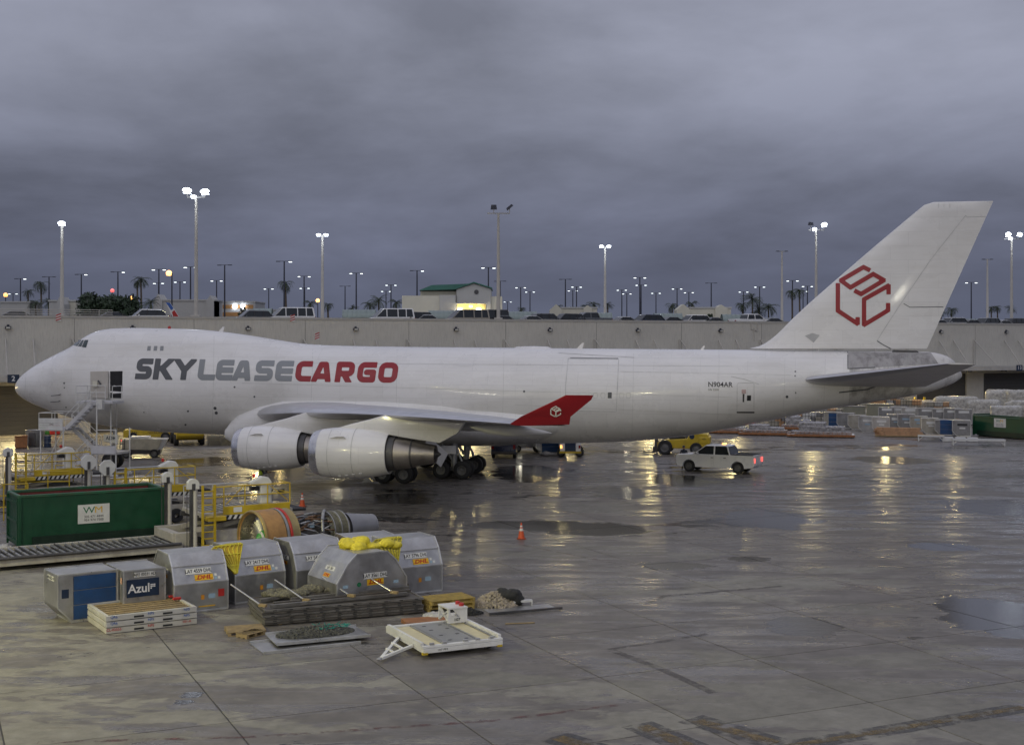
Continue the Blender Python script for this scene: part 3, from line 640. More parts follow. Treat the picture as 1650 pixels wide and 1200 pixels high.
def leafy(name, label, px0, px1, ytop, Yd, n=2600, seed=3, leaf=0.32, cat='tree'):
    g = random.Random(seed); x0, x1 = (px0 - CX) * Yd / FPX, (px1 - CX) * Yd / FPX; zt = CH + (HY - ytop) * Yd / FPX
    cx_ = (x0 + x1) / 2; rx = (x1 - x0) / 2; t = thing(name, label, cat, (cx_, Yd, DK2)); H = zt - DK2
    tr = MB().tube((0, 0, 0), (0.1, 0, H * 0.4), 0.35, 0.25)
    for k in range(5):
        a = k * 1.26; tr.tube((0.1, 0, H * 0.38), (math.cos(a) * rx * .55, math.sin(a) * rx * .4, H * 0.72), 0.16, 0.06)
    part('trunk', tr, bark, t, True)
    mb = MB(); lobes = [(g.uniform(-.8, .8) * rx, g.uniform(-.6, .6) * rx, H * g.uniform(.35, .8), rx * g.uniform(.22, .36)) for _ in range(26)]
    lobes = [l_ for l_ in lobes if (l_[0] / rx) ** 2 + ((l_[2] - H * .3) / (H * .75)) ** 2 < 0.75] or lobes
    for _ in range(n):
        lx, ly, lz, lr = g.choice(lobes); d = Vector((g.gauss(0, 1), g.gauss(0, 1), g.gauss(0, 1))).normalized() * lr * g.uniform(.55, 1.05)
        p = Vector((lx, ly, lz)) + d; p.z = min(p.z, H); a = Vector((g.gauss(0, 1), g.gauss(0, 1), g.gauss(0, 1))).normalized(); b_ = a.cross(d).normalized() * leaf; a = a * leaf
        mb.add([p - a, p - b_ * .5, p + a, p + b_ * .5], [(0, 1, 2, 3)])
    part('crown', mb, leafm, t, fix=False)
leafy('bushy_tree', 'broad dark bushy tree behind the roof railing', 118, 224, 472, 172, 5200, 3, 0.3)
for i, (a_, b_, yt) in enumerate(((1085, 1105, 503), (1138, 1150, 500), (1152, 1162, 507), (384, 398, 484), (545, 575, 508), (1205, 1232, 500))):
    leafy('shrub', f'small dark shrub above the parapet, {ordw(i)} shrub from the left', a_, b_, yt, 215, 420, 20 + i, 0.22, 'shrub')

# ---------------- buildings beyond the deck
def bld(name, label, px0, px1, ytop, Yd, depth, mat, gable=None, extra=None):
    x0, x1 = (px0 - CX) * Yd / FPX, (px1 - CX) * Yd / FPX; zt = CH + (HY - ytop) * Yd / FPX - DK2
    t = thing(name, label, 'building', ((x0 + x1) / 2, Yd, DK2)); w = x1 - x0
    part('wall', MB().b(-w / 2, w / 2, 0, depth, 0, zt), mat, t)
    part('roof_edge', MB().b(-w / 2 - 0.15, w / 2 + 0.15, -0.15, depth + 0.15, zt + 0.003, zt + 0.28), stucco, t)
    return t, w, zt
Yt = 205; f_ = Yt / FPX
t = thing('terminal_building', 'cream block with a green pitched roof and lit entrance porch', 'building', ((728 - CX) * f_, Yt, DK2))
def tz(y): return CH + (HY - y) * f_ - DK2
def tx(p): return (p - 728) * f_
part('wall', MB().b(tx(677), tx(735), 0.6, 9, 0, tz(469)), cream, t, label='cream main wall')
part('side_wing', MB().b(tx(649), tx(709), -1.5, 0.59, 0, tz(477)), cream, t)
part('grey_bay', MB().b(tx(709.2), tx(735), -1.7, 0.58, 0, tz(476)), stucco, t)
gp = [(tx(736), 0), (tx(791), 0), (tx(791), tz(466)), (tx(764), tz(457.5)), (tx(736), tz(467))]
part('gable_front', MB().prism(gp, 'y', -1.2, 9), stucco, t)
part('right_wing', MB().b(tx(791.2), tx(809), -0.9, 7, 0, tz(478)), cream, t)
part('roof', MB().prism([(tx(675), tz(468)), (tx(736.5), tz(466.5)), (tx(763), tz(457)), (tx(696), tz(459.5))], 'y', -0.4, 9.4).prism([(tx(734), tz(466.7)), (tx(764), tz(456.6)), (tx(793), tz(465.6)), (tx(793), tz(463.8)), (tx(764), tz(454.8)), (tx(734), tz(465))], 'y', -1.6, 9.5), croof, t)
part('round_vent', MB().lathe([(0, 0.01), (0.0, 0.36), (0.06, 0.36)], 'y', (tx(768), -1.3, tz(471)), 20), dsteel, t)
part('porch_recess', MB().b(tx(737), tx(783), -1.26, -1.21, 0, tz(490)), M('lit_porch_render', (0.55, 0.44, 0.16), 0.8), t)
part('porch_canopy', MB().b(tx(736), tx(784), -2.6, -1.27, tz(490), tz(488.6)), stucco, t)
part('exit_sign', MB().b(tx(756), tx(762), -1.32, -1.27, tz(496), tz(492)), lamp_red, t)
for p_ in (742, 772):
    lp = part('porch_lamp', MB().lathe([(-0.4, 0.05), (-0.3, 0.38), (0.0, 0.48), (0.3, 0.38), (0.4, 0.05)], 'z', (tx(p_), -1.75, tz(501)), 12), lamp_white, t, True)
d = bpy.data.lights.new('porch_light', 'POINT'); d.energy = 130; d.color = (1, .78, .36); d.shadow_soft_size = .3
o = bpy.data.objects.new('porch_light', d); col.objects.link(o); o.parent = t; o.location = (tx(757), -2.3, tz(495))
def gable(parent, p, px0, px1, Yd, y_e, y_p, mat, cx_, fr=-0.3):
    k = Yd / FPX; z = lambda y: CH + (HY - y) * k - DK2
    a, b_ = (px0 - cx_) * k, (px1 - cx_) * k
    part('gable', MB().prism([(a, 0), (b_, 0), (b_, z(y_e)), ((a + b_) / 2, z(y_p)), (a, z(y_e))], 'y', fr, 4), mat, parent)
for nm, lb, p0, p1, yt, Yd, gb, mt in (
    ('lot_building', 'low yellowish hall with a white gable, right of the slender lit mast', 906, 962, 497, 245, ((886, 906, 499, 490), (940, 954, 497, 492)), cream),
    ('lot_building', 'low pale hall with two gables left of the tail fin', 1112, 1178, 497, 245, ((1090, 1112, 499, 490), (1152, 1172, 497, 491)), cream),
    ('lot_building', 'long pale grey building left of the striped tail fin', 262, 345, 485, 225, ((248, 262, 485, 474), (333, 345, 485, 476)), stucco),
    ('lot_building', 'low pale cream building behind the left railing', 0, 48, 488, 220, (), stucco),
    ('lot_building', 'small pale kiosk left of the bushy tree', 79, 91, 486, 215, ((91, 103, 490, 478),), stucco),
    ('lot_building', 'cream wall behind the leftmost flood mast', 104, 122, 486, 218, (), cream)):
    t, w, zt = bld(nm, lb, p0, p1, yt, Yd, 6, mt); t['group'] = 'low buildings beyond the deck'
    for g_ in gb: gable(t, 0, g_[0], g_[1], Yd, g_[2], g_[3], mt, (p0 + p1) / 2)
t, w, zt = bld('parking_garage', 'distant lit parking garage with open storeys behind the tallest mast', 356, 411, 487, 300, 12, stucco)
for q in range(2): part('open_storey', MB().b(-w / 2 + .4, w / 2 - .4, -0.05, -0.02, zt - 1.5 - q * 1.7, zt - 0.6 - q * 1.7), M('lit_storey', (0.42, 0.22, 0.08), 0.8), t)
for q, p_ in enumerate((379, 392)):
    part('glare_lamp', MB().lathe([(-0.3, 0.02), (0, 0.55), (0.06, 0.55)], 'y', ((p_ - 383.5) * 300 / FPX, -0.5, zt - 1.0), 14), lamp_cool, t)
t, w, zt = bld('distant_block', 'faraway flat block on the horizon left of the van', 408, 452, 500, 420, 10, stucco)
x, y, z = atY(277, 500, 205)
t = thing('parked_airliner_tail', 'blue, white and red striped airliner tail fin behind the roof', 'tail fin', (x, y, DK2))
def tzz(py): return CH + (HY - py) * 205 / FPX - DK2
def txx(p): return (p - 277) * 205 / FPX
part('fin', MB().prism([(txx(282), tzz(520)), (txx(290), tzz(520)), (txx(289), tzz(512)), (txx(274), tzz(488)), (txx(267), tzz(487))], 'y', 0, 0.25), label_white, t)
for pl, mt in (([(267, 487), (274, 488), (279.5, 496.5), (276, 500)], lett_blue), ([(277.2, 503), (281, 499.5), (289, 512), (289, 520), (282, 520)], lett_red)):
    part('stripe', MB().prism([(txx(a_), tzz(b_)) for a_, b_ in pl], 'y', -0.03, -0.004), mt, t)
# curved waiting shelters
sh = MB()
for i, (p0, p1, yt) in enumerate(((409, 438, 497), (553, 605, 499), (691, 738, 500.5), (820, 864, 502), (960, 985, 504), (1054, 1098, 505), (1163, 1200, 506.5), (1540, 1590, 514))):
    X, Y = roof_xy((p0 + p1) / 2, 14); k = Y / FPX; w = (p1 - p0) * k; zt = CH + (HY - yt) * k - DECK
    t = thing('shelter', f'curved pale green ribbed shelter roof above the parapet, {ordw(i)} shelter from the left', 'shelter', (X, Y, DECK), R(3), 'curved shelters on the parking deck')
    part('vault', MB().lathe([(-w / 2, 1.0), (w / 2, 1.0)], 'x', (0, 0, zt - 1.0), 16, 0, math.pi), shelter_m, t, True)
    part('back_panel', MB().b(-w / 2, w / 2, 1.0, 1.05, zt - 2.0, zt - 1.0), shelter_m, t)
    nr = int(w / 0.55)
    for q in range(nr + 1): part('rib', MB().lathe([(-0.04, 1.0), (-0.04, 1.06), (0.04, 1.06), (0.04, 1.0)], 'x', (-w / 2 + w * q / nr, 0, zt - 1.0), 12, 0, math.pi), shelter_m, t)
    for sx in (-1, 1):
        for sy in (-.95, .95): part('post', MB().tube((sx * w * .45, sy, 0), (sx * w * .45, sy, zt - 1.0), 0.06), pole_d, t)
# ------------------------------------------------------------------ freighter aircraft
XN, YN, YAW = -37.6, 99.0, R(11.0)
CA, SA = math.cos(YAW), math.sin(YAW)
PL = thing('cargo_jet', 'white four-engined jumbo cargo jet with crimson winglet parked on the wet apron', 'aircraft', (XN, YN, 0), -YAW)
# local: x aft from the nose (t), -y toward the camera (L = -y), z up
def t_of(px, L=0.0):
    k = (px - CX) / FPX
    return (k * (YN - CA * L) - XN + SA * L) / (CA + k * SA)
def Yw(t, L=0.0): return YN - SA * t - CA * L
def loc_pt(px, py, L=0.0):
    t = t_of(px, L); return t, CH + (HY - py) * Yw(t, L) / FPX
def pch(xs, ys):
    xs, ys = np.array(xs, float), np.array(ys, float); h = np.diff(xs); d = np.diff(ys) / h; m = np.zeros(len(xs))
    m[0], m[-1] = d[0], d[-1]
    for i in range(1, len(xs) - 1):
        if d[i - 1] * d[i] > 0:
            w1, w2 = 2 * h[i] + h[i - 1], h[i] + 2 * h[i - 1]; m[i] = (w1 + w2) / (w1 / d[i - 1] + w2 / d[i])
    xs, ys, h, m = xs.tolist(), ys.tolist(), h.tolist(), m.tolist(); nx_ = len(xs) - 2
    def f(x):
        x = min(max(x, xs[0]), xs[-1]); i = min(bisect.bisect_right(xs, x) - 1, nx_)
        s_ = (x - xs[i]) / h[i]; s2, s3 = s_ * s_, s_ ** 3
        return ((2 * s3 - 3 * s2 + 1) * ys[i] + (s3 - 2 * s2 + s_) * h[i] * m[i] + (-2 * s3 + 3 * s2) * ys[i + 1] + (s3 - s2) * h[i] * m[i + 1])
    return f
TOPP = [(27, 622), (29, 615.5), (33, 610), (42, 601.5), (58, 590), (80, 577.5), (100, 567.5), (120, 557.5), (135, 547.5), (148, 538.5), (162, 532.5), (182, 529.3), (215, 528.3), (260, 529), (310, 530.5), (350, 533.5), (400, 540), (450, 548), (487, 553.5), (520, 556), (640, 558.5), (800, 560), (1000, 562), (1200, 563.5), (1366, 565.5), (1495, 567), (1520, 571.5), (1538, 582), (1548, 598), (1551, 606)]
BOTP = [(27, 622), (28.5, 629), (32, 634.5), (42, 642.5), (58, 651), (80, 660), (110, 670.5), (150, 681), (200, 689.5), (260, 695.5), (330, 699), (420, 702), (560, 706), (700, 710), (850, 714), (1000, 711.5), (1100, 703), (1168, 691.5), (1250, 675.5), (1320, 661.5), (1400, 648.5), (1480, 635.5), (1525, 622), (1545, 612), (1551, 606)]
tp = [loc_pt(*q) for q in TOPP]; bp_ = [loc_pt(*q) for q in BOTP]
LEN = tp[-1][0]
top_f = pch([q[0] for q in tp], [q[1] for q in tp]); bot_f = pch([q[0] for q in bp_], [q[1] for q in bp_])
NW = [(0, 0), (0.08, 0.36), (0.3, 0.72), (0.8, 1.18), (1.6, 1.66), (3, 2.2), (5, 2.74), (7, 3.05), (9, 3.2), (11, 3.25), (46, 3.25), (50, 3.2), (54, 2.95), (58, 2.42), (62, 1.72), (65, 1.15), (67, 0.72), (68.1, 0.4), (LEN, 0.02)]
wid_f = pch([q[0] for q in NW], [q[1] for q in NW])
MCR = pch([0, 16, 24, 70], [8.9, 8.98, 9.05, 9.05])
def hw(t, z):
    tpz, bz = top_f(t), bot_f(t); mc = min(tpz, MCR(t)); W = wid_f(t); zm = (mc + bz) / 2
    if t < 7: zm = zm - 0.12 * (1 - t / 7)
    a = (mc - zm) if z > zm else (zm - bz)
    w1 = W * math.sqrt(max(0, 1 - ((z - zm) / a) ** 2)) if a > 1e-6 else 0.0
    if tpz > mc + 0.01:
        b_ = 2.1; w2 = min(2.45, W * .86) * math.sqrt(max(0, 1 - ((z - (tpz - b_)) / b_) ** 2)); return (w1 ** 5 + w2 ** 5) ** 0.2
    return w1
ts = [0.012, 0.04, 0.09, 0.16, 0.26, 0.4, 0.6, 0.85, 1.15] + list(np.arange(1.5, 9, 0.45)) + list(np.arange(9, 24, 0.75)) + list(np.arange(24, 50, 2.0)) + list(np.arange(50, 64, 1.0)) + list(np.arange(64, LEN - 0.3, 0.4)) + [LEN - 0.15, LEN - 0.05]
NR = 56
def ring(t, grow=0.0):
    zt, zb = top_f(t), bot_f(t); c, h = (zt + zb) / 2, (zt - zb) / 2; P = []
    for i in range(NR):
        th = 2 * math.pi * i / NR; z = c + h * math.cos(th); w = hw(t, z) * (1 if th <= math.pi else -1)
        if i == 0 or i * 2 == NR: w = 0
        P.append((t, w, z))
    return P
TSPL = t_of(1366)
fwd = [q for q in ts if q < TSPL - 0.2] + [TSPL]; aft = [TSPL] + [q for q in ts if q > TSPL + 0.2]
fus = part('fuselage', MB().loft([ring(q) for q in fwd], caps=False), plane_white, PL, 'full')
part('tail_cone', MB().loft([ring(q) for q in aft], caps=False), plane_dirty, PL, 'full', label='soot-streaked tail cone')
part('radome_tip', MB().lathe([(-0.0, 0.001), (0.012, 0.12)], 'x', (-0.004, 0, tp[0][1]), 16), plane_white, PL, 'full')

def surf(px, py, off=0.012):
    """point of the near fuselage side seen at that place"""
    L = 3.0
    for _ in range(14):
        t = t_of(px, L); z = CH + (HY - py) * Yw(t, L) / FPX
        L = 0.5 * L + 0.5 * hw(t, min(max(z, bot_f(t) + .02), top_f(t) - .02))
    e = 0.05; n = Vector(((hw(t - e, z) - hw(t + e, z)) / (2 * e), 1.0, (hw(t, z - e) - hw(t, z + e)) / (2 * e))).normalized()
    return (t + n.x * off, -(L + n.y * off), z + n.z * off)

# ---- shapes by signed distance on a pixel grid, cut cleanly and laid on the skin
def sd_seg(X, Y, a, b_, r, e0=0.0, e1=0.0):
    ax, ay, bx, by = *a, *b_; L = math.hypot(bx - ax, by - ay); ux, uy = (bx - ax) / L, (by - ay) / L
    x = (X - ax) * ux + (Y - ay) * uy; y = np.abs(-(X - ax) * uy + (Y - ay) * ux)
    qx = np.maximum(-e0 - x, x - (L + e1)); qy = y - r
    return np.minimum(np.maximum(qx, qy), 0) + np.hypot(np.maximum(qx, 0), np.maximum(qy, 0))
def sd_cap(X, Y, a, b_, r):
    ax, ay, bx, by = *a, *b_; dx, dy = bx - ax, by - ay; h = np.clip(((X - ax) * dx + (Y - ay) * dy) / max(dx * dx + dy * dy, 1e-9), 0, 1)
    return np.hypot(X - ax - h * dx, Y - ay - h * dy) - r
def sd_poly(X, Y, pts, r, butt=True):
    D = None
    for k in range(len(pts) - 1):
        d = sd_seg(X, Y, pts[k], pts[k + 1], r, 0 if k == 0 else r * .55, 0 if k == len(pts) - 2 else r * .55) if butt else sd_cap(X, Y, pts[k], pts[k + 1], r)
        D = d if D is None else np.minimum(D, d)
    return D
def decal(name, sdf, x0, x1, y0, y1, step, fn, mat, parent):
    nx, ny = int((x1 - x0) / step) + 2, int((y1 - y0) / step) + 2
    xs = x0 + np.arange(nx) * step; ys = y0 + np.arange(ny) * step; XX, YY = np.meshgrid(xs, ys); D = sdf(XX, YY)
    vid = {}; V = []; F = []
    def vert(x, y):
        k = (round(x, 3), round(y, 3))
        if k not in vid: vid[k] = len(V); V.append(fn(x, y))
        return vid[k]
    for j in range(ny - 1):
        for i in range(nx - 1):
            d = (D[j, i], D[j, i + 1], D[j + 1, i + 1], D[j + 1, i])
            if min(d) >= 0: continue
            c = ((xs[i], ys[j]), (xs[i + 1], ys[j]), (xs[i + 1], ys[j + 1]), (xs[i], ys[j + 1])); poly = []
            for k in range(4):
                a, b_ = d[k], d[(k + 1) % 4]; pa, pb = c[k], c[(k + 1) % 4]
                if a < 0: poly.append(vert(*pa))
                if (a < 0) != (b_ < 0):
                    s_ = a / (a - b_); poly.append(vert(pa[0] + (pb[0] - pa[0]) * s_, pa[1] + (pb[1] - pa[1]) * s_))
            q = [p for k, p in enumerate(poly) if p != poly[k - 1]]
            if len(q) >= 3: F.append(q)
    return part(name, MB().add(V, F), mat, parent, 'full', fix=False)
# letters: (stroke list, rounded?) in a box of width w and height 1, y up
T = 0.142
def arc(cx_, cy_, rx, ry, a0, a1, n=6): return [(cx_ + rx * math.cos(R(a0 + (a1 - a0) * i / n)), cy_ + ry * math.sin(R(a0 + (a1 - a0) * i / n))) for i in range(n + 1)]
def letter(ch, w):
    t, r = T, 0.13; a, b_, m = T, 1 - T, 0.5; x0, x1 = t, w - t
    if ch == 'S': return [[(w + .2, b_)] + arc(x0 + r, b_ - r, r, r, 90, 180) + arc(x0 + r, m + r * .98, r, r, 180, 270)[1:] + arc(x1 - r, m - r, r, r, 90, 0) + arc(x1 - r, a + r, r, r, 0, -90) + [(-.2, a)]]
    if ch == 'K': return [[(x0, -.2), (x0, 1.2)], [(w * .40, .52), (w + .02, 1.18)], [(w * .40, .55), (w - .0, -.18)]]
    if ch == 'Y': return [[(w * .5, -.2), (w * .5, .5)], [(w * .5, .46), (0, 1.12)], [(w * .5, .46), (w, 1.12)]]
    if ch == 'L': return [[(x0, 1.2)] + arc(x0 + r, a + r, r, r, 180, 270) + [(w + .2, a)]]
    if ch == 'E': return [[(w + .2, b_)] + arc(x0 + r, b_ - r, r, r, 90, 180) + arc(x0 + r, a + r, r, r, 180, 270) + [(w + .2, a)], [(x0, m), (w * .93, m)]]
    if ch == 'C': return [[(w + .2, b_)] + arc(x0 + r * 1.6, b_ - r * 1.6, r * 1.6, r * 1.6, 90, 180) + arc(x0 + r * 1.6, a + r * 1.6, r * 1.6, r * 1.6, 180, 270) + [(w + .2, a)]]
    if ch == 'A': return [[(-.0 + t * .3, -.2), (w * .42, b_ - .02), (w * .66, b_ - .02), (w - t * .5, -.2)], [(w * .25, .27), (w * .8, .27)]]
    if ch == 'R': return [[(x0, -.2), (x0, b_), (x1 - r, b_)] + arc(x1 - r, b_ - r, r, r, 90, 0) + arc(x1 - r, .42 + r, r, r, 0, -90) + [(x0, .42)], [(w * .45, .42), (w - t * .6, -.2)]]
    if ch == 'G': return [[(w + .2, b_)] + arc(x0 + r * 1.6, b_ - r * 1.6, r * 1.6, r * 1.6, 90, 180) + arc(x0 + r * 1.6, a + r * 1.6, r * 1.6, r * 1.6, 180, 270) + [(x1, a), (x1, .5), (w * .5, .5)]]
    if ch == 'O': return [arc(x1 - r * 1.6, b_ - r * 1.6, r * 1.6, r * 1.6, 0, 90) + arc(x0 + r * 1.6, b_ - r * 1.6, r * 1.6, r * 1.6, 90, 180) + arc(x0 + r * 1.6, a + r * 1.6, r * 1.6, r * 1.6, 180, 270) + arc(x1 - r * 1.6, a + r * 1.6, r * 1.6, r * 1.6, 270, 360) + [(x1, b_ - r * 1.6)]]
SHE = 0.145
for ch, pa, pb, mt in (('S', 217, 246.5, dgrey), ('K', 245.5, 281, dgrey), ('Y', 277, 316, dgrey), ('L', 317, 349, mgrey), ('E', 346, 377, mgrey), ('A', 373.5, 406, mgrey), ('S', 409, 441.5, mgrey), ('E', 441.5, 473, mgrey),
                       ('C', 474, 503.5, crimson), ('A', 501, 535.5, crimson), ('R', 538.5, 572, crimson), ('G', 573.5, 607, crimson), ('O', 607.5, 642, crimson)):
    yb = 611 + (pa - 217) * 6.0 / 425; yt = 577 + (pa - 217) * 7.0 / 425; H = yb - yt
    w = (pb + 1.6 - pa) / H - SHE; strokes = letter(ch, w); hwid = T * 0.97
    def sdf(X, Y, strokes=strokes, w=w, yb=yb, H=H, pa=pa, hwid=hwid):
        yb2 = yb + (X - pa) * 0.0148; v = (yb2 - Y) / H; u = (X - pa) / H - SHE * v; D = None
        for st in strokes:
            d = sd_poly(u, v, st, hwid, False); D = d if D is None else np.minimum(D, d)
        return np.maximum(D, np.maximum(np.maximum(-u, u - w), np.maximum(-v, v - 1)))
    decal('letter', sdf, pa - 2, pb + 4, yt - 2, yb + 3, 1.0, surf, mt, fus)
LOGO = [[(780, 477), (742, 458), (614, 533), (668, 573), (797, 497), (858, 532), (728, 610), (690, 590)], [(597, 548), (597, 704), (709, 778), (709, 740)], [(884, 612), (884, 562), (745, 640), (745, 784), (881, 702), (881, 660)]]
def logo_sdf(sx, sy, ox, oy, rr):
    pl = [[(p[0] * sx + ox, p[1] * sy + oy) for p in st] for st in LOGO]
    def f(X, Y):
        D = None
        for st in pl:
            d = sd_poly(X, Y, st, rr); D = d if D is None else np.minimum(D, d)
        return D
    return f
# registration
def patch(name, pts, mat, parent=fus, sub=3, off=0.012):
    """a closed patch on the skin, four photo corners"""
    V = []; n = sub + 1
    for j in range(n):
        for i in range(n):
            u, v = i / sub, j / sub
            x = (pts[0][0] * (1 - u) + pts[1][0] * u) * (1 - v) + (pts[3][0] * (1 - u) + pts[2][0] * u) * v
            y = (pts[0][1] * (1 - u) + pts[1][1] * u) * (1 - v) + (pts[3][1] * (1 - u) + pts[2][1] * u) * v
            V.append(surf(x, y, off))
    F = [(j * n + i, j * n + i + 1, (j + 1) * n + i + 1, (j + 1) * n + i) for j in range(sub) for i in range(sub)]
    return part(name, MB().add(V, F), mat, parent, 'full')
def sline(name, pts, w, mat, parent=fus, off=0.009, step=6):
    P = []
    for a, b_ in zip(pts[:-1], pts[1:]):
        n = max(1, int(math.hypot(b_[0] - a[0], b_[1] - a[1]) / step))
        P += [(a[0] + (b_[0] - a[0]) * i / n, a[1] + (b_[1] - a[1]) * i / n) for i in range(n)]
    P.append(pts[-1]); A, B_ = [], []
    for k, q in enumerate(P):
        p0, p1 = P[max(k - 1, 0)], P[min(k + 1, len(P) - 1)]; d = math.hypot(p1[0] - p0[0], p1[1] - p0[1]); nx, ny = -(p1[1] - p0[1]) / d * w / 2, (p1[0] - p0[0]) / d * w / 2
        A.append(surf(q[0] + nx, q[1] + ny, off)); B_.append(surf(q[0] - nx, q[1] - ny, off))
    return part(name, MB().add(A + B_, [(k, k + 1, len(P) + k + 1, len(P) + k) for k in range(len(P) - 1)]), mat, parent, fix=False)
def text_on(s_, size_px, cx_, cy_, mat, slope=0.012, bold=0.0):
    me = text_mesh(s_, size_px, mat, bold)
    for v in me.vertices: v.co = surf(cx_ + v.co.x, cy_ - v.co.y + slope * v.co.x, 0.012)
    return part('registration', me, mat, fus)
text_on('N904AR', 11.2, 1160.5, 619.8, lettering, bold=0.12); text_on('S/N 33097', 4.2, 1150, 628, lettering)
# windows, doors, seams
for k in range(3):
    x = 237 + k * 10.3; patch('cabin_window', [(x + 1, 557.5), (x + 6.3, 557.5), (x + 5.6, 565), (x, 565)], mgrey)
for pl in ([(117.5, 556), (126, 547.8), (131.0, 547.8), (124.5, 557.6)], [(125.6, 557.8), (132.2, 547.8), (135.4, 547.8), (131, 558.6)], [(132, 558.8), (136.4, 547.8), (142.5, 547.8), (138.8, 560)]):
    patch('cockpit_pane', pl, glass2)
dr = patch('crew_doorway_shade', [(177.5, 598.2), (197.6, 597.8), (197, 641.5), (177.8, 641)], hdark)  # closed dark patch on the skin, doorway shade put into its colour
o_ = [surf(x, y, 0.16) for x, y in ((148.5, 599.5), (177, 599), (177, 640.5), (149, 639.5))]; i_ = [surf(x, y, 0.28) for x, y in ((148.5, 599.5), (177, 599), (177, 640.5), (149, 639.5))]
dm = M('crew_door_inner_lining', (0.50, 0.47, 0.43), 0.5, var=0.06)
cd = part('crew_door', MB().loft([o_, i_]), dm, fus, bevel=0.04, label='crew door swung forward and open')
part('door_pane', MB().loft([[surf(x, y, 0.29) for x, y in ((153, 614.5), (160.5, 614.5), (160.5, 623.5), (153, 623.5))], [surf(x, y, 0.31) for x, y in ((153, 614.5), (160.5, 614.5), (160.5, 623.5), (153, 623.5))]]), cream, cd)
part('door_handle', MB().tube(surf(162, 614, 0.32), surf(166, 620, 0.34), 0.06), dsteel, cd)
for (x0, y0, x1, y1, x2, y2, x3, y3) in ((915.5, 577.5, 997, 578.5, 993, 663, 911, 662),): sline('cargo_door_seam', [(x0, y0), (x1, y1), (994.5, 630), (x2, y2), (x3, y3), (911.5, 620), (x0, y0)], 1.0, seam)
sline('cargo_door_hinge', [(919, 577), (996, 578)], 2.0, dgrey)
sline('drip_rail', [(900, 568.5), (1022, 575.8)], 0.9, seam)
for k in range(6):
    x = 915 + k * 12.1 if k < 4 else 960 + (k - 4) * 12.1
for x in (957, 969, 999, 1010): sline('plugged_window', [(x, 633), (x + 5, 632.5), (x + 6, 637), (x + 5, 641.5), (x, 641.5), (x - 1, 637), (x, 633)], 0.6, seam)
patch('cabin_window', [(979.5, 632), (985.8, 632), (985.6, 641.4), (979.2, 641.4)], dgrey)
sline('rear_door_seam', [(1187.8, 619), (1190, 616.5), (1213, 617), (1215, 619), (1214.8, 663.5), (1187.5, 663.5), (1187.8, 619)], 0.9, seam)
patch('door_sill', [(1187, 663), (1215.5, 663), (1215.5, 665.2), (1187, 665.2)], black)
patch('cabin_window', [(1203.8, 636.8), (1210.2, 636.8), (1210, 645.3), (1203.4, 645.3)], black)
patch('door_handle', [(1196.6, 634.5), (1199.5, 634.5), (1199, 647.5), (1196.6, 647.5)], dsteel)
patch('red_placard', [(1195, 627.5), (1202, 627.5), (1202, 634), (1195, 634)], M('placard_pink', (0.55, 0.40, 0.38), 0.6))
sline('drip_rail', [(1178, 606.5), (1200, 611), (1223, 619)], 0.9, seam)
for x, y, r_ in ((103.5, 617.2, 1.5), (103.8, 624.5, 1.1), (106.5, 656, 1.2), (303, 662.2, 1.7), (299, 684, 1.7), (346.5, 657.5, 2.6), (348.5, 665, 2.6), (378, 623.5, 1.6), (410, 639, 1.6), (844.5, 630.5, 1.8), (1268, 639, 2.2), (1281.5, 598.5, 1.3), (1282, 632.6, 1.2), (1281, 605.5, 1.2), (232, 664, 1.0)):
    V = [surf(x, y, 0.014)] + [surf(x + r_ * math.cos(q * .7854), y + r_ * math.sin(q * .7854), 0.014) for q in range(8)]
    part('sensor_port', MB().add(V, [(0, k + 1, (k + 1) % 8 + 1) for k in range(8)]), dgrey, fus)
for p in ((85, 635.2, 97.5), (85, 645.3, 97)):
    part('pitot_probe', MB().tube(surf(p[2], p[1], 0.0), surf(p[2] - 1, p[1], 0.14), 0.03).tube(surf(p[2] - 1, p[1], 0.14), surf(p[0], p[1] + .4, 0.2), 0.025), dsteel, fus)
for px, ya, yb in ((42, 602, 641), (345, 535, 690), (504, 557, 655), (640, 560, 700), (812, 562, 700), (1021, 564, 705), (1159, 565, 688), (1265, 566, 670), (1330, 568, 655)):
    sline('frame_seam', [(px, ya), (px - 1, (ya + yb) / 2), (px - 3, yb)], 0.42, seam, off=0.006)
for y0, y1, x0, x1 in ((617, 640, 390, 1180), (585, 590, 505, 1180), (652, 668, 830, 1180), (598.5, 604, 1000, 1275)):
    sline('lap_seam', [(x0, y0), (x1, y1)], 0.45, seam, off=0.006)
soot = M('soot_streaked_panel', (0.36, 0.35, 0.35), 0.5, var=0.1, dirt=0.85, dcol=(0.10, 0.09, 0.09), streak=(1.6, 1.6, 0.22))
patch('stabiliser_sealing_plate', [(1366.5, 567.5), (1500, 568.5), (1512, 586), (1366.5, 594)], soot, off=0.02, sub=6)
sline('sealing_plate_edge', [(1366, 567), (1366, 594), (1410, 592)], 1.3, dgrey, off=0.025)
sline('tail_chafe_line', [(1352, 632), (1398, 627), (1422, 618)], 2.0, dgrey, off=0.02)
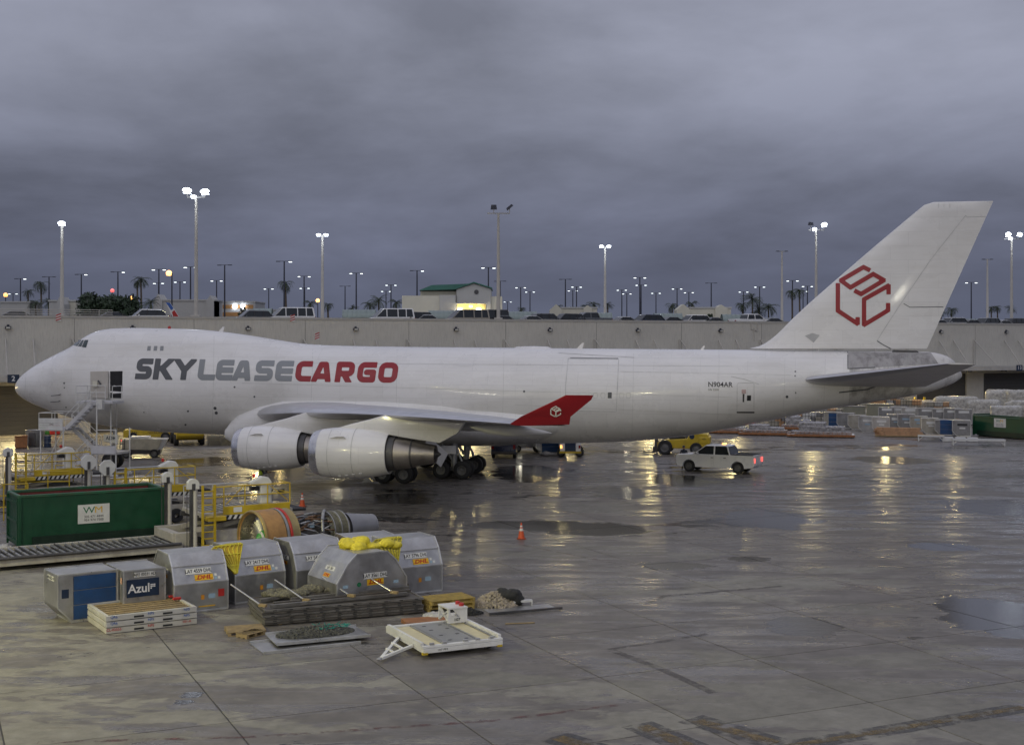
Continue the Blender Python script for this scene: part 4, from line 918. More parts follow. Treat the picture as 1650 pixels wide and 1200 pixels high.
# crown antennas
def ant(px, py, h, w): 
    t, z = loc_pt(px, py); part('antenna', MB().prism([(t - w, z - .1), (t + w * .5, z - .1), (t + w, z + h), (t + w * .55, z + h)], 'y', -0.03, 0.03), plane_white, PL)
ant(356, 534, 0.35, 0.28); ant(934, 562, 0.42, 0.32); ant(1131, 563.5, 0.28, 0.2)
t, z = loc_pt(858, 561); part('satcom_fairing', MB().loft([[(t + a * 1.4, 0.5 * b_ * math.cos(q), z - 0.05 + 0.2 * b_ * math.sin(q)) for q in np.linspace(0, math.pi, 9)] for a, b_ in ((-1, .1), (-.8, .8), (0, 1), (.8, .8), (1, .1))], close=False), plane_white, PL, True)
part('crown_beacon', MB().lathe([(-.1, .12), (.1, .12), (.18, .02)], 'z', (*[loc_pt(273, 528.8)[0], 0], loc_pt(273, 528.8)[1]), 10), red, PL, True)

# ---- aerofoil surfaces
def foil(le, chord, thick, L, zle, n=14, tilt=0.0):
    """closed section at span L; returns ring of (t, -L, z)"""
    P = []
    xs = [0.5 * (1 - math.cos(math.pi * i / n)) for i in range(n + 1)]
    yt = lambda x: 5 * thick * (0.2969 * math.sqrt(x) - 0.126 * x - 0.3516 * x * x + 0.2843 * x ** 3 - 0.1036 * x ** 4)
    for x in reversed(xs): P.append((le + x * chord, -L, zle + chord * (yt(x) + 0.015 * math.sin(math.pi * x) - tilt * x)))
    for x in xs[1:-1]: P.append((le + x * chord, -L, zle + chord * (-yt(x) + 0.015 * math.sin(math.pi * x) - tilt * x)))
    return P
WLE = pch([0, 3.3, 31.3], [18.4, 20.6, 44.4]); WTE = pch([0, 3.3, 12.5, 31.3], [34.4, 35.0, 37.9, 47.0])
WZ = pch([0, 3.3, 12, 20.8, 31.3], [4.2, 4.36, 5.0, 5.42, 5.68]); WTH = pch([0, 8, 20, 31.3], [0.125, 0.10, 0.08, 0.075])
def mirror(mb): mb.v = [(a, -b_, c) for a, b_, c in mb.v]; return mb
LS = [1.5, 3.3, 6, 9, 12.5, 17, 20.8, 25, 29, 31.3]
for sd in (1, -1):
    secs = [foil(WLE(L), WTE(L) - WLE(L), WTH(L), L, WZ(L), 16, 0.02) for L in LS]
    mb = MB().loft([f[20:] + f[:13] for f in secs], close=False, caps=False)
    if sd < 0: mirror(mb)
    wg = part('wing', mb, plane_grey, PL, 40)
    mb = MB().loft([f[12:21] for f in secs[1:]], close=False, caps=False)            # bare metal slat edge, its own piece of the section
    if sd < 0: mirror(mb)
    part('leading_edge', mb, silver, wg, 40)
    # winglet
    base = [foil(44.3, 2.75, 0.08, 31.3, 5.68, 10), foil(44.9, 2.25, 0.07, 31.62, 6.05, 10), foil(46.6, 1.55, 0.06, 32.0, 6.85, 10), foil(47.0, 1.25, 0.05, 32.12, 7.05, 10)]
    out_ = []
    for f, cant in zip(base, (0.0, 0.6, 1.0, 1.0)):
        zc = f[10][2]; out_.append([(a, b_ - (c - zc) * cant * 0.9, zc + (c - zc) * (1 - cant) ) for a, b_, c in f])
    mb = MB().loft(out_)
    if sd < 0: mirror(mb)
    wgl = part('winglet', mb, crimson, PL, 40, label='crimson upturned winglet')
    # canoe fairings under the trailing edge
    for L, ln, r_ in ((7.6, 5.4, 0.55), (15.4, 5.2, 0.5), (18.3, 4.8, 0.45), (25.2, 4.2, 0.4)):
        te = WTE(L); zc = WZ(L) - 0.45; rings = []
        for u, k in ((0, .05), (.08, .45), (.25, .9), (.45, 1), (.7, .75), (.9, .35), (1, .05)):
            rings.append([(te - ln * .68 + u * ln, -L + .5 * r_ * k * math.cos(q), zc - .25 * u + r_ * k * 0.8 * math.sin(q)) for q in np.linspace(0, 2 * math.pi, 13)[:-1]])
        mb = MB().loft(rings)
        if sd < 0: mirror(mb)
        part('flap_fairing', mb, plane_grey, PL, True)
    # engines
    for L, ti, zc in ((11.7, 22.75, 2.72), (20.8, 31.15, 3.30)):
        def E_(nm, prof, mat, n=40, par=None, sm=40, zo=0.0):
            mb = MB().lathe(prof, 'x', (ti, -L, zc + zo), n)
            if sd < 0: mirror(mb)
            return part(nm, mb, mat, par or PL, sm, fix=False)
        cw = E_('fan_cowl', [(0.5, 1.30), (0.8, 1.345), (1.1, 1.385), (1.9, 1.42), (2.8, 1.39), (3.6, 1.28), (4.35, 1.12), (4.36, 1.08), (3.9, 1.04)], plane_white)
        E_('inlet_lip', [(0.5, 0.99), (0.16, 1.03), (0.03, 1.085), (0.0, 1.12), (0.04, 1.16), (0.16, 1.215), (0.32, 1.26), (0.5, 1.302)], M('bright_inlet_lip', (0.62, 0.62, 0.64), 0.28, 0.9), par=cw)
        E_('inlet_duct', [(0.5, 0.99), (1.3, 1.0), (1.31, 0.3)], dsteel, par=cw)
        E_('fan_spinner', [(0.75, 0.0), (0.9, 0.12), (1.3, 0.32)], dsteel, par=cw)
        E_('cowl_seam', [(2.52, 1.412), (2.54, 1.415), (2.56, 1.412)], seam, par=cw); E_('cowl_seam', [(1.15, 1.392), (1.17, 1.397), (1.19, 1.395)], seam, par=cw)
        E_('fan_duct', [(3.9, 1.04), (3.6, 1.0), (3.6, 0.6)], hdark, par=cw)
        E_('nozzle_gap_shade', [(3.5, 0.97), (4.3, 0.96), (4.72, 0.93), (4.74, 0.88)], dsteel, par=cw); E_('core_cowl', [(4.6, 0.87), (4.85, 0.86), (5.4, 0.80), (6.2, 0.62), (6.95, 0.5), (6.9, 0.46), (6.5, 0.46)], titan)  # front of the core coloured dark as the shade inside the fan nozzle
        E_('core_band', [(5.62, 0.765), (5.66, 0.772), (5.72, 0.755)], dsteel, par=cw)
        E_('exhaust_plug', [(6.4, 0.44), (6.9, 0.3), (7.25, 0.02)], dsteel)
        for q in range(4):
            a_ = R(-58 + q * 4); mb = MB().box((ti + 1.7 + q * .42, -L - 1.425 * math.cos(a_), zc + 1.425 * math.sin(a_)), (.16, .03, .05))
            if sd < 0: mirror(mb)
            part('cowl_latch', mb, seam, cw)
        a_ = R(38); mb = MB().prism([(ti + 1.2, 0), (ti + 2.2, 0), (ti + 2.1, .22), (ti + 1.7, .2)], 'z', -.012, .012); mb.v = [(x, -L - (1.40 + y) * math.cos(a_) - z * math.sin(a_), zc + (1.40 + y) * math.sin(a_)) for x, y, z in mb.v]
        if sd < 0: mirror(mb)
        part('nacelle_strake', mb, plane_white, cw)
        # pylon
        wle = WLE(L); wz = WZ(L)
        pts = [(ti + 1.3, zc + 1.36), (ti + 2.2, zc + 1.62), (ti + 3.4, zc + 1.92), (wle + 0.25, wz + 0.06), (wle + 1.6, wz - 0.2), (wle + 4.6, wz - 0.35), (wle + 4.2, wz - 0.95), (ti + 7.2, zc + 0.62), (ti + 5.4, zc + 0.86), (ti + 4.4, zc + 1.02), (ti + 3.0, zc + 1.3)]
        mb = MB().prism(pts, 'y', -L - 0.24, -L + 0.24)
        if sd < 0: mirror(mb)
        part('pylon', mb, plane_white, PL, bevel=0.1, smooth=50)
# wing root fairing and belly fairing
def blob(name, stations, mat, yc, n=20, par=PL):
    rings = [[(t, yc + ry * math.cos(q), z + rz_ * math.sin(q)) for q in np.linspace(0, 2 * math.pi, n + 1)[:-1]] for t, z, ry, rz_ in stations]
    return part(name, MB().loft(rings), mat, par, 'full')
blob('belly_fairing', [(16.4, 3.6, .4, .3), (17.6, 3.8, 2.0, 0.9), (19.2, 3.9, 3.0, 1.4), (21, 3.9, 3.6, 1.7), (26, 3.85, 3.75, 1.75), (33, 3.85, 3.75, 1.78), (37.5, 3.85, 3.6, 1.7), (40.0, 3.9, 3.3, 1.5), (42.0, 4.0, 2.7, 1.2), (43.6, 4.2, 1.2, .6)], plane_white, 0, 32)
# near wing-root cuff
mb = MB(); 
part('wing_root_cuff', MB().loft([[(t, -(L0 + w_ * math.cos(q)), z0 + h_ * math.sin(q)) for q in np.linspace(-math.pi / 2, math.pi / 2, 9)] for t, L0, w_, z0, h_ in ((18.0, 2.7, .1, 2.9, .3), (18.5, 2.6, .5, 3.05, .8), (19.5, 2.6, .82, 3.3, 1.2), (20.8, 2.7, .92, 3.6, 1.45), (22.5, 2.8, .95, 3.85, 1.6), (26, 2.9, .75, 4.1, 1.4), (30, 3.0, .5, 4.3, 1.15), (34, 3.0, .3, 4.4, .85), (38, 2.9, .05, 4.5, .4))], close=False), plane_white, PL, True)
# ---- fin, rudder
FP = [(1196, 563.6), (1222, 558), (1243, 546), (1262, 529), (1280, 510.5), (1310, 483), (1340, 457), (1400, 405), (1450, 363), (1480, 338), (1492, 329), (1504, 325.8)]
TEP = [(1600, 325), (1496, 556)]
def fin_LE(z): return FLE(z)
le = [loc_pt(*q) for q in FP]; te = [loc_pt(*q) for q in TEP]
FLE = pch([q[1] for q in le], [q[0] for q in le])
FTE = lambda z: te[1][0] + (te[0][0] - te[1][0]) * (z - te[1][1]) / (te[0][1] - te[1][1])
zs = [9.0, 9.15, 9.35, 9.6, 9.9, 10.3, 11, 12, 13, 14, 15, 16, 17, 18, le[-1][1] - .18, le[-1][1]]
FINTH = 0.085
def fin_ring(z):
    a = FLE(z); b_ = FTE(z) if z > 9.9 else max(FTE(z), loc_pt(1492, 560)[0]); c = b_ - a; n = 14; P = []
    thk = min(FINTH * c, 0.95) / c * (0.35 if z > le[-1][1] - .05 else 1)
    xs = [0.5 * (1 - math.cos(math.pi * i / n)) for i in range(n + 1)]; yt = lambda x: 5 * thk * (0.2969 * math.sqrt(x) - 0.126 * x - 0.3516 * x * x + 0.2843 * x ** 3 - 0.1036 * x ** 4)
    for x in reversed(xs): P.append((a + x * c, -c * yt(x), z))
    for x in xs[1:-1]: P.append((a + x * c, c * yt(x), z))
    return P
part('fin', MB().loft([fin_ring(z) for z in zs]), plane_white, PL, 45)
def finL(t, z):
    a = FLE(z); c = FTE(z) - a; x = min(max((t - a) / c, 0), 1); thk = min(FINTH * c, 0.95) / c
    return c * 5 * thk * (0.2969 * math.sqrt(x) - 0.126 * x - 0.3516 * x * x + 0.2843 * x ** 3 - 0.1036 * x ** 4)
def fin_s(px, py, off=0.014):
    L = 0.3
    for _ in range(8):
        t, z = loc_pt(px, py, L); L = finL(t, z)
    return (t, -(L + off), z)
zoom = 470 / 1650
decal('tail_logo', logo_sdf(zoom, zoom, 1180, 300, 3.55), 1340, 1440, 422, 532, 1.2, fin_s, crimson, PL)
def fline(name, pts, w, mat):
    A, B_ = [], []
    for k, q in enumerate(pts):
        p0, p1 = pts[max(k - 1, 0)], pts[min(k + 1, len(pts) - 1)]; d = math.hypot(p1[0] - p0[0], p1[1] - p0[1]); nx, ny = -(p1[1] - p0[1]) / d * w / 2, (p1[0] - p0[0]) / d * w / 2
        A.append(fin_s(q[0] + nx, q[1] + ny)); B_.append(fin_s(q[0] - nx, q[1] - ny))
    part(name, MB().add(A + B_, [(k, k + 1, len(pts) + k + 1, len(pts) + k) for k in range(len(pts) - 1)]), mat, PL, fix=False)
fline('rudder_hinge_line', [(1413, 549), (1430, 522), (1455, 484), (1500, 418), (1556, 347)], 0.9, seam); fline('rudder_split', [(1456, 489), (1466, 495), (1520, 494.5)], 1.1, dgrey)
fline('rudder_tip_seam', [(1556, 347), (1558, 350), (1588, 349)], 0.9, seam); fline('fin_seam', [(1220, 563), (1300, 564.5)], 0.9, seam)
fline('rudder_base_line', [(1413, 549), (1424, 556), (1436, 562)], 1.4, dgrey)
for x in (1512.5, 1521, 1530.5): fline('tip_mark', [(x, 328), (x, 335)], 0.8, seam)
def fin_patch(nm, pts, mat): 
    V = [fin_s(*q) for q in pts]; part(nm, MB().add(V, [tuple(range(len(V)))]), mat, PL)
fin_patch('repaired_skin_patch', [(1297, 541), (1309, 536.5), (1321, 540), (1311, 552)], lgrey)
# dirty housing under the rudder
rb = loc_pt(1430, 566); re_ = loc_pt(1500, 566)
part('rudder_foot', MB().prism([(rb[0], rb[1] - .3), (re_[0] - .6, rb[1] - .3), (re_[0] - .9, rb[1] + .05), (rb[0] + .4, rb[1] + .1)], 'y', -.32, .32), dsteel, PL, bevel=0.04)
# ---- tailplane
for sd in (1, -1):
    tl0, zl0 = loc_pt(1287, 613, 1.9); tl1, zl1 = loc_pt(1527, 586, 11.0); tt0 = loc_pt(1497, 621, 1.9)[0]; tt1 = loc_pt(1572, 584, 11.0)[0]
    rings = []
    for L in (1.0, 1.9, 4, 7, 10.2, 11.0):
        u = (L - 1.9) / 9.1; a = tl0 + (tl1 - tl0) * u; b_ = tt0 + (tt1 - tt0) * u; k = 0.6 if L > 10.8 else 1
        rings.append(foil(a, b_ - a, 0.095 * k, L, zl0 + (zl1 - zl0) * u, 12, 0.03))
    mb = MB().loft(rings)
    if sd < 0: mirror(mb)
    st = part('tailplane', mb, plane_tail, PL, 40)
    nose = []
    for r_ in rings[1:]: nose.append([(a - .012, b_, c) for a, b_, c in r_[9:16]])
    mb = MB().loft(nose, close=False, caps=False)
    if sd < 0: mirror(mb)
    part('leading_edge', mb, silver, st, True, fix=False)
part('tailplane_seal', MB().loft([[(t, -(L0 + w_ * math.cos(q)), z0 + h_ * math.sin(q)) for q in np.linspace(-math.pi / 2, math.pi / 2, 9)] for t, L0, w_, z0, h_ in ((tl0 - .5, 1.75, .05, zl0 + .15, .1), (tl0 + .6, 1.7, .3, zl0 + .25, .5), (tl0 + 3, 1.3, .42, zl0 + .3, .55), (tl0 + 6, .9, .35, zl0 + .3, .5), (tl0 + 8, .6, .2, zl0 + .3, .3))], close=False), plane_dirty, PL, True)
# winglet badge: on the outer face of the near winglet
zw = 420 / 1650; q0 = Vector((46.2, -31.9, 6.5))
nrm = Vector((0.0, -1.35, 0.42)).normalized()
sxw, syw = (880 - 812) / (895 - 583) * zw, (675 - 605) / (795 - 448) * zw
ox_, oy_ = 680 + 812 * zw - 583 * sxw, 500 + 605 * zw - 448 * syw
WM_ = Matrix.Translation((XN, YN, 0)) @ Matrix.Rotation(-YAW, 4, 'Z'); WMi = WM_.inverted()
wgl_bvh = None
from mathutils.bvhtree import BVHTree
near_wl = [o for o in PL.children if o.name.startswith('winglet')][0]
wgl_bvh = BVHTree.FromPolygons([v.co.copy() for v in near_wl.data.vertices], [tuple(p.vertices) for p in near_wl.data.polygons])
o_cam = WMi @ Vector((0, 0, CH))
def wl_s(px, py):
    dirw = Vector(((px - CX) / FPX, 1, (HY - py) / FPX)); d = (WMi.to_3x3() @ dirw).normalized()
    h = wgl_bvh.ray_cast(o_cam, d)
    if h[0] is None: h = (o_cam + d * 62, 0, 0, 0)
    return tuple(h[0] - d * 0.03)
decal('winglet_logo', logo_sdf(sxw, syw, ox_, oy_, 0.85), 885, 906, 652, 673.5, 0.6, wl_s, lett_white, PL)
# ---- landing gear
wh_t = MB().lathe([(-0.2, 0.31), (-0.21, 0.5), (-0.16, 0.6), (0, 0.625), (0.16, 0.6), (0.21, 0.5), (0.2, 0.31)], 'y', n=24).mesh('wheel', rubber, True)
wh_r = MB().lathe([(-0.205, 0.33), (-0.20, 0.29), (-0.12, 0.27), (-0.1, 0.12), (-0.16, 0.1), (-0.17, 0.01)], 'y', n=20).mesh('rim', rim_m, True)
def bogie(t0, L):
    g = part('gear_beam', MB().beam((t0 - 0.85, -L, 0.64), (t0 + 0.85, -L, 0.64), 0.22, 0.26).tube((t0, -L, 0.66), (t0 + 0.1, -L, 3.0), 0.2, 0.24, 12).tube((t0 + .75, -L, .8), (t0 + .15, -L, 2.2), 0.08).tube((t0, -L - .1, 1.2), (t0 - 1.4, -L, 3.1), 0.1), steel, PL)
    for dt in (-0.74, 0.74):
        part('axle', MB().tube((t0 + dt, -L - .55, .625), (t0 + dt, -L + .55, .625), 0.1), steel, PL)
        for dy in (-0.56, 0.56):
            w_ = part('wheel', wh_t, rubber, PL, loc=(t0 + dt, -L + dy, .625)); r_ = part('rim', wh_r, plane_grey, w_, rot=(0, 0, 0 if dy < 0 else math.pi))
for t0, L in ((31.4, 5.5), (31.4, -5.5), (34.55, 1.92), (34.55, -1.92)): bogie(t0, L)
part('gear_door', MB().box((34.4, -2.9, 2.05), (1.1, 0.06, 0.55)), plane_white, PL); part('gear_door', MB().beam((33.2, -4.6, 2.6), (34.2, -3.2, 1.35), 0.06, 1.1), plane_white, PL)
part('gear_strut', MB().tube((7.9, 0, 0.6), (8.1, 0, 3.0), 0.15, 0.18), steel, PL)
for dy in (-.42, .42):
    w_ = part('wheel', wh_t, rubber, PL, loc=(7.9, dy, .625)); part('rim', wh_r, plane_grey, w_, rot=(0, 0, 0 if dy < 0 else math.pi))
# ------------------------------------------------------------------ near left: containers, skips, pallets, loaders
GA = R(30)
def place(pxl, Y, th, lx, ly):
    """origin of a thing whose local point (lx, ly) is seen at column pxl, distance Y"""
    X = (pxl - CX) * Y / FPX; c, s_ = math.cos(th), math.sin(th)
    return (X - (lx * c - ly * s_), Y - (lx * s_ + ly * c), 0)
FR = (R(90), 0, 0)                      # lettering that faces local -y
LF = (R(90), 0, R(-90))                 # lettering that faces local -x
def dhl(parent, x, y, z, rot, k=1.0, n=None):
    pl = part('logo_plate', MB().box((0, 0, 0), (0.66 * k, 0.006, 0.21 * k)), label_yel, parent, loc=(x, y, z), rot=(rot[0] - R(90), rot[1], rot[2]))
    text(pl, 'DHL', 0.2 * k, (0, -0.008, 0), FR, lett_red, 0.006, 0.25, 1.35)
    for q in (-1, 1): part('stripe', MB().box((q * 0.27 * k, -0.006, -0.045 * k), (0.1 * k, 0.004, 0.012 * k)), lett_red, pl)
def code(parent, s_, x, y, z, rot, k=1.0):
    pl = part('code_plate', MB().box((0, 0, 0), (0.92 * k, 0.006, 0.2 * k)), label_white, parent, loc=(x, y, z), rot=(rot[0] - R(90), rot[1], rot[2]))
    text(pl, s_, 0.185 * k, (0, -0.008, 0), FR, lettering, 0.003, 0, 0.82)
def lay(label, s_, pxl, Y, th, w, d, end_front=False, cover=None, clutter=True):
    """contoured container: two sloped flanks. Usual stance shows the sloped flank (+ code) to local -y; end_front shows the eight-sided end"""
    t = thing('air_cargo_container', label, 'air container', place(pxl, Y, th, -w / 2, -d / 2), th, 'contoured courier containers in the near row')
    z1, zm, z2 = 1.02, 1.62, 2.0
    if end_front:
        pr = [(-w / 2, 0.06), (w / 2, 0.06), (w / 2, z1), (w / 2 - .42, zm + .05), (w / 2 - .78, z2), (-w / 2 + .78, z2), (-w / 2 + .42, zm + .05), (-w / 2, z1)]
        part('shell', MB().prism(pr, 'y', -d / 2, d / 2), alu, t, bevel=0.03)
        ends = [(-d / 2, 'y'), (d / 2, 'y')]
    else:
        pr = [(-d / 2, 0.06), (d / 2, 0.06), (d / 2, z1), (d / 2 - .28, zm), (d / 2 - .62, z2), (-d / 2 + .62, z2), (-d / 2 + .28, zm), (-d / 2, z1)]
        part('shell', MB().prism(pr, 'x', -w / 2, w / 2), alu, t, bevel=0.03)
        ends = [(-w / 2, 'x'), (w / 2, 'x')]
    part('base_rail', MB().b(-w / 2 - .02, w / 2 + .02, -d / 2 - .02, d / 2 + .02, 0.0, 0.075), alu_edge, t, bevel=0.015)
    for e, ax in ends:                 # bright edge rails that follow the end profile
        mb = MB()
        for a, b_ in zip(pr, pr[1:] + pr[:1]):
            P = [(e, *q) if ax == 'x' else (q[0], e, q[1]) for q in (a, b_)]
            mb.beam(P[0], P[1], 0.05, 0.05)
        part('edge_rail', mb, alu_edge, t)
    mb = MB()
    if not end_front:
        yc = lambda z: (-d / 2 if z <= z1 else (-d / 2 + (z - z1) / (zm - z1) * .28 if z < zm else -d / 2 + .28 + (z - zm) / (z2 - zm) * .34))
        for z in (z1, 1.6): part('seam_rail', MB().b(-w / 2, w / 2, yc(z) - .02, yc(z) + .01, z - .02, z + .02), alu_edge, t)
        tilt = math.atan2(.28, zm - z1)
        rt = (R(90) - tilt, 0, 0)
        code(t, s_, -.05, yc(1.42) - .015, 1.42, rt); dhl(t, .12, yc(1.2) - .015, 1.2, rt)
        for q in range(5): part('sticker', MB().box((0, 0, 0), (.09, .005, .09)), label_blue if q % 2 else label_white, t, loc=(.42 + .12 * (q % 3), yc(1.15 + .1 * (q // 3)) - .015, 1.15 + .1 * (q // 3)), rot=(-tilt, 0, 0))
        part('sticker', MB().box((0, 0, 0), (.12, .005, .16)), M('orange_label', (.6, .25, .02), .5), t, loc=(.05, -d / 2 - .006, .52)); part('sticker', MB().box((0, 0, 0), (.24, .005, .16)), label_blue, t, loc=(.38, -d / 2 - .006, .54))
        if clutter: part('sticker', MB().box((0, 0, 0), (.22, .005, .26)), red, t, loc=(.72, -d / 2 - .006, .62)); part('tape_strip', MB().box((0, 0, 0), (.6, .004, .04)), label_yel, t, loc=(.2, -d / 2 - .006, .2))
        code(t, s_[:8], -w / 2 - .012, -.3, 1.42, LF, .7); dhl(t, -w / 2 - .012, -.3, 1.22, LF, .6)
    else:
        code(t, s_, .12, -d / 2 - .012, 1.2, FR); dhl(t, .12, -d / 2 - .012, .97, FR)
        part('badge', MB().lathe([(0, .01), (0, .08), (-.008, .08)], 'y', (-.52, -d / 2 - .004, .93), 14), lett_green, t)
        for q in (-1.05, .95): part('sticker', MB().box((q, -d / 2 - .006, .9), (.2, .005, .11)), label_blue, t)
        tl = math.atan2(.42, zm + .05 - z1)
        for s2, zz, fn in ((s_, 1.42, code),): 
            fn(t, s2[:8], -w / 2 + .26, -.1, 1.42, (R(90) - tl, 0, R(-90)), .75); 
        dhl(t, -w / 2 + .11, -.1, 1.2, (R(90) - tl, 0, R(-90)), .7)
    if cover:
        fl = [(z1 + .05, -d / 2), (zm, -d / 2 + .28), (z2, -d / 2 + .62), (z2, -d / 2 + .95)]      # up the flank and onto the roof
        def fp(x, v, off):
            k = min(int(v * 3), 2); u = v * 3 - k; z = fl[k][0] + (fl[k + 1][0] - fl[k][0]) * u; y = fl[k][1] + (fl[k + 1][1] - fl[k][1]) * u
            return (x, y - off * .8, z + off * .6)
        def xl(v): return -w / 2 + (-.05 - .75 * min(1, v / .55) if v < .55 else -.80 + .9 * (v - .55) / .45)
        def xr(v): return -w / 2 + .04 + .5 * min(1, v / .7)
        nv, nu = 12, 7; g = random.Random(len(s_) + int(w * 100)); top_, bot_ = [], []
        for j in range(nv + 1):
            v = j / nv
            for i in range(nu + 1):
                x = xl(v) + (xr(v) - xl(v)) * i / nu; top_.append(fp(x, v, .10 + g.uniform(-.02, .02))); bot_.append(fp(x, v, .05))
        n1 = nu + 1; F = [(j * n1 + i, j * n1 + i + 1, (j + 1) * n1 + i + 1, (j + 1) * n1 + i) for j in range(nv) for i in range(nu)]; no_ = len(top_)
        mb = MB().add(top_ + bot_, F + [tuple(no_ + q for q in reversed(f)) for f in F])
        o_ = part('net_cover', mb, cover, t, 'full', label='yellow netted cover draped over the container flank')
        mb = MB()
        for i in range(0, nu + 1, 1): mb.path([fp(xl(j / nv) + (xr(j / nv) - xl(j / nv)) * i / nu, j / nv, .13) for j in range(nv + 1)], .02, 4)
        for j in range(2, nv + 1, 3): mb.path([fp(xl(j / nv) + (xr(j / nv) - xl(j / nv)) * i / nu, j / nv, .13) for i in range(nu + 1)], .02, 4)
        part('net_cords', mb, M('bright_yellow_cord', (.60, .52, .04), .6), o_)
    return t
lay('dented silver contoured container coded LAY 4559 DHL beside the dark blue container', 'LAY 4559 DHL', 280.7, 45.0, R(32), 1.92, 2.5)
lay('silver contoured container coded LAY 2417 DHL with a yellow netted cover on its left', 'LAY 2417 DHL', 379, 46.75, R(36), 1.95, 2.5, cover=yellow3, clutter=False)
lay('silver contoured container coded LAY 5472 DHL, middle of the courier row', 'LAY 5472 DHL', 478, 47.8, R(34), 1.95, 2.6, clutter=False)
lay('silver container under the crumpled yellow tarpaulin behind LAY 3561', 'LAY 1180 DHL', 566, 49.0, R(26), 1.9, 2.4, clutter=False)
lay('silver contoured container coded LAY 5796 DHL with yellowed netting, right end of the row', 'LAY 5796 DHL', 637, 48.3, R(31), 1.95, 2.6, cover=M('aged_yellow_netting', (.40, .34, .06), .6, var=.3), clutter=False)
lay('silver container showing its eight-sided end coded LAY 3561 DHL', 'LAY 3561 DHL', 543, 45.2, R(34), 2.75, 2.3, end_front=True)
# dark open flap beside the tarpaulin
t = thing('leaning_flap', 'dark loose panel with a pale edge leaning beside the yellow tarpaulin', 'panel', place(548, 47.6, R(26), 0, 0), R(26))
part('board', MB().prism([(-.45, 1.35), (.35, 1.85), (.55, 1.55), (.1, 1.1)], 'y', -.05, .02), black, t); part('pale_edge', MB().beam((-.45, -.03, 1.36), (.35, -.03, 1.87), .05), label_white, t)
part('prop', MB().beam((0, 0, 0), (0, 0, 1.2), .08), dsteel, t)
def cloth_lump(name, label, cat, pts, mat, seed=1, rough=.10, zbase=0.0, n=3, boxy=False):
    """crumpled sheet over a row of lumps: (x, y, z, r)"""
    bm = bmesh.new(); g = random.Random(seed)
    for (x, y, z, rx, ry, rz_) in pts:
        m = Matrix.Translation((x, y, z)) @ Matrix.Diagonal((rx, ry, rz_, 1)); (bmesh.ops.create_cube(bm, size=1.75, matrix=m @ Matrix.Rotation(g.uniform(-.15, .15), 4, 'Z')) if boxy else bmesh.ops.create_icosphere(bm, subdivisions=n, radius=1.0, matrix=m))
    me = bpy.data.meshes.new(name); bm.to_mesh(me); bm.free()
    o = bpy.data.objects.new(name, me)
    rm = o.modifiers.new('r', 'REMESH'); rm.mode = 'VOXEL'; rm.voxel_size = min(min(p[3:6]) for p in pts) / 4.5
    me2 = baked(o)
    from mathutils import noise as nz_
    nv = len(me2.vertices); co = np.empty(nv * 3, 'f'); me2.vertices.foreach_get('co', co); no = np.empty(nv * 3, 'f'); me2.vertex_normals.foreach_get('vector', no)
    co = co.reshape(-1, 3); no = no.reshape(-1, 3); off = Vector((seed, 0, 0))
    for k in range(nv):
        p = Vector(co[k].tolist()) * 2.3; d = nz_.noise(p + off) + .6 * abs(nz_.noise(p * 2.7)) + .35 * nz_.noise(p * 6)
        co[k] += no[k] * (d * rough)
    co[:, 2] = np.maximum(co[:, 2], zbase); me2.vertices.foreach_set('co', co.ravel()); me2.update()
    me2.materials.clear(); me2.materials.append(mat); me2.polygons.foreach_set('use_smooth', [True] * len(me2.polygons)); me2.name = name
    return me2
c3 = place(600, 47.3, R(26), 0, 0)
t = thing('tarpaulin', 'crumpled yellow tarpaulin slung over two silver containers', 'tarpaulin', c3, R(26))
part('folds', cloth_lump('folds', '', '', [(-.85, .2, 2.12, .34, .5, .22), (-.45, .1, 2.2, .36, .4, .2), (-.6, -.3, 2.0, .3, .25, .25), (0, -.1, 2.05, .35, .3, .12), (.5, -.1, 2.1, .35, .28, .16), (.85, -.1, 2.02, .25, .22, .14)], yellow2, 5, .05), yellow2, t)

# ---- lower-deck containers (one bottom corner cut away)
def ake(label, origin, th, kind, group, sc=1.0, w=2.0, d=1.53, mat=None, code_s=None, name='unit_load_container'):
    t = thing(name, label, 'air container', origin, th, group); h = 1.63 if origin[1] < 80 else rng.uniform(1.5, 1.7); mat = mat or (alu if origin[1] < 80 else rng.choice((alu, alu_dull, alu_dull, alu_tan)))
    pr = [(-w / 2 + .44, .05), (w / 2, .05), (w / 2, h), (-w / 2, h), (-w / 2, .52)]
    part('shell', MB().prism(pr, 'y', -d / 2, d / 2), mat, t, bevel=0.02)
    part('base_plate', MB().b(-w / 2 + .42, w / 2 + .02, -d / 2 - .02, d / 2 + .02, 0, .06), alu_edge, t)
    for y in (-d / 2, d / 2):
        mb = MB()
        for a, b_ in zip(pr, pr[1:] + pr[:1]): mb.beam((a[0], y, a[1]), (b_[0], y, b_[1]), .05)
        part('edge_rail', mb, alu_edge, t)
    if 'curtain' in kind:
        for q in range(3): part('curtain_panel', MB().b(-w / 2 + .5, w / 2 - .06, -d / 2 - .03, -d / 2 - .004, .1 + q * .49, .57 + q * .49), blue, t, bevel=.02)
    else:
        part('door_panel', MB().b(-w / 2 + .5, w / 2 - .1, -d / 2 - .022, -d / 2 - .004, .12, h - .1), mat, t, bevel=.01)
    if code_s: code(t, code_s, -.1 if 'curtain' not in kind else -w / 2 - .02, -d / 2 - .035 if 'curtain' not in kind else 0, 1.45, FR if 'curtain' not in kind else LF, .8)
    return t
t = ake('battered silver container with a dark blue curtain side, leftmost in the near row', place(94, 43.5, R(36), -1.0, -.765), R(36), 'curtain', 'near lower-deck containers', code_s='AKE 62521 5Y')
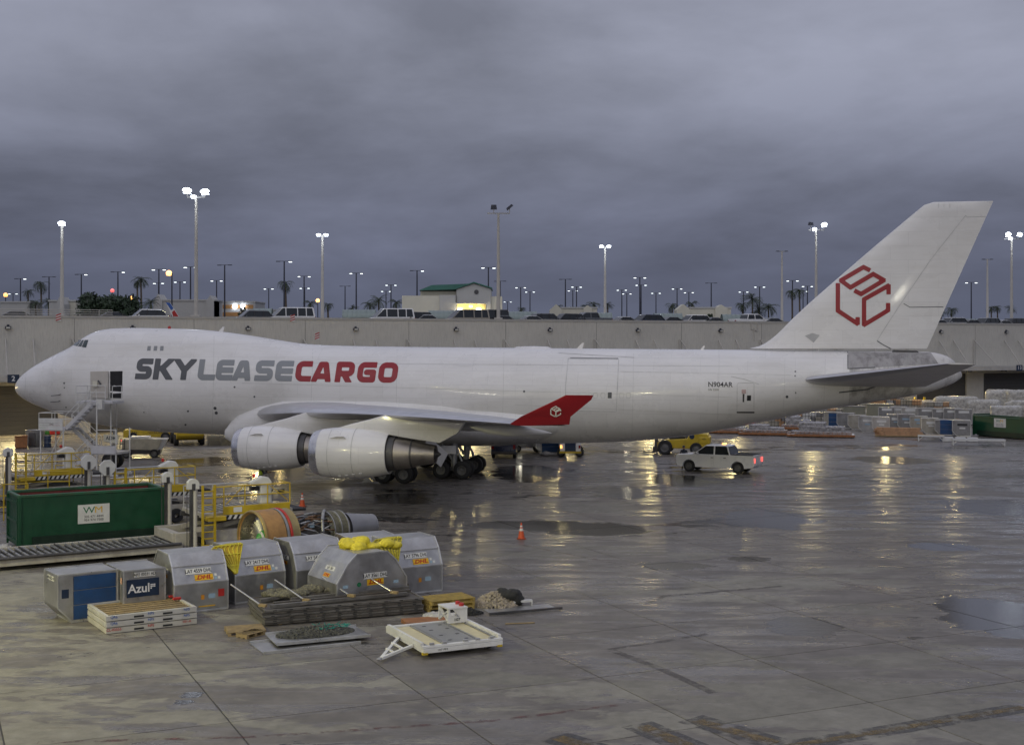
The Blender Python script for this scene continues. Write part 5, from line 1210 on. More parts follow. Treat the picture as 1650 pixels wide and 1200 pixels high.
part('frame_post', MB().b(-1.0, -.52, -.79, -.77, .52, 1.6), alu, t); part('blue_tag', MB().b(-.9, -.66, -.8, -.792, .85, 1.15), navy, t)
t = ake('silver container with a navy Azul name plate', place(199, 44.3, R(34), -.72, -.95), R(34), 'door', 'near lower-deck containers', w=1.44, d=1.9)
pl = part('name_plate', MB().b(-.62, .5, -.995, -.975, .72, 1.32), navy, t); text(pl, 'Azul', .42, (-.2, -1.0, 1.0), FR, lett_white, .008)
for q in range(7): part('map_mark', MB().box((.22 + .06 * (q % 3), -1.0, 1.1 - .06 * (q // 3)), (.045, .006, .045)), lett_white, pl)
code(t, 'AKE 00331 AD', 0, -.99, 1.48, FR, .8); part('sticker', MB().box((-.735, -.75, 1.28), (.006, .16, .2)), M('pink_label', (.6, .35, .25), .5), t)

# ---- steel-framed slat pallets, three in a stack
for k in range(3):
    lb = ('lowest', 'middle', 'topmost')[k]
    t = thing('slat_pallet', f'white steel-framed wooden slat pallet, {lb} of its stack of three', 'pallet', (*place(171, 42.0, R(32), -1.5, -1.25)[:2], k * .2), R(32), 'stacked slat pallets in front of the containers')
    w, d = 3.0, 2.5; mt = M('grubby_white_paint', (.50, .49, .46), .5, var=.12, dirt=.5, dcol=(.26, .22, .17)) if k else M('worn_cream_paint', (.5, .48, .42), .5, var=.1, dirt=.4)
    for y in (-d / 2, d / 2 - .12): part('side_rail', MB().b(-w / 2, w / 2, y, y + .12, .015, .185), mt, t, bevel=.01)
    for x in (-w / 2, w / 2 - .12): part('end_rail', MB().b(x, x + .12, -d / 2 + .121, d / 2 - .121, .02, .18), mt, t, bevel=.01)
    for x in (-.6, .35): part('fork_pocket', MB().b(x, x + .32, -d / 2 - .006, -d / 2 + .01, .05, .11), black, t)
    for x, s_ in ((-1.25, 'QR6' if k else 'CL-02555'), (-.05, 'NFS'), (1.15, 'NF5' if k else '101-A')): text(t, s_, .12, (x, -d / 2 - .008, .13), FR, lett_blue if k else lett_red, .002)
    if k == 2:
        for q in range(7): part('slat', MB().b(-w / 2 + .13, w / 2 - .13, -d / 2 + .16 + q * .33, -d / 2 + .34 + q * .33, .10, .135), wood, t)
        for q in range(9): part('cross_bar', MB().b(-w / 2 + .3 + q * .3, -w / 2 + .36 + q * .3, -d / 2 + .13, d / 2 - .13, .06, .098), dsteel, t)
        for y in (.55, 1.02): part('red_latch', MB().box((w / 2 - .2, -y + 1.3, .22), (.28, .14, .08)), red, t, bevel=.02)
# ---- stack of long dark aluminium pallets
ps = place(426, 43.2, R(23), -2.75, -1.15)
for k in range(6):
    dx, dy = rng.uniform(-.06, .06), rng.uniform(-.05, .05)
    t = thing('long_pallet', f'long dark flat cargo pallet, {ordw(k)} from the bottom of its stack', 'pallet', (ps[0] + dx, ps[1] + dy, .05 + k * .085), R(23) + rng.uniform(-.012, .012), 'stacked long flat pallets')
    mt = pal_d
    part('sheet', MB().b(-2.7, 2.7, -1.15, 1.15, .0, .045), mt, t); part('rim', MB().b(-2.78, 2.78, -1.22, -1.151, .0, .07).b(-2.78, 2.78, 1.151, 1.22, 0, .07), pal_r if k % 2 else pal_d, t)
    part('end_rim', MB().b(-2.78, -2.701, -1.15, 1.15, 0, .07), pal_r, t); part('end_rim', MB().b(2.701, 2.78, -1.15, 1.15, 0, .07), pal_r, t)
    for q in range(10): part('lock_slot', MB().b(-2.5 + q * .55, -2.38 + q * .55, -1.228, -1.221, .02, .05), black, t)
for q in range(3):
    t = thing('bearer', f'timber bearer under the long pallets, {ordw(q)} from the left', 'timber', (ps[0] + math.cos(R(23)) * (q - 1) * 2.2, ps[1] + math.sin(R(23)) * (q - 1) * 2.2, 0), R(23)); part('beam', MB().b(-.06, .06, -1.1, 1.1, 0, .05), wood, t)
zt = .56
for k, (a, b_) in enumerate((((-2.5, -.9), (2.4, -.6)), ((-2.3, -.5), (2.6, -.35)), ((-1.6, .0), (2.7, .15)), ((-1.0, .4), (2.8, .5)), ((-2.6, .2), (.8, .8)), ((-.6, .8), (2.2, .95)))):
    t = thing('loose_beam', f'dark loose steel beam lying on the long pallets, {ordw(k)} from the front', 'beam', (*ps[:2], zt), R(23), 'loose beams on the pallet stack'); part('bar', MB().beam((*a, .05 + .0 * k), (*b_, .06 + .03 * k), .14, .09), pal_d if k % 2 else pal_r, t)
for k, (p0, z0, p1, z1) in enumerate((((372, 45.3), 1.0, (421, 43.6), .62), ((443, 45.9), 1.05, (491, 44.3), .66), ((519, 46.2), 1.1, (564, 44.8), .72), ((581, 46.3), 1.25, (633, 45.2), .75))):
    A_ = Vector(((p0[0] - CX) * p0[1] / FPX, p0[1], z0)); B_ = Vector(((p1[0] - CX) * p1[1] / FPX, p1[1], z1)); D_ = A_
    t = thing('leaning_pole', f'thin pale pole propped on the long pallets, {ordw(k)} from the left', 'pole', B_, 0, 'poles propped on the pallet stack'); part('tube', MB().tube((0, 0, 0), A_ - B_, .028), alu_edge, t)
    part('end_block', MB().box((.05, 0, .0), (.3, .1, .09), R(-30)), wood, t)
t = thing('crumpled_netting', 'dull crumpled net and rope heap on the left end of the long pallets', 'netting', (ps[0] - 1.6, ps[1] - .1, .62), R(23))
part('heap', cloth_lump('heap', '', '', [(0, 0, .08, .8, .4, .1), (.8, .2, .14, .5, .3, .14), (1.7, .1, .1, .5, .25, .1), (-.5, .3, .1, .4, .3, .12)], M('dull_net', (.14, .13, .09), .9, var=.5, vs_=8, bump=.8, bs=20), 9, .1), None, t)
# ---- netting pallet in front
def heap(name, label, cat, px, py, w, d, h, mat, n, seed, size=.08, kind=None, rz=0.0, lumps=True):
    t = thing(name, label, cat, gnd(px, py), rz); g = random.Random(seed); mb = MB()
    for _ in range(n):
        a = g.uniform(0, 6.283); r_ = math.sqrt(g.random()); x, y = r_ * math.cos(a) * w / 2, r_ * math.sin(a) * d / 2; z = h * (1 - r_ ** 1.6) * g.uniform(.5, 1.0) + size * .3
        mb.box((x, y, z), (size * g.uniform(.6, 1.6), size * g.uniform(.5, 1.2), size * g.uniform(.4, 1.0)), g.uniform(0, 3), g.uniform(.5, 1))
    o = part('rubble_pieces', mb, mat, t, fix=False); o['kind'] = 'stuff'
    return t
for k, (px, py, w, d, z, rz) in enumerate(((492, 1037, 3.1, 1.5, 0, R(27)), (512, 1029.5, 3.0, 1.5, .1, R(24)))):
    t = thing('metal_sheet', ('lower bent grey metal sheet under the net heap', 'upper grey metal sheet carrying the net heap')[k], 'sheet', (*gnd(px, py)[:2], z), rz); part('plate', MB().b(-w / 2, w / 2, -d / 2, d / 2, .0, .03), alu, t); part('rim', MB().b(-w / 2, w / 2, -d / 2 - .05, -d / 2 - .001, 0, .09).b(-w / 2, w / 2, d / 2 + .001, d / 2 + .05, 0, .09), alu_edge, t)
x_, y_, _ = gnd(512, 1027)
t = heap('net_heap', 'heap of grey wire netting on the metal sheet', 'netting', 508, 1027, 2.5, 1.1, .22, M('grey_wire', (.10, .10, .09), .7, .3, var=.5, vs_=9), 1500, 3, .07); t.location.z = .14; t.rotation_euler.z = R(22)
mb = MB(); g = random.Random(4)
for _ in range(60):
    x, y = g.uniform(.1, 1.0), g.uniform(-.3, .3); mb.tube((x, y, .18), (x + g.uniform(-.2, .2), y + g.uniform(-.2, .2), g.uniform(.16, .25)), .012, n=4)
o = part('green_straps', mb, teal, t); o['kind'] = 'stuff'
# ---- wooden pallets
def wood_pallet(label, px, py, rz, mat=wood, w=1.2, d=1.0, z=0.0, group='wooden pallets on the apron', loc=None):
    t = thing('wooden_pallet', label, 'pallet', loc or (*gnd(px, py)[:2], z), rz, group)
    for q in range(7): part('deck_board', MB().b(-w / 2, w / 2, -d / 2 + q * (d - .1) / 6, -d / 2 + .1 + q * (d - .1) / 6, .115, .138), mat, t)
    for q in range(3):
        part('stringer', MB().b(-w / 2 + q * (w - .09) / 2, -w / 2 + .09 + q * (w - .09) / 2, -d / 2, d / 2, .022, .114), mat, t)
    for q in range(3): part('bottom_board', MB().b(-w / 2, w / 2, -d / 2 + q * (d - .1) / 2, -d / 2 + .1 + q * (d - .1) / 2, 0, .021), mat, t)
    return t
wood_pallet('broken wooden pallet left of the net heap', 395, 1018, R(20)); wood_pallet('small split pallet leaning on the broken one', 404, 1024, R(55), w=.8, d=.5, z=.0)
wood_pallet('reddish plywood-topped pallet behind the white dolly', 686, 1004, R(18), wood3, 1.5, .8)
for k in range(3): wood_pallet(f'yellowed wooden pallet beside the rubble, {ordw(k)} from the bottom', 720, 980, R(20 + 4 * k), M('yellowed_wood', (.36, .26, .07), .8, var=.3, vs_=5), 1.7, 1.1, z=k * .14)
heap('rubble_pile', 'pale broken rubble pile right of the pallets', 'rubble', 797, 975, 1.6, 1.3, .5, rubble_m, 700, 6, .09)
heap('rubble_pile', 'dark tangled net pile beside the yellowed pallets', 'rubble', 742, 988, 1.5, .8, .2, netm, 500, 8, .08)
t = thing('net_bundle', 'dark bundled cargo net on top of the rubble pile', 'netting', gnd(818, 974)); part('bundle', cloth_lump('bundle', '', '', [(0, 0, .35, .5, .4, .22), (.35, 0, .2, .25, .3, .2)], netm, 12, .1), None, t)
t = thing('plastic_scrap', 'crumpled clear plastic scrap behind the reddish pallet', 'plastic', gnd(704, 997)); part('folds', cloth_lump('folds', '', '', [(0, 0, .1, .5, .3, .12), (.5, -.1, .1, .3, .2, .12)], wrap, 15, .08), None, t)
t = thing('flat_sheet', 'grey flat pallet sheet beside the rubble with a dark rod edge', 'sheet', gnd(845, 981), R(20)); part('plate', MB().b(-1.4, 1.1, -.5, .5, 0, .02), alu, t); part('edge_bar', MB().beam((-1.5, -.55, .05), (1.25, -.45, .05), .07), dsteel, t)
t = thing('white_bench', 'small white channel piece beyond the rubble', 'channel', gnd(842, 975), R(15)); part('channel', MB().b(-.35, .35, -.08, .08, .12, .2), label_white, t); part('foot', MB().b(-.35, -.3, -.08, .08, 0, .119), label_white, t); part('foot', MB().b(.3, .35, -.08, .08, 0, .119), label_white, t)
t = thing('loose_rod', 'thin brown rod lying right of the white dolly', 'rod', gnd(838, 1005), R(10)); part('bar', MB().tube((-.5, 0, .03), (.5, 0, .03), .022), wood, t)

# ---- white pallet dolly with a small frame cab
dp = place(683, 38.7, R(26), -1.3, -1.6)
t = thing('pallet_dolly', 'white pallet dolly with roller deck, triangular drawbar and boxed end frame', 'dolly', dp, R(26))
zt = .42
part('frame', MB().b(-1.3, 1.3, -1.6, -1.45, .2, .36).b(-1.3, 1.3, 1.45, 1.6, .2, .36).b(-1.3, -1.18, -1.449, 1.449, .2, .36).b(1.18, 1.3, -1.449, 1.449, .2, .36).b(-.06, .06, -1.449, 1.449, .2, .34), white, t, bevel=.012)
for y in (-1.5, 1.5): part('side_beam', MB().b(-1.32, 1.32, y - .07, y + .07, .37, .46), white, t, bevel=.01)
for x in (-1.28, 1.28): part('guide_rail', MB().b(x - .05, x + .05, -1.42, 1.42, .365, .56), white, t, bevel=.01)
part('deck_plate', MB().b(-.48, .55, -1.4, 1.4, .37, .43), M('grey_chequer_plate', (.30, .30, .29), .5, .4, var=.15, bump=.4, bs=60), t)
for x in (-.85, .92): part('cream_tray', MB().b(x - .28, x + .28, -1.4, 1.4, .365, .395), M('cream_tray_paint', (.60, .54, .34), .55, var=.12, dirt=.25), t)
rol = MB().tube((0, -1.38, 0), (0, 1.38, 0), .035, n=8).mesh('roller', steel, True)
for x in (-1.13, -.55, .62, 1.2): part('roller', rol, steel, t, loc=(x, 0, .42))
for x in (-.25, .3):
    for y in (-1.0, -.3, .5, 1.1): part('deck_hole', MB().box((x + .05, y, .431), (.12, .09, .006)), black, t)
for x in (-1.0, -.6, .1, .5, .95): part('stop_latch', MB().box((x, -1.5, .5), (.14, .08, .08)), alu_edge, t)
for x in (-1.0, 1.0):
    for y in (-1.1, 1.1):
        w_ = part('wheel', MB().lathe([(-.09, .06), (-.09, .15), (0, .17), (.09, .15), (.09, .06)], 'y', (x, y, .17), 16), rubber, t, True)
part('drawbar', MB().beam((-1.3, -.75, .3), (-2.55, -1.35, .14), .09).beam((-1.3, .45, .3), (-2.55, -1.35, .14), .09).beam((-1.7, -.94, .26), (-1.72, -.05, .27), .07).beam((-2.05, -1.1, .22), (-2.08, -.52, .22), .06), white, t)
part('tow_eye', MB().lathe([(-.04, .05), (0, .09), (.04, .05), (0, .03), (-.04, .05)], 'z', (-2.63, -1.39, .14), 12), steel, t)
cb = part('end_frame', MB(), white, t)
bx0, bx1, by0, by1, bz0, bz1 = .62, 1.22, 1.0, 1.75, .47, 1.02
mb = MB()
for x in (bx0, bx1):
    for y in (by0, by1): mb.beam((x, y, bz0), (x, y, bz1), .07)
mb.b(bx0 - .05, bx1 + .05, by0 - .05, by1 + .05, bz1 + .001, bz1 + .05).beam((bx0, by0, bz0 + .04), (bx0, by1, bz1 - .04), .06).beam((bx0, by1, bz0 + .04), (bx0, by0, bz1 - .04), .06)
part('cage', mb, white, t); part('side_panel', MB().prism([(bx0, bz0), (bx1, bz0), (bx1, bz1), (bx0 + .12, bz1), (bx1 - .2, bz0 + .2), (bx0, bz0 + .35)], 'y', by0 - .02, by0), white, t)
bpy.data.objects.remove(cb)
text(t, '107', .15, (.9, by0 - .03, .6), FR, lettering, .004); part('red_lamp', MB().lathe([(0, .08), (.1, .09), (.14, .02)], 'z', (1.15, 1.2, 1.07), 10), red, t, True); part('red_lamp', MB().lathe([(0, .08), (.1, .09), (.14, .02)], 'z', (1.15, 1.5, 1.07), 10), red, t, True)
for x in (-1.25, 1.2): part('yellow_corner', MB().box((x, -1.55, .19), (.16, .12, .08)), yellow, t)
text(t, '107 PM', .11, (-.7, -1.61, .29), FR, lettering)

t.scale = (1, 1, .82)
# ---- roll-off skips
def skip(label, origin, th, ln=6.7, w=2.4, h=2.4, plate=True):
    t = thing('rolloff_dumpster', label, 'dumpster', origin, th, 'green roll-off dumpsters')
    wl_ = .09
    part('front_wall', MB().b(0, ln, 0, wl_, .2, h), green, t); part('back_wall', MB().b(0, ln, w - wl_, w, .2, h), green, t)
    part('end_wall', MB().b(0, wl_, wl_ + .002, w - wl_ - .002, .2, h), green, t); part('end_wall', MB().b(ln - wl_, ln, wl_ + .002, w - wl_ - .002, .2, h), green, t)
    part('floor', MB().b(.1, ln - .1, .1, w - .1, .2, .3), maroon, t)
    part('lining', MB().b(.1, ln - .1, w - wl_ - .02, w - wl_ - .003, .3, h - .02).b(.1, ln - .1, wl_ + .003, wl_ + .02, .3, h - .02).b(wl_ + .003, wl_ + .02, .2, w - .2, .3, h - .02), maroon, t)
    part('top_rail', MB().b(-.05, ln + .05, -.05, .12, h + .002, h + .12).b(-.05, ln + .05, w - .12, w + .05, h + .002, h + .12).b(-.05, .12, .121, w - .121, h + .002, h + .11).b(ln - .12, ln + .05, .121, w - .121, h + .002, h + .11), M('green_rail_worn', (.02, .10, .05), .5, var=.3, dirt=.5, dcol=(.1, .05, .03)), t, bevel=.02)
    part('sill_rail', MB().b(.55, ln, -.1, -.003, .12, .62), M('dark_green_sill', (.003, .018, .009), .5), t)
    for x in (-.06, ln - .1): part('corner_post', MB().b(x, x + .16, -.08, .1, .1, h), green, t, bevel=.02)
    for z in (.35, 1.25, 2.1): part('end_rib', MB().b(-.1, -.002, .08, w - .05, z, z + .12), green, t)
    for y in (0.02, w - .1): part('end_post', MB().b(-.09, -.001, y, y + .1, .1, h), green, t)
    part('skid', MB().b(.2, ln - .2, .5, .7, 0, .2), dsteel, t); part('skid', MB().b(.2, ln - .2, w - .7, w - .5, 0, .2), dsteel, t)
    if plate:
        px = ln * .5; p_ = part('sign_plate', MB().b(px - .72, px + .72, -.03, -.004, 1.05, 1.92), label_white, t)
        text(p_, 'W', .42, (px - .22, -.035, 1.65), FR, lett_green, .0, 0, 1.25); text(p_, 'M', .42, (px + .22, -.035, 1.65), FR, lett_yel, .0, 0, 1.25)
        text(p_, '305 471 4444', .16, (px, -.035, 1.36), FR, lettering); text(p_, '954 974 7500', .16, (px, -.035, 1.2), FR, lettering)
    return t
skip('long green waste dumpster with maroon lining and WM plate, left of the loaders', (-22.2, 58.7, 0), R(32), 6.6)
skip('green waste dumpster with a WM plate at the right edge of the cargo yard', (46.6, 131.6, 0), R(-62), 6.7, h=1.95)

# ---- container loaders
chip = M('chipped_white_paint', (.42, .40, .36), .55, var=.2, dirt=.5, dcol=(.18, .12, .07))
def loader(label, origin, th, octo=False, deck=True):
    t = thing('container_loader', label, 'cargo loader', origin, th, 'scissor container loaders by the aircraft nose')
    # lower chassis
    part('chassis', MB().b(-.8, 4.6, -1.5, -1.15, .35, .95).b(-.8, 4.6, 1.15, 1.5, .35, .95).b(-.8, -.4, -1.149, 1.149, .4, .9).b(4.2, 4.6, -1.149, 1.149, .4, .9), chip, t, bevel=.02)
    for x in (.2, 3.6):
        for y in (-1.32, 1.32):
            w_ = part('wheel', MB().lathe([(-.14, .12), (-.15, .34), (0, .38), (.15, .34), (.14, .12)], 'y', (x, y * 1.16, .38), 18), rubber, t, True)
    # scissor arms
    for y in (-.95, .95):
        part('scissor_arm', MB().beam((.3, y, .9), (4.0, y, 1.5), .12, .22), chip, t); part('scissor_arm', MB().beam((.3, y + .14, 1.5), (4.0, y + .14, .9), .12, .22), dsteel, t)
    # front bridge
    part('bridge_deck', MB().b(.5, 4.8, -1.45, 1.45, 1.5, 1.72), chip, t, bevel=.02)
    part('yellow_fascia', MB().b(1.4, 4.6, -1.62, -1.455, 1.62, 2.0), yellow, t, bevel=.02)
    part('fascia_notice', MB().b(1.85, 2.25, -1.63, -1.622, 1.72, 1.95), label_white, t)
    hz = part('hazard_board', MB().b(1.4, 4.6, -1.6, -1.455, 1.42, 1.61), label_white, t)
    for q in range(12): part('stripe', MB().prism([(1.45 + q * .26, 1.425), (1.57 + q * .26, 1.425), (1.67 + q * .26, 1.605), (1.55 + q * .26, 1.605)], 'y', -1.607, -1.602), black, hz)
    rl = MB().tube((0, -1.1, 0), (0, 1.3, 0), .05, n=8).mesh('roller', steel, True)
    for q in range(14): part('roller', rl, steel, t, loc=(.7 + q * .3, 0, 1.76))
    # front lip
    part('front_bumper', MB().b(4.81, 5.6, -1.2, 1.2, 1.5, 1.62), rubber, t, bevel=.04)
    # control console
    cs = part('control_console', MB().prism([(3.2, 2.0), (3.75, 2.0), (3.75, 3.0), (3.6, 3.2), (3.3, 3.25), (2.75, 3.0), (2.75, 2.9), (3.2, 2.8)], 'y', -1.5, -1.05), label_white, t, bevel=.06)
    part('control_panel', MB().b(2.8, 3.15, -1.45, -1.1, 2.62, 2.8), black, t)
    part('beacon', MB().lathe([(0, .07), (.14, .08), (.18, .02)], 'z', (3.0, -1.2, 3.2), 10), red, t, True)
    # operator railing
    mb = MB()
    for z in (2.45, 2.9): mb.tube((1.4, -1.6, z), (4.6, -1.6, z), .03).tube((4.6, -1.6, z), (4.6, -.4, z), .03).tube((.9, -1.6, z), (1.4, -1.6, z), .03)
    part('railing', mb, yellow, t)
    for x in (.9, 1.4, 2.4, 3.5, 4.6): part('railing_post', MB().tube((x, -1.6, 1.9), (x, -1.6, 2.92), .032), yellow, t)
    part('rail_brace', MB().tube((3.6, -1.6, 2.85), (4.5, -1.6, 2.1), .022).tube((1.5, -1.6, 2.1), (2.3, -1.6, 2.85), .022), yellow, t)
    part('step_tray', MB().b(.55, 1.39, -1.95, -1.46, 1.42, 1.62), yellow, t, bevel=.02)
    # far side rail
    mb = MB()
    for z in (2.2, 2.7): mb.tube((.6, 1.5, z), (4.6, 1.5, z), .028)
    part('far_railing', mb, alu_edge, t)
    for x in (.6, 2.0, 3.3, 4.6): part('railing_post', MB().tube((x, 1.5, 1.72), (x, 1.5, 2.72), .028), alu_edge, t)
    # guide masts with round caps and chains
    for y in (-1.75, 1.75):
        part('guide_mast', MB().tube((0, y, 0), (0, y, 3.1), .11, n=14), pole_m, t, True)
        part('mast_channel', MB().b(-.22, -.13, y - .09, y + .09, .1, 3.1), dsteel, t)
        part('chain', MB().tube((-.36, y, .3), (-.36, y, 3.2), .018), dsteel, t)
        part('chain_cap', MB().lathe([(-.13, .0), (-.13, .27), (.13, .27), (.13, .0)], 'y', (-.1, y, 3.1), 20, 0, math.pi).b(-.37, .17, y - .13, y + .13, 2.9, 3.1), label_white, t, bevel=.02)
        part('cap_slot', MB().b(-.18, -.02, y - .14, y - .132, 2.86, 3.15), dsteel, t)
        if octo:
            P = [(.42 * math.cos(R(22.5 + 45 * q)), .42 * math.sin(R(22.5 + 45 * q))) for q in range(8)]
            part('octagon_cover', MB().prism([(a - .1, b_ + 3.1) for a, b_ in P], 'y', y - .34, y - .2), label_white, t, bevel=.02); part('pulley_hub', MB().box((-.1, y - .36, 2.95), (.14, .06, .4)), dsteel, t)
    # ladder on the near mast
    for x in (.3, .86): part('ladder_rail', MB().b(x - .05, x + .05, -1.96, -1.88, .15, 3.05), yellow, t)
    for q in range(9): part('ladder_rung', MB().b(.351, .809, -1.95, -1.89, .35 + q * .3, .40 + q * .3), yellow, t)
    part('mast_bracket', MB().b(.0, .3, -1.9, -1.7, 1.0, 1.2), chip, t)
    if deck:
        part('main_deck_frame', MB().b(-8.6, -.5, -1.65, -1.5, .18, .5).b(-8.6, -.5, 1.5, 1.65, .18, .5).b(-8.6, -8.4, -1.499, 1.499, .18, .5), chip, t, bevel=.02)
        part('main_deck_floor', MB().b(-8.39, -.5, -1.498, 1.498, .3, .36), dsteel, t)
        part('side_tube', MB().tube((-8.3, -1.72, .52), (-.6, -1.72, .52), .07), dsteel, t)
        wheelm = MB().tube((0, -.06, 0), (0, .06, 0), .06, n=8).mesh('caster_roller', steel, True)
        bedm = MB().b(-.02, .02, -1.45, 1.45, -.05, .02).mesh('roller_bed', dsteel)
        rl2 = MB().tube((0, -.62, 0), (0, .62, 0), .055, n=8).mesh('roller', steel, True)
        k = 0
        for q in range(26):
            for y in (-.75, .75):
                part('roller', rl2, steel, t, loc=(-8.15 + q * .3, y, .45))
        for q in range(0, 26, 5): part('roller_bed', bedm, dsteel, t, loc=(-8.3 + q * .3, 0, .5))
    return t
loader('yellow and white container loader with a long roller deck, right of the green dumpster', (-15.05, 59.4, 0), R(33))
loader('container loader with two octagon-covered masts behind the green dumpster', (-21.4, 67.4, 0), R(33), True, False)
loader('container loader with a yellow ladder at the left edge', (-29.8, 76.3, 0), R(33), False, True)
# white guard rails around the middle loader's rear deck
t = thing('guard_rail', 'white tubular guard rail behind the green dumpster', 'railing', gnd(215, 838), R(10))
for x0, x1 in ((-1.4, .0), (.15, 1.6)):
    part('hoop', MB().path([(x0, 0, 0), (x0, 0, 1.75), (x1, 0, 1.75), (x1, 0, 0)], .035), label_white, t); part('mid_rail', MB().tube((x0, 0, 1.2), (x1, 0, 1.2), .028), label_white, t)
t = thing('guard_rail', 'low white guard rail hoop in front of the octagon masts', 'railing', gnd(238, 846), R(5)); part('hoop', MB().path([(-.3, 0, 0), (-.3, 0, 1.5), (.2, 0, 1.5), (.25, 0, 0)], .04), label_white, t)

for i, (px, py, n, rz, lb) in enumerate(((60, 812, 3, 8, 'yellow tubular rail frame in front of the left loader'), (6, 838, 2, 20, 'yellow tubular rail frame at the left edge behind the dumpster'), (118, 800, 2, -12, 'yellow tubular rail frame under the crew stairs'), (205, 826, 2, 15, 'yellow tubular rail frame beside the octagon masts'))):
    t = thing('guard_rail', lb, 'railing', gnd(px, py), R(rz))
    for q in range(n + 1): part('rail_post', MB().tube((-n * .6 + q * 1.2, 0, 0), (-n * .6 + q * 1.2, 0, 1.9), .035), yellow, t)
    for z in (.7, 1.3, 1.9): part('rail', MB().tube((-n * .6, 0, z), (n * .6, 0, z), .03), yellow, t)
    part('rail_brace', MB().tube((-n * .6, 0, .7), (-n * .6 + 1.2, 0, 1.9), .022), yellow, t)
# ---- spare turbofan on its cradle
en = place(406, 53.0, R(42), 0, 0)
t = thing('spare_engine', 'bare turbofan engine with amber fan case resting behind the containers', 'jet engine', en, R(42)); zc = 1.42
def EL(nm, prof, mat, n=36, sm=35): return part(nm, MB().lathe(prof, 'x', (0, 0, zc), n), mat, t, sm, fix=False)
EL('fan_case', [(.05, 1.02), (0, 1.06), (-.02, 1.12), (.02, 1.14), (.95, 1.15), (.97, 1.1)], amber); EL('case_lip', [(-.03, 1.07), (-.05, 1.11), (-.03, 1.15), (.04, 1.17), (.08, 1.15)], M('brass_rim', (.45, .33, .12), .35, .8), 36)
EL('inlet_lining', [(.04, 1.03), (.5, 1.0), (.62, .98)], M('tan_metal', (.34, .31, .24), .3, .85), 36)
EL('fan_disc', [(.62, .99), (.6, .3)], dsteel)
bl = MB().add([(.55, .30, -.06), (.63, .30, .06), (.66, .97, .14), (.5, .97, -.12)], [(0, 1, 2, 3)]).mesh('fan_blade', M('blade_titanium', (.42, .41, .38), .3, .9))
for q in range(30): part('fan_blade', bl, None, t, loc=(-.02, 0, zc), rot=(q * 2 * math.pi / 30, 0, 0))
EL('spinner', [(.2, .02), (.3, .18), (.45, .28), (.6, .33)], M('green_spinner', (.06, .30, .06), .4, var=.1), 24); EL('spinner_band', [(.34, .215), (.36, .232), (.40, .252), (.42, .262)], label_white, 24)
EL('case_ring', [(.98, 1.1), (.98, 1.17), (1.08, 1.17), (1.08, 1.1)], steel); EL('red_hose_band', [(1.14, 1.13), (1.17, 1.18), (1.24, 1.18), (1.27, 1.13)], red); EL('rear_fan_case', [(1.08, 1.12), (1.5, 1.1), (1.62, 1.13), (1.66, 1.02)], M('gold_case', (.33, .26, .12), .4, .6, var=.25))
EL('frame_back', [(1.64, 1.05), (1.6, .5)], dsteel)
EL('core', [(1.5, .5), (2.0, .52), (2.6, .44), (3.1, .5), (3.7, .62), (4.3, .66), (4.5, .62)], M('greasy_core_metal', (.13, .12, .11), .45, .7, var=.4, vs_=6)); EL('turbine_case', [(3.35, .72), (3.4, .74), (4.3, .78), (4.36, .7)], M('olive_turbine_case', (.16, .15, .10), .5, .6, var=.4, vs_=7))
for x in (3.5, 3.85, 4.2): EL('case_flange', [(x, .74), (x, .83), (x + .05, .83), (x + .05, .74)], steel)
EL('exhaust_nozzle', [(4.5, .68), (4.9, .62), (6.0, .5), (6.0, .46), (5.4, .5)], M('grey_nozzle', (.27, .27, .28), .4, .6, var=.15))
g = random.Random(11)
pm = [steel, dsteel, M('copper_brown_pipe', (.2, .12, .07), .4, .7)]
for q in range(70):
    a = g.uniform(.2, 2.9); x = g.uniform(1.75, 3.2); r0 = g.uniform(.55, .78); a2 = a + g.uniform(-.6, .6); x2 = x + g.uniform(.3, 1.2)
    P = [(x, r0 * math.cos(a), zc + r0 * math.sin(a)), ((x + x2) / 2, r0 * math.cos((a + a2) / 2) - .1, zc + r0 * math.sin((a + a2) / 2) + .05), (x2, .7 * math.cos(a2), zc + .7 * math.sin(a2))]
    part('pipe', MB().path(P, g.choice((.02, .03, .045)), 6), g.choice(pm), t, True)
for q in range(9): part('accessory_box', MB().box((1.9 + .2 * (q % 5), g.uniform(-.6, .5), zc + g.uniform(.35, .62)), (.22, .2, .18)), g.choice(pm + [label_blue, dsteel]), t, bevel=.02)
part('bleed_pipe', MB().path([(3.0, -.3, zc - .4), (2.95, -.72, zc + .1), (3.0, -.6, zc + .55), (3.25, -.3, zc + .8), (3.5, 0, zc + .85)], .075, 10), steel, t, True)
part('cradle', MB().b(.2, 5.0, -.9, -.75, .12, .28).b(.2, 5.0, .75, .9, .12, .28).beam((.6, -.82, .2), (.6, -1.0, 1.2), .12).beam((.6, .82, .2), (.6, 1.0, 1.2), .12).beam((4.0, -.82, .2), (4.0, -.6, .9), .12).beam((4.0, .82, .2), (4.0, .6, .9), .12).b(.5, .7, -.74, .74, .1, .24), yellow, t)
for x in (.8, 4.4):
    for y in (-.83, .83): part('castor', MB().lathe([(-.06, .03), (-.06, .11), (.06, .11), (.06, .03)], 'y', (x, y, .11), 12), rubber, t)
t = thing('wooden_chock', 'pale plastic scrap on the ground at the left edge', 'plastic', gnd(2, 890)); part('folds', cloth_lump('folds', '', '', [(0, 0, .15, .4, .3, .2), (.3, 0, .1, .3, .25, .15)], wrap, 31, .1), None, t); t.name = 'plastic_scrap'

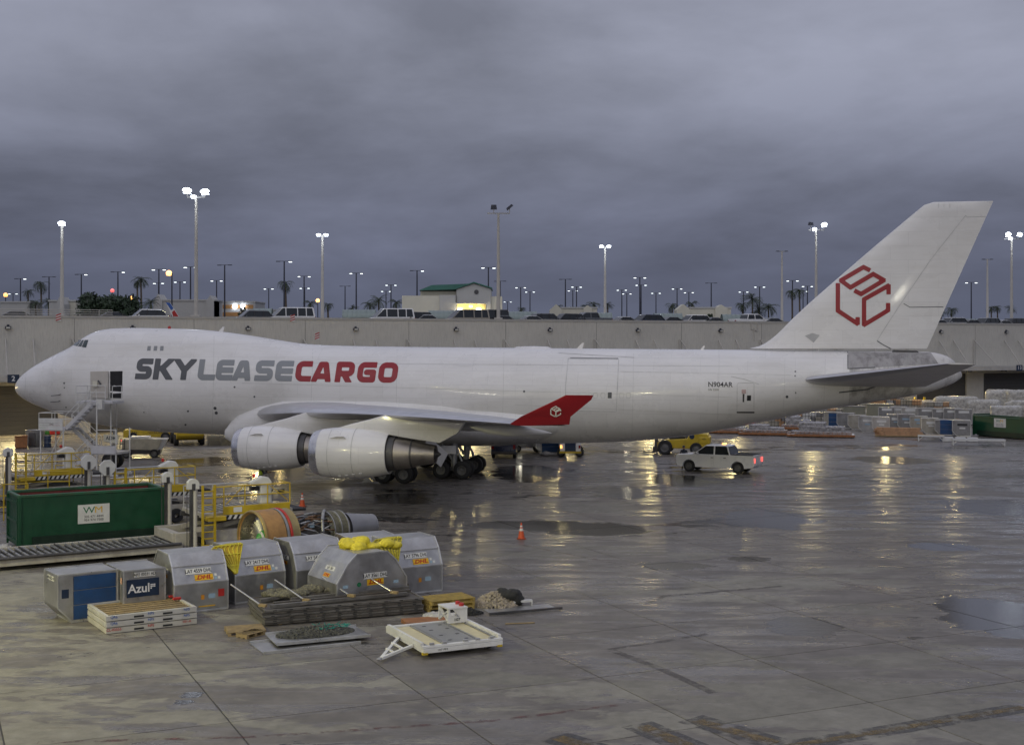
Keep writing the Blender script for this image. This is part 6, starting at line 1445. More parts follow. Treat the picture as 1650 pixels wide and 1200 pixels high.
# ---- traffic cones
def cone(label, px, py, h=.75):
    t = thing('traffic_cone', label, 'traffic cone', gnd(px, py), 0, 'traffic cones'); k = h / .75
    part('base', MB().box((0, 0, .02 * k), (.42 * k, .42 * k, .04 * k)), M('cone_base', (.25, .05, .02), .6), t, bevel=.01)
    part('body', MB().lathe([(.04 * k, .16 * k), (.7 * k, .035 * k), (.75 * k, .03 * k), (.75 * k, .001)], 'z', n=18), orange, t, True)
    for a, b_ in ((.38, .5), (.56, .63)): part('white_band', MB().lathe([(z * k, (.16 - .125 * (z - .04) / .66) * k + .003) for z in (a, b_)], 'z', n=18), label_white, t, True)
cone('orange traffic cone with white bands alone on the open wet apron', 840, 868, .78); cone('orange traffic cone near the outboard engine, by the lamp reflections', 487, 816, .8)
# ------------------------------------------------------------------ vehicles
CARW = {}
def wheel_meshes(r, w):
    k = (round(r, 2), round(w, 2))
    if k not in CARW:
        ty = MB().lathe([(-w / 2, r * .62), (-w / 2, r * .92), (-w * .3, r), (w * .3, r), (w / 2, r * .92), (w / 2, r * .62)], 'y', n=22).mesh('wheel', rubber, True)
        rm = MB().lathe([(-w * .47, r * .64), (-w * .4, r * .6), (-w * .25, r * .5), (-w * .32, r * .15), (-w * .34, .01)], 'y', n=16).mesh('rim', rim_m, True)
        sp = MB()
        for q in range(5):
            a = q * 1.2566; sp.beam((math.cos(a) * r * .1, -w * .4, math.sin(a) * r * .1), (math.cos(a) * r * .58, -w * .4, math.sin(a) * r * .58), .05, .09)
        CARW[k] = (ty, rm, sp.mesh('spokes', rim_m))
    return CARW[k]
SPECS = dict(
    pickup=dict(L=5.9, W=2.0, r=.42, prof=[(-2.88, .45), (-2.96, .66), (-2.97, 1.12), (-2.86, 1.24), (-1.6, 1.33), (1.15, 1.33), (1.2, 1.34), (2.92, 1.34), (2.95, .6), (2.75, .46)], wb=(-1.98, 1.72), cab=[(-1.72, 1.30), (-.78, 1.93), (.98, 1.94), (1.22, 1.33)], bp=(-.05,)),
    suv=dict(L=4.9, W=1.95, r=.38, prof=[(-2.42, .42), (-2.45, .85), (-2.3, 1.02), (-1.15, 1.12), (2.3, 1.15), (2.43, .9), (2.4, .42)], wb=(-1.5, 1.5), cab=[(-1.3, 1.1), (-.55, 1.76), (1.75, 1.74), (2.32, 1.13)], bp=(.1, 1.15)),
    sedan=dict(L=4.7, W=1.82, r=.33, prof=[(-2.32, .36), (-2.35, .7), (-2.2, .86), (-1.05, .95), (1.55, 1.02), (2.25, 1.0), (2.34, .75), (2.3, .36)], wb=(-1.4, 1.4), cab=[(-1.2, .94), (-.35, 1.44), (.85, 1.43), (1.75, 1.0)], bp=(.2,)),
    van=dict(L=5.3, W=2.0, r=.35, prof=[(-2.62, .4), (-2.66, .9), (-2.5, 1.08), (-1.95, 1.2), (2.6, 1.22), (2.65, .8), (2.62, .4)], wb=(-1.75, 1.6), cab=[(-2.15, 1.18), (-1.15, 2.12), (2.45, 2.14), (2.6, 1.2)], bp=(-.75, .6, 1.6)))
CARP = {}
def paint(nm, c): 
    if nm not in CARP: CARP[nm] = M(nm + '_car_paint', c, .28, var=.04, coat=.6, rv=.04)
    return CARP[nm]
tail_m = M('dull_red_tail_lens', (.25, .01, .01), .2); head_m = M('headlamp_lens', (.6, .6, .6), .1)
def car(kind, label, loc, rz, pc, cat, group=None, solid=False, tail_on=False, head_on=False, name=None):
    S = SPECS[kind]; W, r = S['W'], S['r']; hw_ = W / 2
    t = thing(name or {'suv': 'parked_suv', 'van': 'parked_van', 'sedan': 'parked_car', 'pickup': 'pickup_truck'}[kind], label, cat, loc, rz, group)
    top = S['prof']; pts = list(top); bot = S['prof'][-1][1] - .08; arch = []
    for xc in reversed(S['wb']):
        for q in range(9):
            a = math.pi * q / 8; arch.append((xc + (r + .07) * math.cos(a), max(bot, r + (r + .07) * math.sin(a)) if q not in (0, 8) else bot))
    outline = pts + arch
    body = MB(); n = len(outline)
    rings = []
    for y, k in ((-hw_, .96), (-hw_ + .06, 1.0), (hw_ - .06, 1.0), (hw_, .96)):
        cz = .75; rings.append([(x * (1 if k == 1 else .993), y, (z - cz) * k + cz if z > cz else z) for x, z in outline])
    body.loft(rings); b_ = part('body', body, pc, t, 35)
    c = S['cab']; tw = .80
    def cabring(y, s2): return [(x, y * (1 if z < 1.4 and i in (0, 3) else s2), z) for i, (x, z) in enumerate(c)]
    gm = pc if solid else glass
    lo = hw_ - .05; hi = hw_ * tw
    P = []
    for sgn in (-1, 1):
        P.append([(c[0][0], sgn * lo, c[0][1]), (c[1][0], sgn * hi, c[1][1]), (c[2][0], sgn * hi, c[2][1]), (c[3][0], sgn * lo, c[3][1])])
    part('windows', MB().loft([P[0], P[1]]), gm, t)
    part('roof', MB().loft([[(c[1][0] - .04, s_ * (hi + .02), c[1][1] - .02), (c[1][0] + .12, s_ * (hi - .06), c[1][1] + .07), (c[2][0] - .12, s_ * (hi - .06), c[2][1] + .07), (c[2][0] + .04, s_ * (hi + .02), c[2][1] - .02)] for s_ in (-1, 1)]), pc, t, bevel=.03, smooth=40)
    for s_ in (-1, 1):
        def pil(xa, xb, w): return part('pillar', MB().beam((xa, s_ * (lo + .005), c[0][1] - .02), (xb, s_ * (hi + .012), c[1][1]), w, .05), pc, t)
        pil(c[0][0] + .05, c[1][0] + .05, .09); pil(c[3][0] - .06, c[2][0] - .06, .16)
        for x in S['bp']: part('pillar', MB().beam((x, s_ * (lo + .005), c[0][1] - .02), (x, s_ * (hi + .012), c[1][1]), .1, .04), pc if kind in ('van', 'pickup') else black, t)
        if kind in ('suv', 'sedan', 'pickup'): part('mirror', MB().box((c[0][0] + .45, s_ * (hw_ + .12), c[0][1] + .08), (.14, .2, .16)), pc, t, bevel=.03)
        hd = part('headlamp', MB().box((top[1][0] + .05, s_ * (hw_ - .25), top[1][1] - .06), (.1, .36, .17)), lamp_small if head_on else head_m, t)
        tx_ = top[-2][0] if kind != 'sedan' else top[-2][0]
        part('tail_lamp', MB().box((tx_ - .01, s_ * (hw_ - .13), .98 if kind != 'sedan' else .82), (.09, .2, .34 if kind != 'sedan' else .16)), lamp_red if tail_on else tail_m, t)
    part('bumper', MB().box((top[0][0] - .02, 0, .52), (.12, W * .92, .18)), dsteel, t, bevel=.03); part('bumper', MB().box((top[-1][0] + .05, 0, .52), (.12, W * .92, .18)), dsteel if kind != 'pickup' else alu_edge, t, bevel=.03)
    ty, rm, sp = wheel_meshes(r, .25)
    for x in S['wb']:
        for s_ in (-1, 1):
            w_ = part('wheel', ty, rubber, t, loc=(x, s_ * (hw_ - .14), r), rot=(0, 0, 0 if s_ < 0 else math.pi)); part('rim', rm, alu_edge, w_); part('spokes', sp, alu_edge, w_)
    return t, S
pw = paint('white', (.80, .80, .79)); pk = paint('black', (.012, .012, .014)); pg = paint('grey', (.12, .13, .14)); ps_ = paint('silver', (.38, .39, .4)); pb = paint('blue', (.02, .03, .07)); pt = paint('beige', (.35, .32, .26))
t, S = car('pickup', 'white crew-cab pickup with lit tail lamp and amber roof beacon on the wet apron', (15.1, 95.0, 0), R(-28), pw, 'pickup', tail_on=True)
part('bed_shade', MB().b(1.32, 2.8, -.82, .82, 1.31, 1.352), hdark, t); part('bed_rail', MB().b(1.25, 2.85, -.97, -.83, 1.33, 1.39).b(1.25, 2.85, .83, .97, 1.33, 1.39), black, t)  # dark slab on the solid bed, its colour stands for the shaded inside
part('beacon_bar', MB().box((.4, 0, 2.06), (.2, .5, .07)), lamp_amber, t); part('grille', MB().box((-2.93, 0, .92), (.06, 1.1, .3)), dsteel, t)
for s_ in (-1, 1): part('side_marker', MB().box((-2.85, s_ * .93, .98), (.14, .1, .12)), lamp_amber, t); part('door_handle', MB().box((-.2, s_ * 1.01, 1.1), (.18, .03, .04)), pk, t); part('door_handle', MB().box((.75, s_ * 1.01, 1.1), (.18, .03, .04)), pk, t); part('door_seam', MB().box((-.08, s_ * 1.003, .9), (.015, .006, .7)), seam, t)
part('plate', MB().box((3.04, 0, .62), (.02, .4, .16)), label_white, t)
car('van', 'white van parked at the left edge under the warehouse canopy', (-51.2, 121.5, 0), R(-68), pw, 'van')
car('van', 'dark blue van seen from behind under the aircraft belly', (-.6, 108, 0), R(-92), pb, 'van', solid=False, tail_on=False)
# cars on the parking deck
roofcars = [(178, 'sedan', pk, 'black', 0), (234, 'suv', pw, 'white', 0), (468, 'van', pw, 'white', 0), (630, 'van', pw, 'white', 1), (667, 'suv', pk, 'black', 0), (689, 'sedan', ps_, 'silver', 0), (752, 'van', pt, 'beige', 0), (784, 'van', pk, 'black', 1), (812, 'sedan', pg, 'grey', 0), (852, 'sedan', ps_, 'silver', 0), (882, 'suv', pg, 'grey', 0),
            (912, 'suv', pk, 'black', 1), (948, 'pickup', pg, 'grey', 0), (1002, 'sedan', ps_, 'silver', 1), (1041, 'suv', pb, 'dark blue', 0), (1078, 'sedan', pk, 'black', 0), (1116, 'suv', pw, 'white', 1), (1150, 'sedan', pg, 'grey', 0), (1210, 'pickup', pw, 'white', 0), (1240, 'sedan', pg, 'grey', 0), (1512, 'sedan', ps_, 'silver', 1), (1533, 'suv', ps_, 'silver', 0), (1560, 'sedan', pk, 'black', 0), (1588, 'suv', pg, 'grey', 0), (1612, 'sedan', ps_, 'silver', 0), (1640, 'suv', pk, 'black', 0), (405, 'suv', pg, 'grey', 0), (30, 'sedan', pk, 'black', 0)]
roofcars.sort(); lit_i = {882, 1041, 1210}
for i, (px, kd, pc, cn, s_) in enumerate(roofcars):
    x, y = roof_xy(px, 3.4 if kd != 'sedan' else 2.9); z0 = DECK
    car(kd, f'{cn} {kd} on the parking deck, {ordw(i)} vehicle from the left above the wall', (x, y, z0), WA + rng.uniform(-.06, .06) + (math.pi if rng.random() < .4 else 0), pc, 'van' if kd == 'van' else ('pickup' if kd == 'pickup' else 'car'), 'vehicles on the parking deck', False, False, px in lit_i)

# ---- crew stairs at the nose door
sd_ = surf(187, 641, 0.0); sw = WM_ @ Vector(sd_)
st_o = (sw.x, sw.y - 1.5, 0)
t = thing('crew_stairs', 'white zigzag crew stairs with railings at the open nose door', 'stairs', st_o, -YAW)
stm = M('pale_lilac_stair_paint', (.55, .55, .57), .5, var=.08, dirt=.25, dcol=(.3, .28, .25)); zp = sw.z - .1
def flight(x0, z0, x1, z1, y, w=.8):
    n = max(3, int(abs(z0 - z1) / .24))
    for yy in (y - w / 2, y + w / 2): part('stringer', MB().beam((x0, yy, z0), (x1, yy, z1), .05, .26), stm, t)
    for k in range(n):
        u = (k + .5) / n; part('tread', MB().box((x0 + (x1 - x0) * u, y, z0 + (z1 - z0) * u), (.26, w - .06, .04)), alu_edge, t)
    for yy in (y - w / 2, y + w / 2):
        part('handrail', MB().tube((x0, yy, z0 + .95), (x1, yy, z1 + .95), .028), label_white, t)
        for u in (0, .5, 1): part('baluster', MB().tube((x0 + (x1 - x0) * u, yy, z0 + (z1 - z0) * u), (x0 + (x1 - x0) * u, yy, z0 + (z1 - z0) * u + .95), .022), label_white, t)
k_ = 22.8
part('top_platform', MB().b(-2.3, .5, -.55, 1.1, zp - .22, zp - .06), stm, t)
mb = MB()
for z in (.5, 1.0): mb.tube((-2.3, 1.05, zp + z), (-.9, 1.05, zp + z), .028).tube((-2.3, -.55, zp + z), (-2.3, 1.05, zp + z), .028).tube((.5, -.55, zp + z), (.5, .8, zp + z), .028)
part('platform_railing', mb, label_white, t)
for x, y in ((-2.3, -.55), (-2.3, 1.05), (.5, -.55), (.5, .8), (-.9, 1.05)): part('railing_post', MB().tube((x, y, zp - .1), (x, y, zp + 1.0), .03), label_white, t)
part('white_locker', MB().b(-.55, -.1, -.9, -.56, zp - .6, zp + .1), label_white, t)
zl, zl2 = 3.35, 1.75
flight(-.7, zp - .2, -2.6, zl, -1.0); part('landing', MB().b(-4.6, -2.6, -1.5, .6, zl - .16, zl), stm, t)
for q in range(5): part('panel_board', MB().b(-4.6, -2.75, -1.56, -1.52, zl - .1 + q * .17, zl + .055 + q * .17), label_white, t)
text(t, '590', .2, (-3.6, -1.57, zl + .3), FR, lettering)
mb = MB()
for z in (.55, 1.1): mb.tube((-4.6, -1.5, zl + z), (-2.7, -1.5, zl + z), .025).tube((-4.6, -1.5, zl + z), (-4.6, .6, zl + z), .025).tube((-4.6, .6, zl + z), (-2.7, .6, zl + z), .025)
part('landing_railing', mb, label_white, t)
for x, y in ((-4.6, -1.5), (-4.6, .6), (-2.7, .6), (-3.6, -1.5)): part('railing_post', MB().tube((x, y, zl), (x, y, zl + 1.1), .025), label_white, t)
flight(-2.7, zl - .05, -.9, zl2, .1); part('landing', MB().b(-.9, 1.3, -1.5, .6, zl2 - .16, zl2), stm, t)
part('landing_side', MB().b(-.6, 1.3, -1.56, -1.51, zl2 - .1, zl2 + .45), stm, t)
flight(-.9, zl2 - .05, -2.5, .15, -1.0)
for x, y in ((-4.5, -1.45), (-2.75, -1.45), (-4.5, .55), (-.2, -1.45), (1.25, -1.45), (1.25, .55), (-.2, .55)):
    part('leg', MB().tube((x, y, .1), (x, y, zl if x < -2 else (zp - .2 if x < 1 else zl2 + 1.6)), .05), label_white, t)
part('brace', MB().tube((-4.5, -1.45, .2), (-2.8, -1.45, zl - .2), .03).tube((1.25, -1.45, zl2 + 1.55), (-.2, -1.45, zl2 + 1.55), .03), label_white, t)
part('base_frame', MB().b(-4.6, 1.4, -1.55, -1.4, .08, .22).b(-4.6, 1.4, .5, .65, .08, .22), label_white, t)
part('red_hose_reel', MB().lathe([(-.3, .05), (-.28, .28), (.28, .28), (.3, .05)], 'x', (-1.9, -2.6, .3), 14), red, t)
t = thing('hanging_placard', 'cream placard lettered ADM hung below the crew stairs', 'placard', (sw.x + .35, sw.y - 1.0, 0), -YAW)
part('board', MB().prism([(-1.0, 2.35), (.15, 2.2), (.15, 2.85), (-1.0, 2.85)], 'y', -.04, 0), cream, t); text(t, 'ADM', .36, (-.42, -.05, 2.58), FR, dgrey, .01); part('hook', MB().tube((0, .02, 3.0), (0, .02, 5.1), .02), steel, t)

# ---- service vehicles behind the nose
def wheels(t, spots, r, w=.3):
    ty, rm, sp = wheel_meshes(r, w)
    for x, y in spots:
        o = part('wheel', ty, rubber, t, loc=(x, y, r), rot=(0, 0, 0 if y < 0 else math.pi)); part('rim', rm, alu_edge, o)
x, y, _ = gnd(224, 738)
t = thing('air_start_cart', 'cream wedge-backed service cart on a dark chassis behind the crew stairs', 'service cart', (x, y + 1.0, 0), R(10))
part('hood', MB().prism([(-1.5, .72), (1.0, .62), (1.35, .75), (1.65, 1.5), (.3, 1.6), (-1.5, 1.5)], 'y', -.95, .95), M('dirty_cream_paint', (.50, .47, .38), .5, dirt=.4), t, bevel=.05)
part('back_flap', MB().prism([(1.0, .6), (1.6, .68), (2.05, 1.5), (1.66, 1.52)], 'y', -.9, .9), plane_grey, t); part('chassis', MB().b(-1.9, 1.5, -.8, .8, .3, .7), dsteel, t, bevel=.04); wheels(t, [(-1.2, -.85), (1.0, -.85), (-1.2, .85), (1.0, .85)], .36)
part('top_hatch', MB().b(-.9, .6, -.7, .7, 1.58, 1.72), label_white, t); part('stop_lamp', MB().box((-1.6, -.9, 1.45), (.12, .1, .12)), lamp_red, t); part('ladder', MB().tube((-1.75, -.98, .3), (-1.6, -.98, 1.6), .03).tube((-1.35, -.98, .3), (-1.3, -.98, 1.6), .03).tube((-1.7, -.98, .8), (-1.33, -.98, .8), .02).tube((-1.65, -.98, 1.2), (-1.32, -.98, 1.2), .02), dsteel, t)
def lift_truck(label, loc, rz, k=1.0, mast=True):
    t = thing('forklift', label, 'forklift', loc, rz, 'yellow heavy forklifts'); s_ = k
    part('chassis', MB().prism([(-1.9 * s_, .55), (1.6 * s_, .5), (2.3 * s_, .75), (2.45 * s_, 1.3), (2.3 * s_, 1.75), (.9 * s_, 1.9), (.6 * s_, 1.35), (-1.1 * s_, 1.25), (-1.9 * s_, 1.0)], 'y', -.95 * s_, .95 * s_), yellow, t, bevel=.08)
    part('counterweight', MB().b(1.5 * s_, 2.5 * s_, -.98 * s_, .98 * s_, .9, 1.55), yellow, t, bevel=.12)
    wheels(t, [(-1.25 * s_, -1.0 * s_), (-1.25 * s_, 1.0 * s_)], 62 / 100, .45); wheels(t, [(1.35 * s_, -.92 * s_), (1.35 * s_, .92 * s_)], .52, .4)
    part('seat_bay', MB().b(-.9 * s_, .4 * s_, -.6, .6, 1.26, 1.5), black, t)
    for x in (-.9, .55):
        for y in (-.62, .62): part('guard_post', MB().beam((x * s_, y, 1.3), (x * .85 * s_, y * .9, 2.7), .08), dsteel, t)
    part('guard_roof', MB().b(-.85 * s_, .55 * s_, -.6, .6, 2.7, 2.78), dsteel, t)
    if mast:
        for y in (-.45, .45): part('mast_rail', MB().b(-2.15 * s_, -1.95 * s_, y - .09, y + .09, .15, 3.0), dsteel, t); part('fork', MB().b(-3.2 * s_, -2.16 * s_, y - .08, y + .08, .08, .14), dsteel, t)
        part('carriage', MB().b(-2.28 * s_, -2.16 * s_, -.7, .7, .15, .6), dsteel, t)
    part('badge', MB().lathe([(0, .01), (0, .22), (-.01, .22)], 'y', (1.0 * s_, -.96 * s_, 1.55), 16), navy, t); text(t, '4', .25, (1.92 * s_, -.99 * s_, 1.35), FR, lettering, name='digit'); text(t, '0', .25, (2.08 * s_, -.99 * s_, 1.35), FR, lettering, name='digit')
    return t
x, y, _ = gnd(1100, 733); lift_truck('large yellow forklift behind the white pickup under the tail', (x, y + 1.2, 0), R(-12), 1.0)
x, y, _ = gnd(293, 718); lift_truck('yellow forklift seen from behind under the forward belly', (x, y + 2.2, 0), R(-72), 1.25, False)
x, y, _ = gnd(236, 712)
t = thing('tow_tractor', 'low yellow tow tractor with black lettering behind the cream cart', 'tow tractor', (x, y + 1.5, 0), R(8))
part('body', MB().prism([(-2.4, .4), (2.4, .4), (2.4, 1.15), (1.0, 1.3), (-.6, 1.3), (-2.4, 1.1)], 'y', -1.1, 1.1), yellow, t, bevel=.08); wheels(t, [(-1.5, -1.05), (1.5, -1.05), (-1.5, 1.05), (1.5, 1.05)], .45); part('cab_screen', MB().b(-.3, .9, -.8, .8, 1.3, 2.0), glass, t, bevel=.06); part('cab_roof', MB().b(-.4, 1.0, -.85, .85, 2.01, 2.1), yellow, t)
text(t, '443', .35, (-1.4, -1.11, .85), FR, lettering); text(t, 'NO RIDERS', .3, (.6, -1.11, .85), FR, lettering)
x, y, _ = gnd(352, 718)
for k in range(6): wood_pallet(f'grey wooden pallet under the forward belly, {ordw(k)} from the bottom of its stack', 0, 0, R(15 + rng.uniform(-4, 4)), M('grey_wood', (.28, .26, .2), .8, var=.3), 2.3, 1.6, loc=(x + rng.uniform(-.1, .1), y + .8, k * .15), group='pallets stacked under the belly')
x, y, _ = gnd(53, 720)
t = thing('waste_tub', 'tapered grey waste tub beside the left garage door', 'tub', (x, y + .6, 0)); part('tub_shell', MB().lathe([(0, .62), (.05, .66), (1.45, .86), (1.5, .92), (1.5, .84), (1.4, .8), (.1, .6)], 'z', n=20), steel, t, True); part('rib', MB().b(-.3, .3, -.86, -.74, .1, 1.3), dsteel, t)
x, y, _ = gnd(75, 721); t = thing('barrel', 'dark blue barrel right of the grey waste tub', 'barrel', (x, y + .3, 0)); part('drum', MB().lathe([(0, .3), (.02, .32), (.35, .32), (.37, .34), (.4, .32), (.75, .32), (.77, .34), (.8, .32), (1.05, .32), (1.07, .28), (1.07, .01)], 'z', n=20), navy, t, True); part('lid_ring', MB().lathe([(1.03, .33), (1.06, .345), (1.09, .33)], 'z', n=20), steel, t)
for px, py, mt, lb in ((72, 700, M('bright_green_bin', (.03, .16, .03), .5), 'green wheeled bin by the warehouse wall below the nose'), (88, 700, red, 'red wheeled bin by the warehouse wall below the nose'), (34, 722, wood3, 'rusty red scrap crate left of the grey tub')):
    x, y, _ = gnd(px, py); t = thing('bin', lb, 'bin', (x, y, 0), WA); part('bin_body', MB().box((0, 0, .55), (.95, .8, 1.0), 0, 1.08), mt, t, bevel=.04); part('lid', MB().b(-.55, .55, -.48, .48, 1.06, 1.14), mt, t, bevel=.03)
    for sx in (-.35, .35): part('wheel', MB().lathe([(-.04, .02), (-.04, .1), (.04, .1), (.04, .02)], 'y', (sx, -.3, .1), 10), rubber, t)
# under-belly equipment
x, y, _ = gnd(921, 737)
t = thing('service_truck', 'white service truck with a blue tailgate seen from behind under the belly', 'truck', (x, y + 2, 0), R(-3))
part('box_body', MB().b(-.85, -.45, -1.9, 1.9, .5, 2.2).b(.45, .85, -1.9, 1.9, .5, 2.2).b(-.449, .449, -1.85, 1.9, 1.9, 2.2), white, t, bevel=.04); part('tailgate', MB().b(-.44, .44, -1.9, -1.8, .5, 1.89), navy, t); part('rear_bumper', MB().b(-.9, .9, -2.05, -1.91, .35, .5), yellow, t); wheels(t, [(-.75, -1.3), (.75, -1.3)], .36); wheels(t, [(-.75, 1.3), (.75, 1.3)], .36)
for s_ in (-1, 1): part('rear_window', MB().b(s_ * .65 - .15, s_ * .65 + .15, -1.92, -1.902, 1.4, 1.9), glass, t); part('tail_lamp', MB().b(s_ * .75 - .08, s_ * .75 + .08, -1.93, -1.903, .75, 1.0), lamp_amber if s_ < 0 else tail_m, t)
x, y, _ = gnd(848, 728); t = thing('generator_box', 'grey box generator under the belly right of the blue van', 'generator', (x, y + .8, 0), R(5)); part('housing', MB().b(-1.2, 1.2, -.8, .8, .35, 1.7), steel, t, bevel=.05); wheels(t, [(-.8, -.8), (.8, -.8)], .3); part('louvre', MB().b(-.8, .8, -.82, -.801, .8, 1.4), dsteel, t); part('work_lamp', MB().box((-.6, -.85, 1.0), (.22, .06, .16)), lamp_white, t)
ake('blue curtain-sided container under the belly left of the white service truck', (*gnd(880, 729)[:2], 0), R(8), 'curtain', 'lower-deck containers in the yard')
x, y, _ = gnd(880, 734); t = thing('plastic_scrap', 'crumpled plastic sheet on the apron below the blue container', 'plastic', (x, y, 0)); part('folds', cloth_lump('folds', '', '', [(0, 0, .15, .6, .4, .2), (.5, .1, .1, .4, .3, .15)], wrapd, 41, .12), None, t)
# chocks and small things at the gear
x, y, _ = gnd(592, 776); t = thing('wheel_chock', 'grey wheel chock ahead of the main gear', 'chock', (x, y, 0)); part('wedge', MB().prism([(-.35, 0), (.35, 0), (.1, .3), (-.1, .3)], 'y', -.25, .25), steel, t); part('handle', MB().tube((0, -.1, .3), (0, .1, .42), .02), yellow, t)

# ------------------------------------------------------------------ cargo yard on the right
def ldg(px, py, dy=.75): x, y, _ = gnd(px, py); return (x, y + dy, 0)
YG = 'lower-deck containers in the yard'; YA = R(-20)
front = [(1402, 696, 'pale stripes'), (1422, 697, 'two white bands'), (1446, 692, 'white notice'), (1464, 693, 'light blue mark'), (1484, 694, 'light blue badge'), (1502, 699, 'white label'), (1526, 701, None), (1553, 703, 'black name band')]
for i, (px, py, mk) in enumerate(front):
    t = ake(f'silver yard container with {mk}, {ordw(i)} from the left in the front row' if mk else 'yard container with a blue curtain side beside the dumpster', ldg(px, py), YA + rng.uniform(-.12, .12), 'curtain' if mk is None else 'door', YG, w=1.75)
    if mk: part('name_band', MB().b(-.4, .55, -.8, -.79, 1.1 - .04 * (i % 3), 1.28), black if 'black' in mk else (label_blue if 'blue' in mk else label_white), t); part('notice', MB().b(-.2, .35, -.8, -.79, .75, .9), label_white if i % 2 else label_blue, t)
mid = [(1432, 683), (1450, 683), (1469, 684), (1496, 685), (1519, 686), (1538, 687), (1556, 688)]
for i, (px, py) in enumerate(mid):
    t = ake(f'silver yard container behind the front row, {ordw(i)} from the left', ldg(px, py), YA + rng.uniform(-.1, .1), 'door', YG, w=1.8); part('name_band', MB().b(-.5, .6, -.8, -.79, 1.2, 1.45), label_white, t); t.location.z = .35
    part('dolly_bed', MB().b(-1.0, 1.0, -.8, .8, -.18, -.02), dsteel, t)
    for sx in (-.7, .7):
        for sy in (-.6, .6): part('castor', MB().lathe([(-.08, .03), (-.08, .17), (.08, .17), (.08, .03)], 'y', (sx, sy, -.18), 10), rubber, t)
for i, (px, py) in enumerate(((1345, 688), (1366, 690), (1384, 692))):
    t = ake(f'silver yard container nearest the tail, {ordw(i)} from the left', ldg(px, py), YA, 'curtain' if i == 0 else 'door', YG, w=1.8)
for i, (px, py) in enumerate(((1418, 672), (1372, 676))):
    x, y, _ = gnd(px, py); t = thing('crate_box', f'long grey crate at the back of the yard, {ordw(i)} from the right', 'crate', (x, y, 0), R(-15)); part('box_shell', MB().b(-1.6, 1.6, -.8, .8, .15, 1.6), M('olive_grey_crate', (.22, .22, .17), .6), t, bevel=.03); part('lid', MB().b(-1.65, 1.65, -.85, .85, 1.61, 1.7), steel, t); part('skid', MB().b(-1.5, 1.5, -.7, -.5, 0, .149), wood, t)
wr = [(1545, 672, 5.5, 3.0, 2.9, 'longest mound'), (1590, 673, 4.2, 2.8, 2.5, 'second mound'), (1625, 668, 5.2, 3.2, 3.6, 'tallest mound'), (1628, 682, 3.6, 2.4, 2.2, 'nearest mound'), (1497, 666, 5.0, 2.2, 1.9, 'low dark mound'), (1655, 680, 4.5, 2.6, 2.8, 'rightmost mound')]
for i, (px, py, w, d, h, nm) in enumerate(wr):
    x, y, _ = gnd(px, py); t = thing('wrapped_cargo', f'plastic-wrapped palletised cargo behind the yard containers, {nm}', 'wrapped cargo', (x, y + 1.2, 0), R(-18), 'plastic-wrapped cargo in the yard')
    g = random.Random(60 + i); L_ = [(g.uniform(-.3, .3) * w, g.uniform(-.2, .2) * d, h * .45, w * .26, d * .36, h * .5) for _ in range(6)]
    part('wrapped_load', cloth_lump('wrapped_load', '', '', L_ + [(-w * .3, 0, h * .4, w * .2, d * .4, h * .45), (w * .3, 0, h * .45, w * .2, d * .4, h * .45)], wrap if nm != 'low dark mound' else wrapd, 60 + i, .09, .22, 2, True), None, t)
    part('pallet_base', MB().b(-w / 2, w / 2, -d / 2, d / 2, .05, .2), steel, t)
for i, (px, py, w, nm) in enumerate(((1328, 705, 6.5, 'netted heap of clear-wrapped cargo on a low pallet right of the tail shadow'), (1238, 702, 5.2, 'grey wrapped cargo on a pallet under the tail'), (1182, 699, 4.4, 'clear-wrapped boxes on a pallet left of the yellow lever'), (1290, 693, 4.0, 'stack of grey wrapped cargo behind the netted heap'))):
    x, y, _ = gnd(px, py); t = thing('wrapped_cargo', nm, 'wrapped cargo', (x, y + 1.4, 0), R(-14), 'plastic-wrapped cargo in the yard')
    part('pallet_base', MB().b(-w / 2, w / 2, -1.4, 1.4, .12, .26), label_white if i == 0 else steel, t); part('edge_lip', MB().b(-w / 2 - .05, w / 2 + .05, -1.46, -1.401, .1, .3), wood3, t)
    for q in range(6): part('foot_block', MB().b(-w / 2 + q * w / 5.6, -w / 2 + .3 + q * w / 5.6, -1.35, -1.1, 0, .119), dsteel, t)
    hh = (1.5, 1.1, 1.0, 1.5)[i]
    part('wrapped_load', cloth_lump('wrapped_load', '', '', [(-w * .12, 0, hh * .5, w * .22, 1.1, hh * .52), (w * .18, 0, hh * .35, w * .2, 1.1, hh * .38), (-w * .02, -.3, hh * .4, w * .3, .8, hh * .35), (0, 0, .35, w * .46, 1.25, .2)], wrapd, 80 + i, .09, .26, 2, True), None, t)
    mb = MB()
    for q in range(14): 
        u = -w * .45 + q * w * .9 / 13; mb.tube((u, -1.43, .2), (u + .05, -1.25, .55), .02, n=4)
    for z in (.35, .5): mb.tube((-w * .45, -1.36, z), (w * .45, -1.36, z), .02, n=4)
    o = part('net_edge', mb, wood3, t); o['kind'] = 'stuff'
x, y, _ = gnd(1215, 699); t = thing('yellow_lever_cart', 'small white cart with a yellow lever under the tail', 'cart', (x, y + .5, 0), R(-10)); part('cart_bed', MB().b(-1.5, 1.5, -.7, .7, .35, .55), label_white, t, bevel=.03); wheels(t, [(-1.0, -.6), (1.0, -.6), (-1.0, .6), (1.0, .6)], .22, .15); part('lever', MB().beam((-.1, -.5, .5), (-.6, -.5, 1.6), .16), yellow, t)
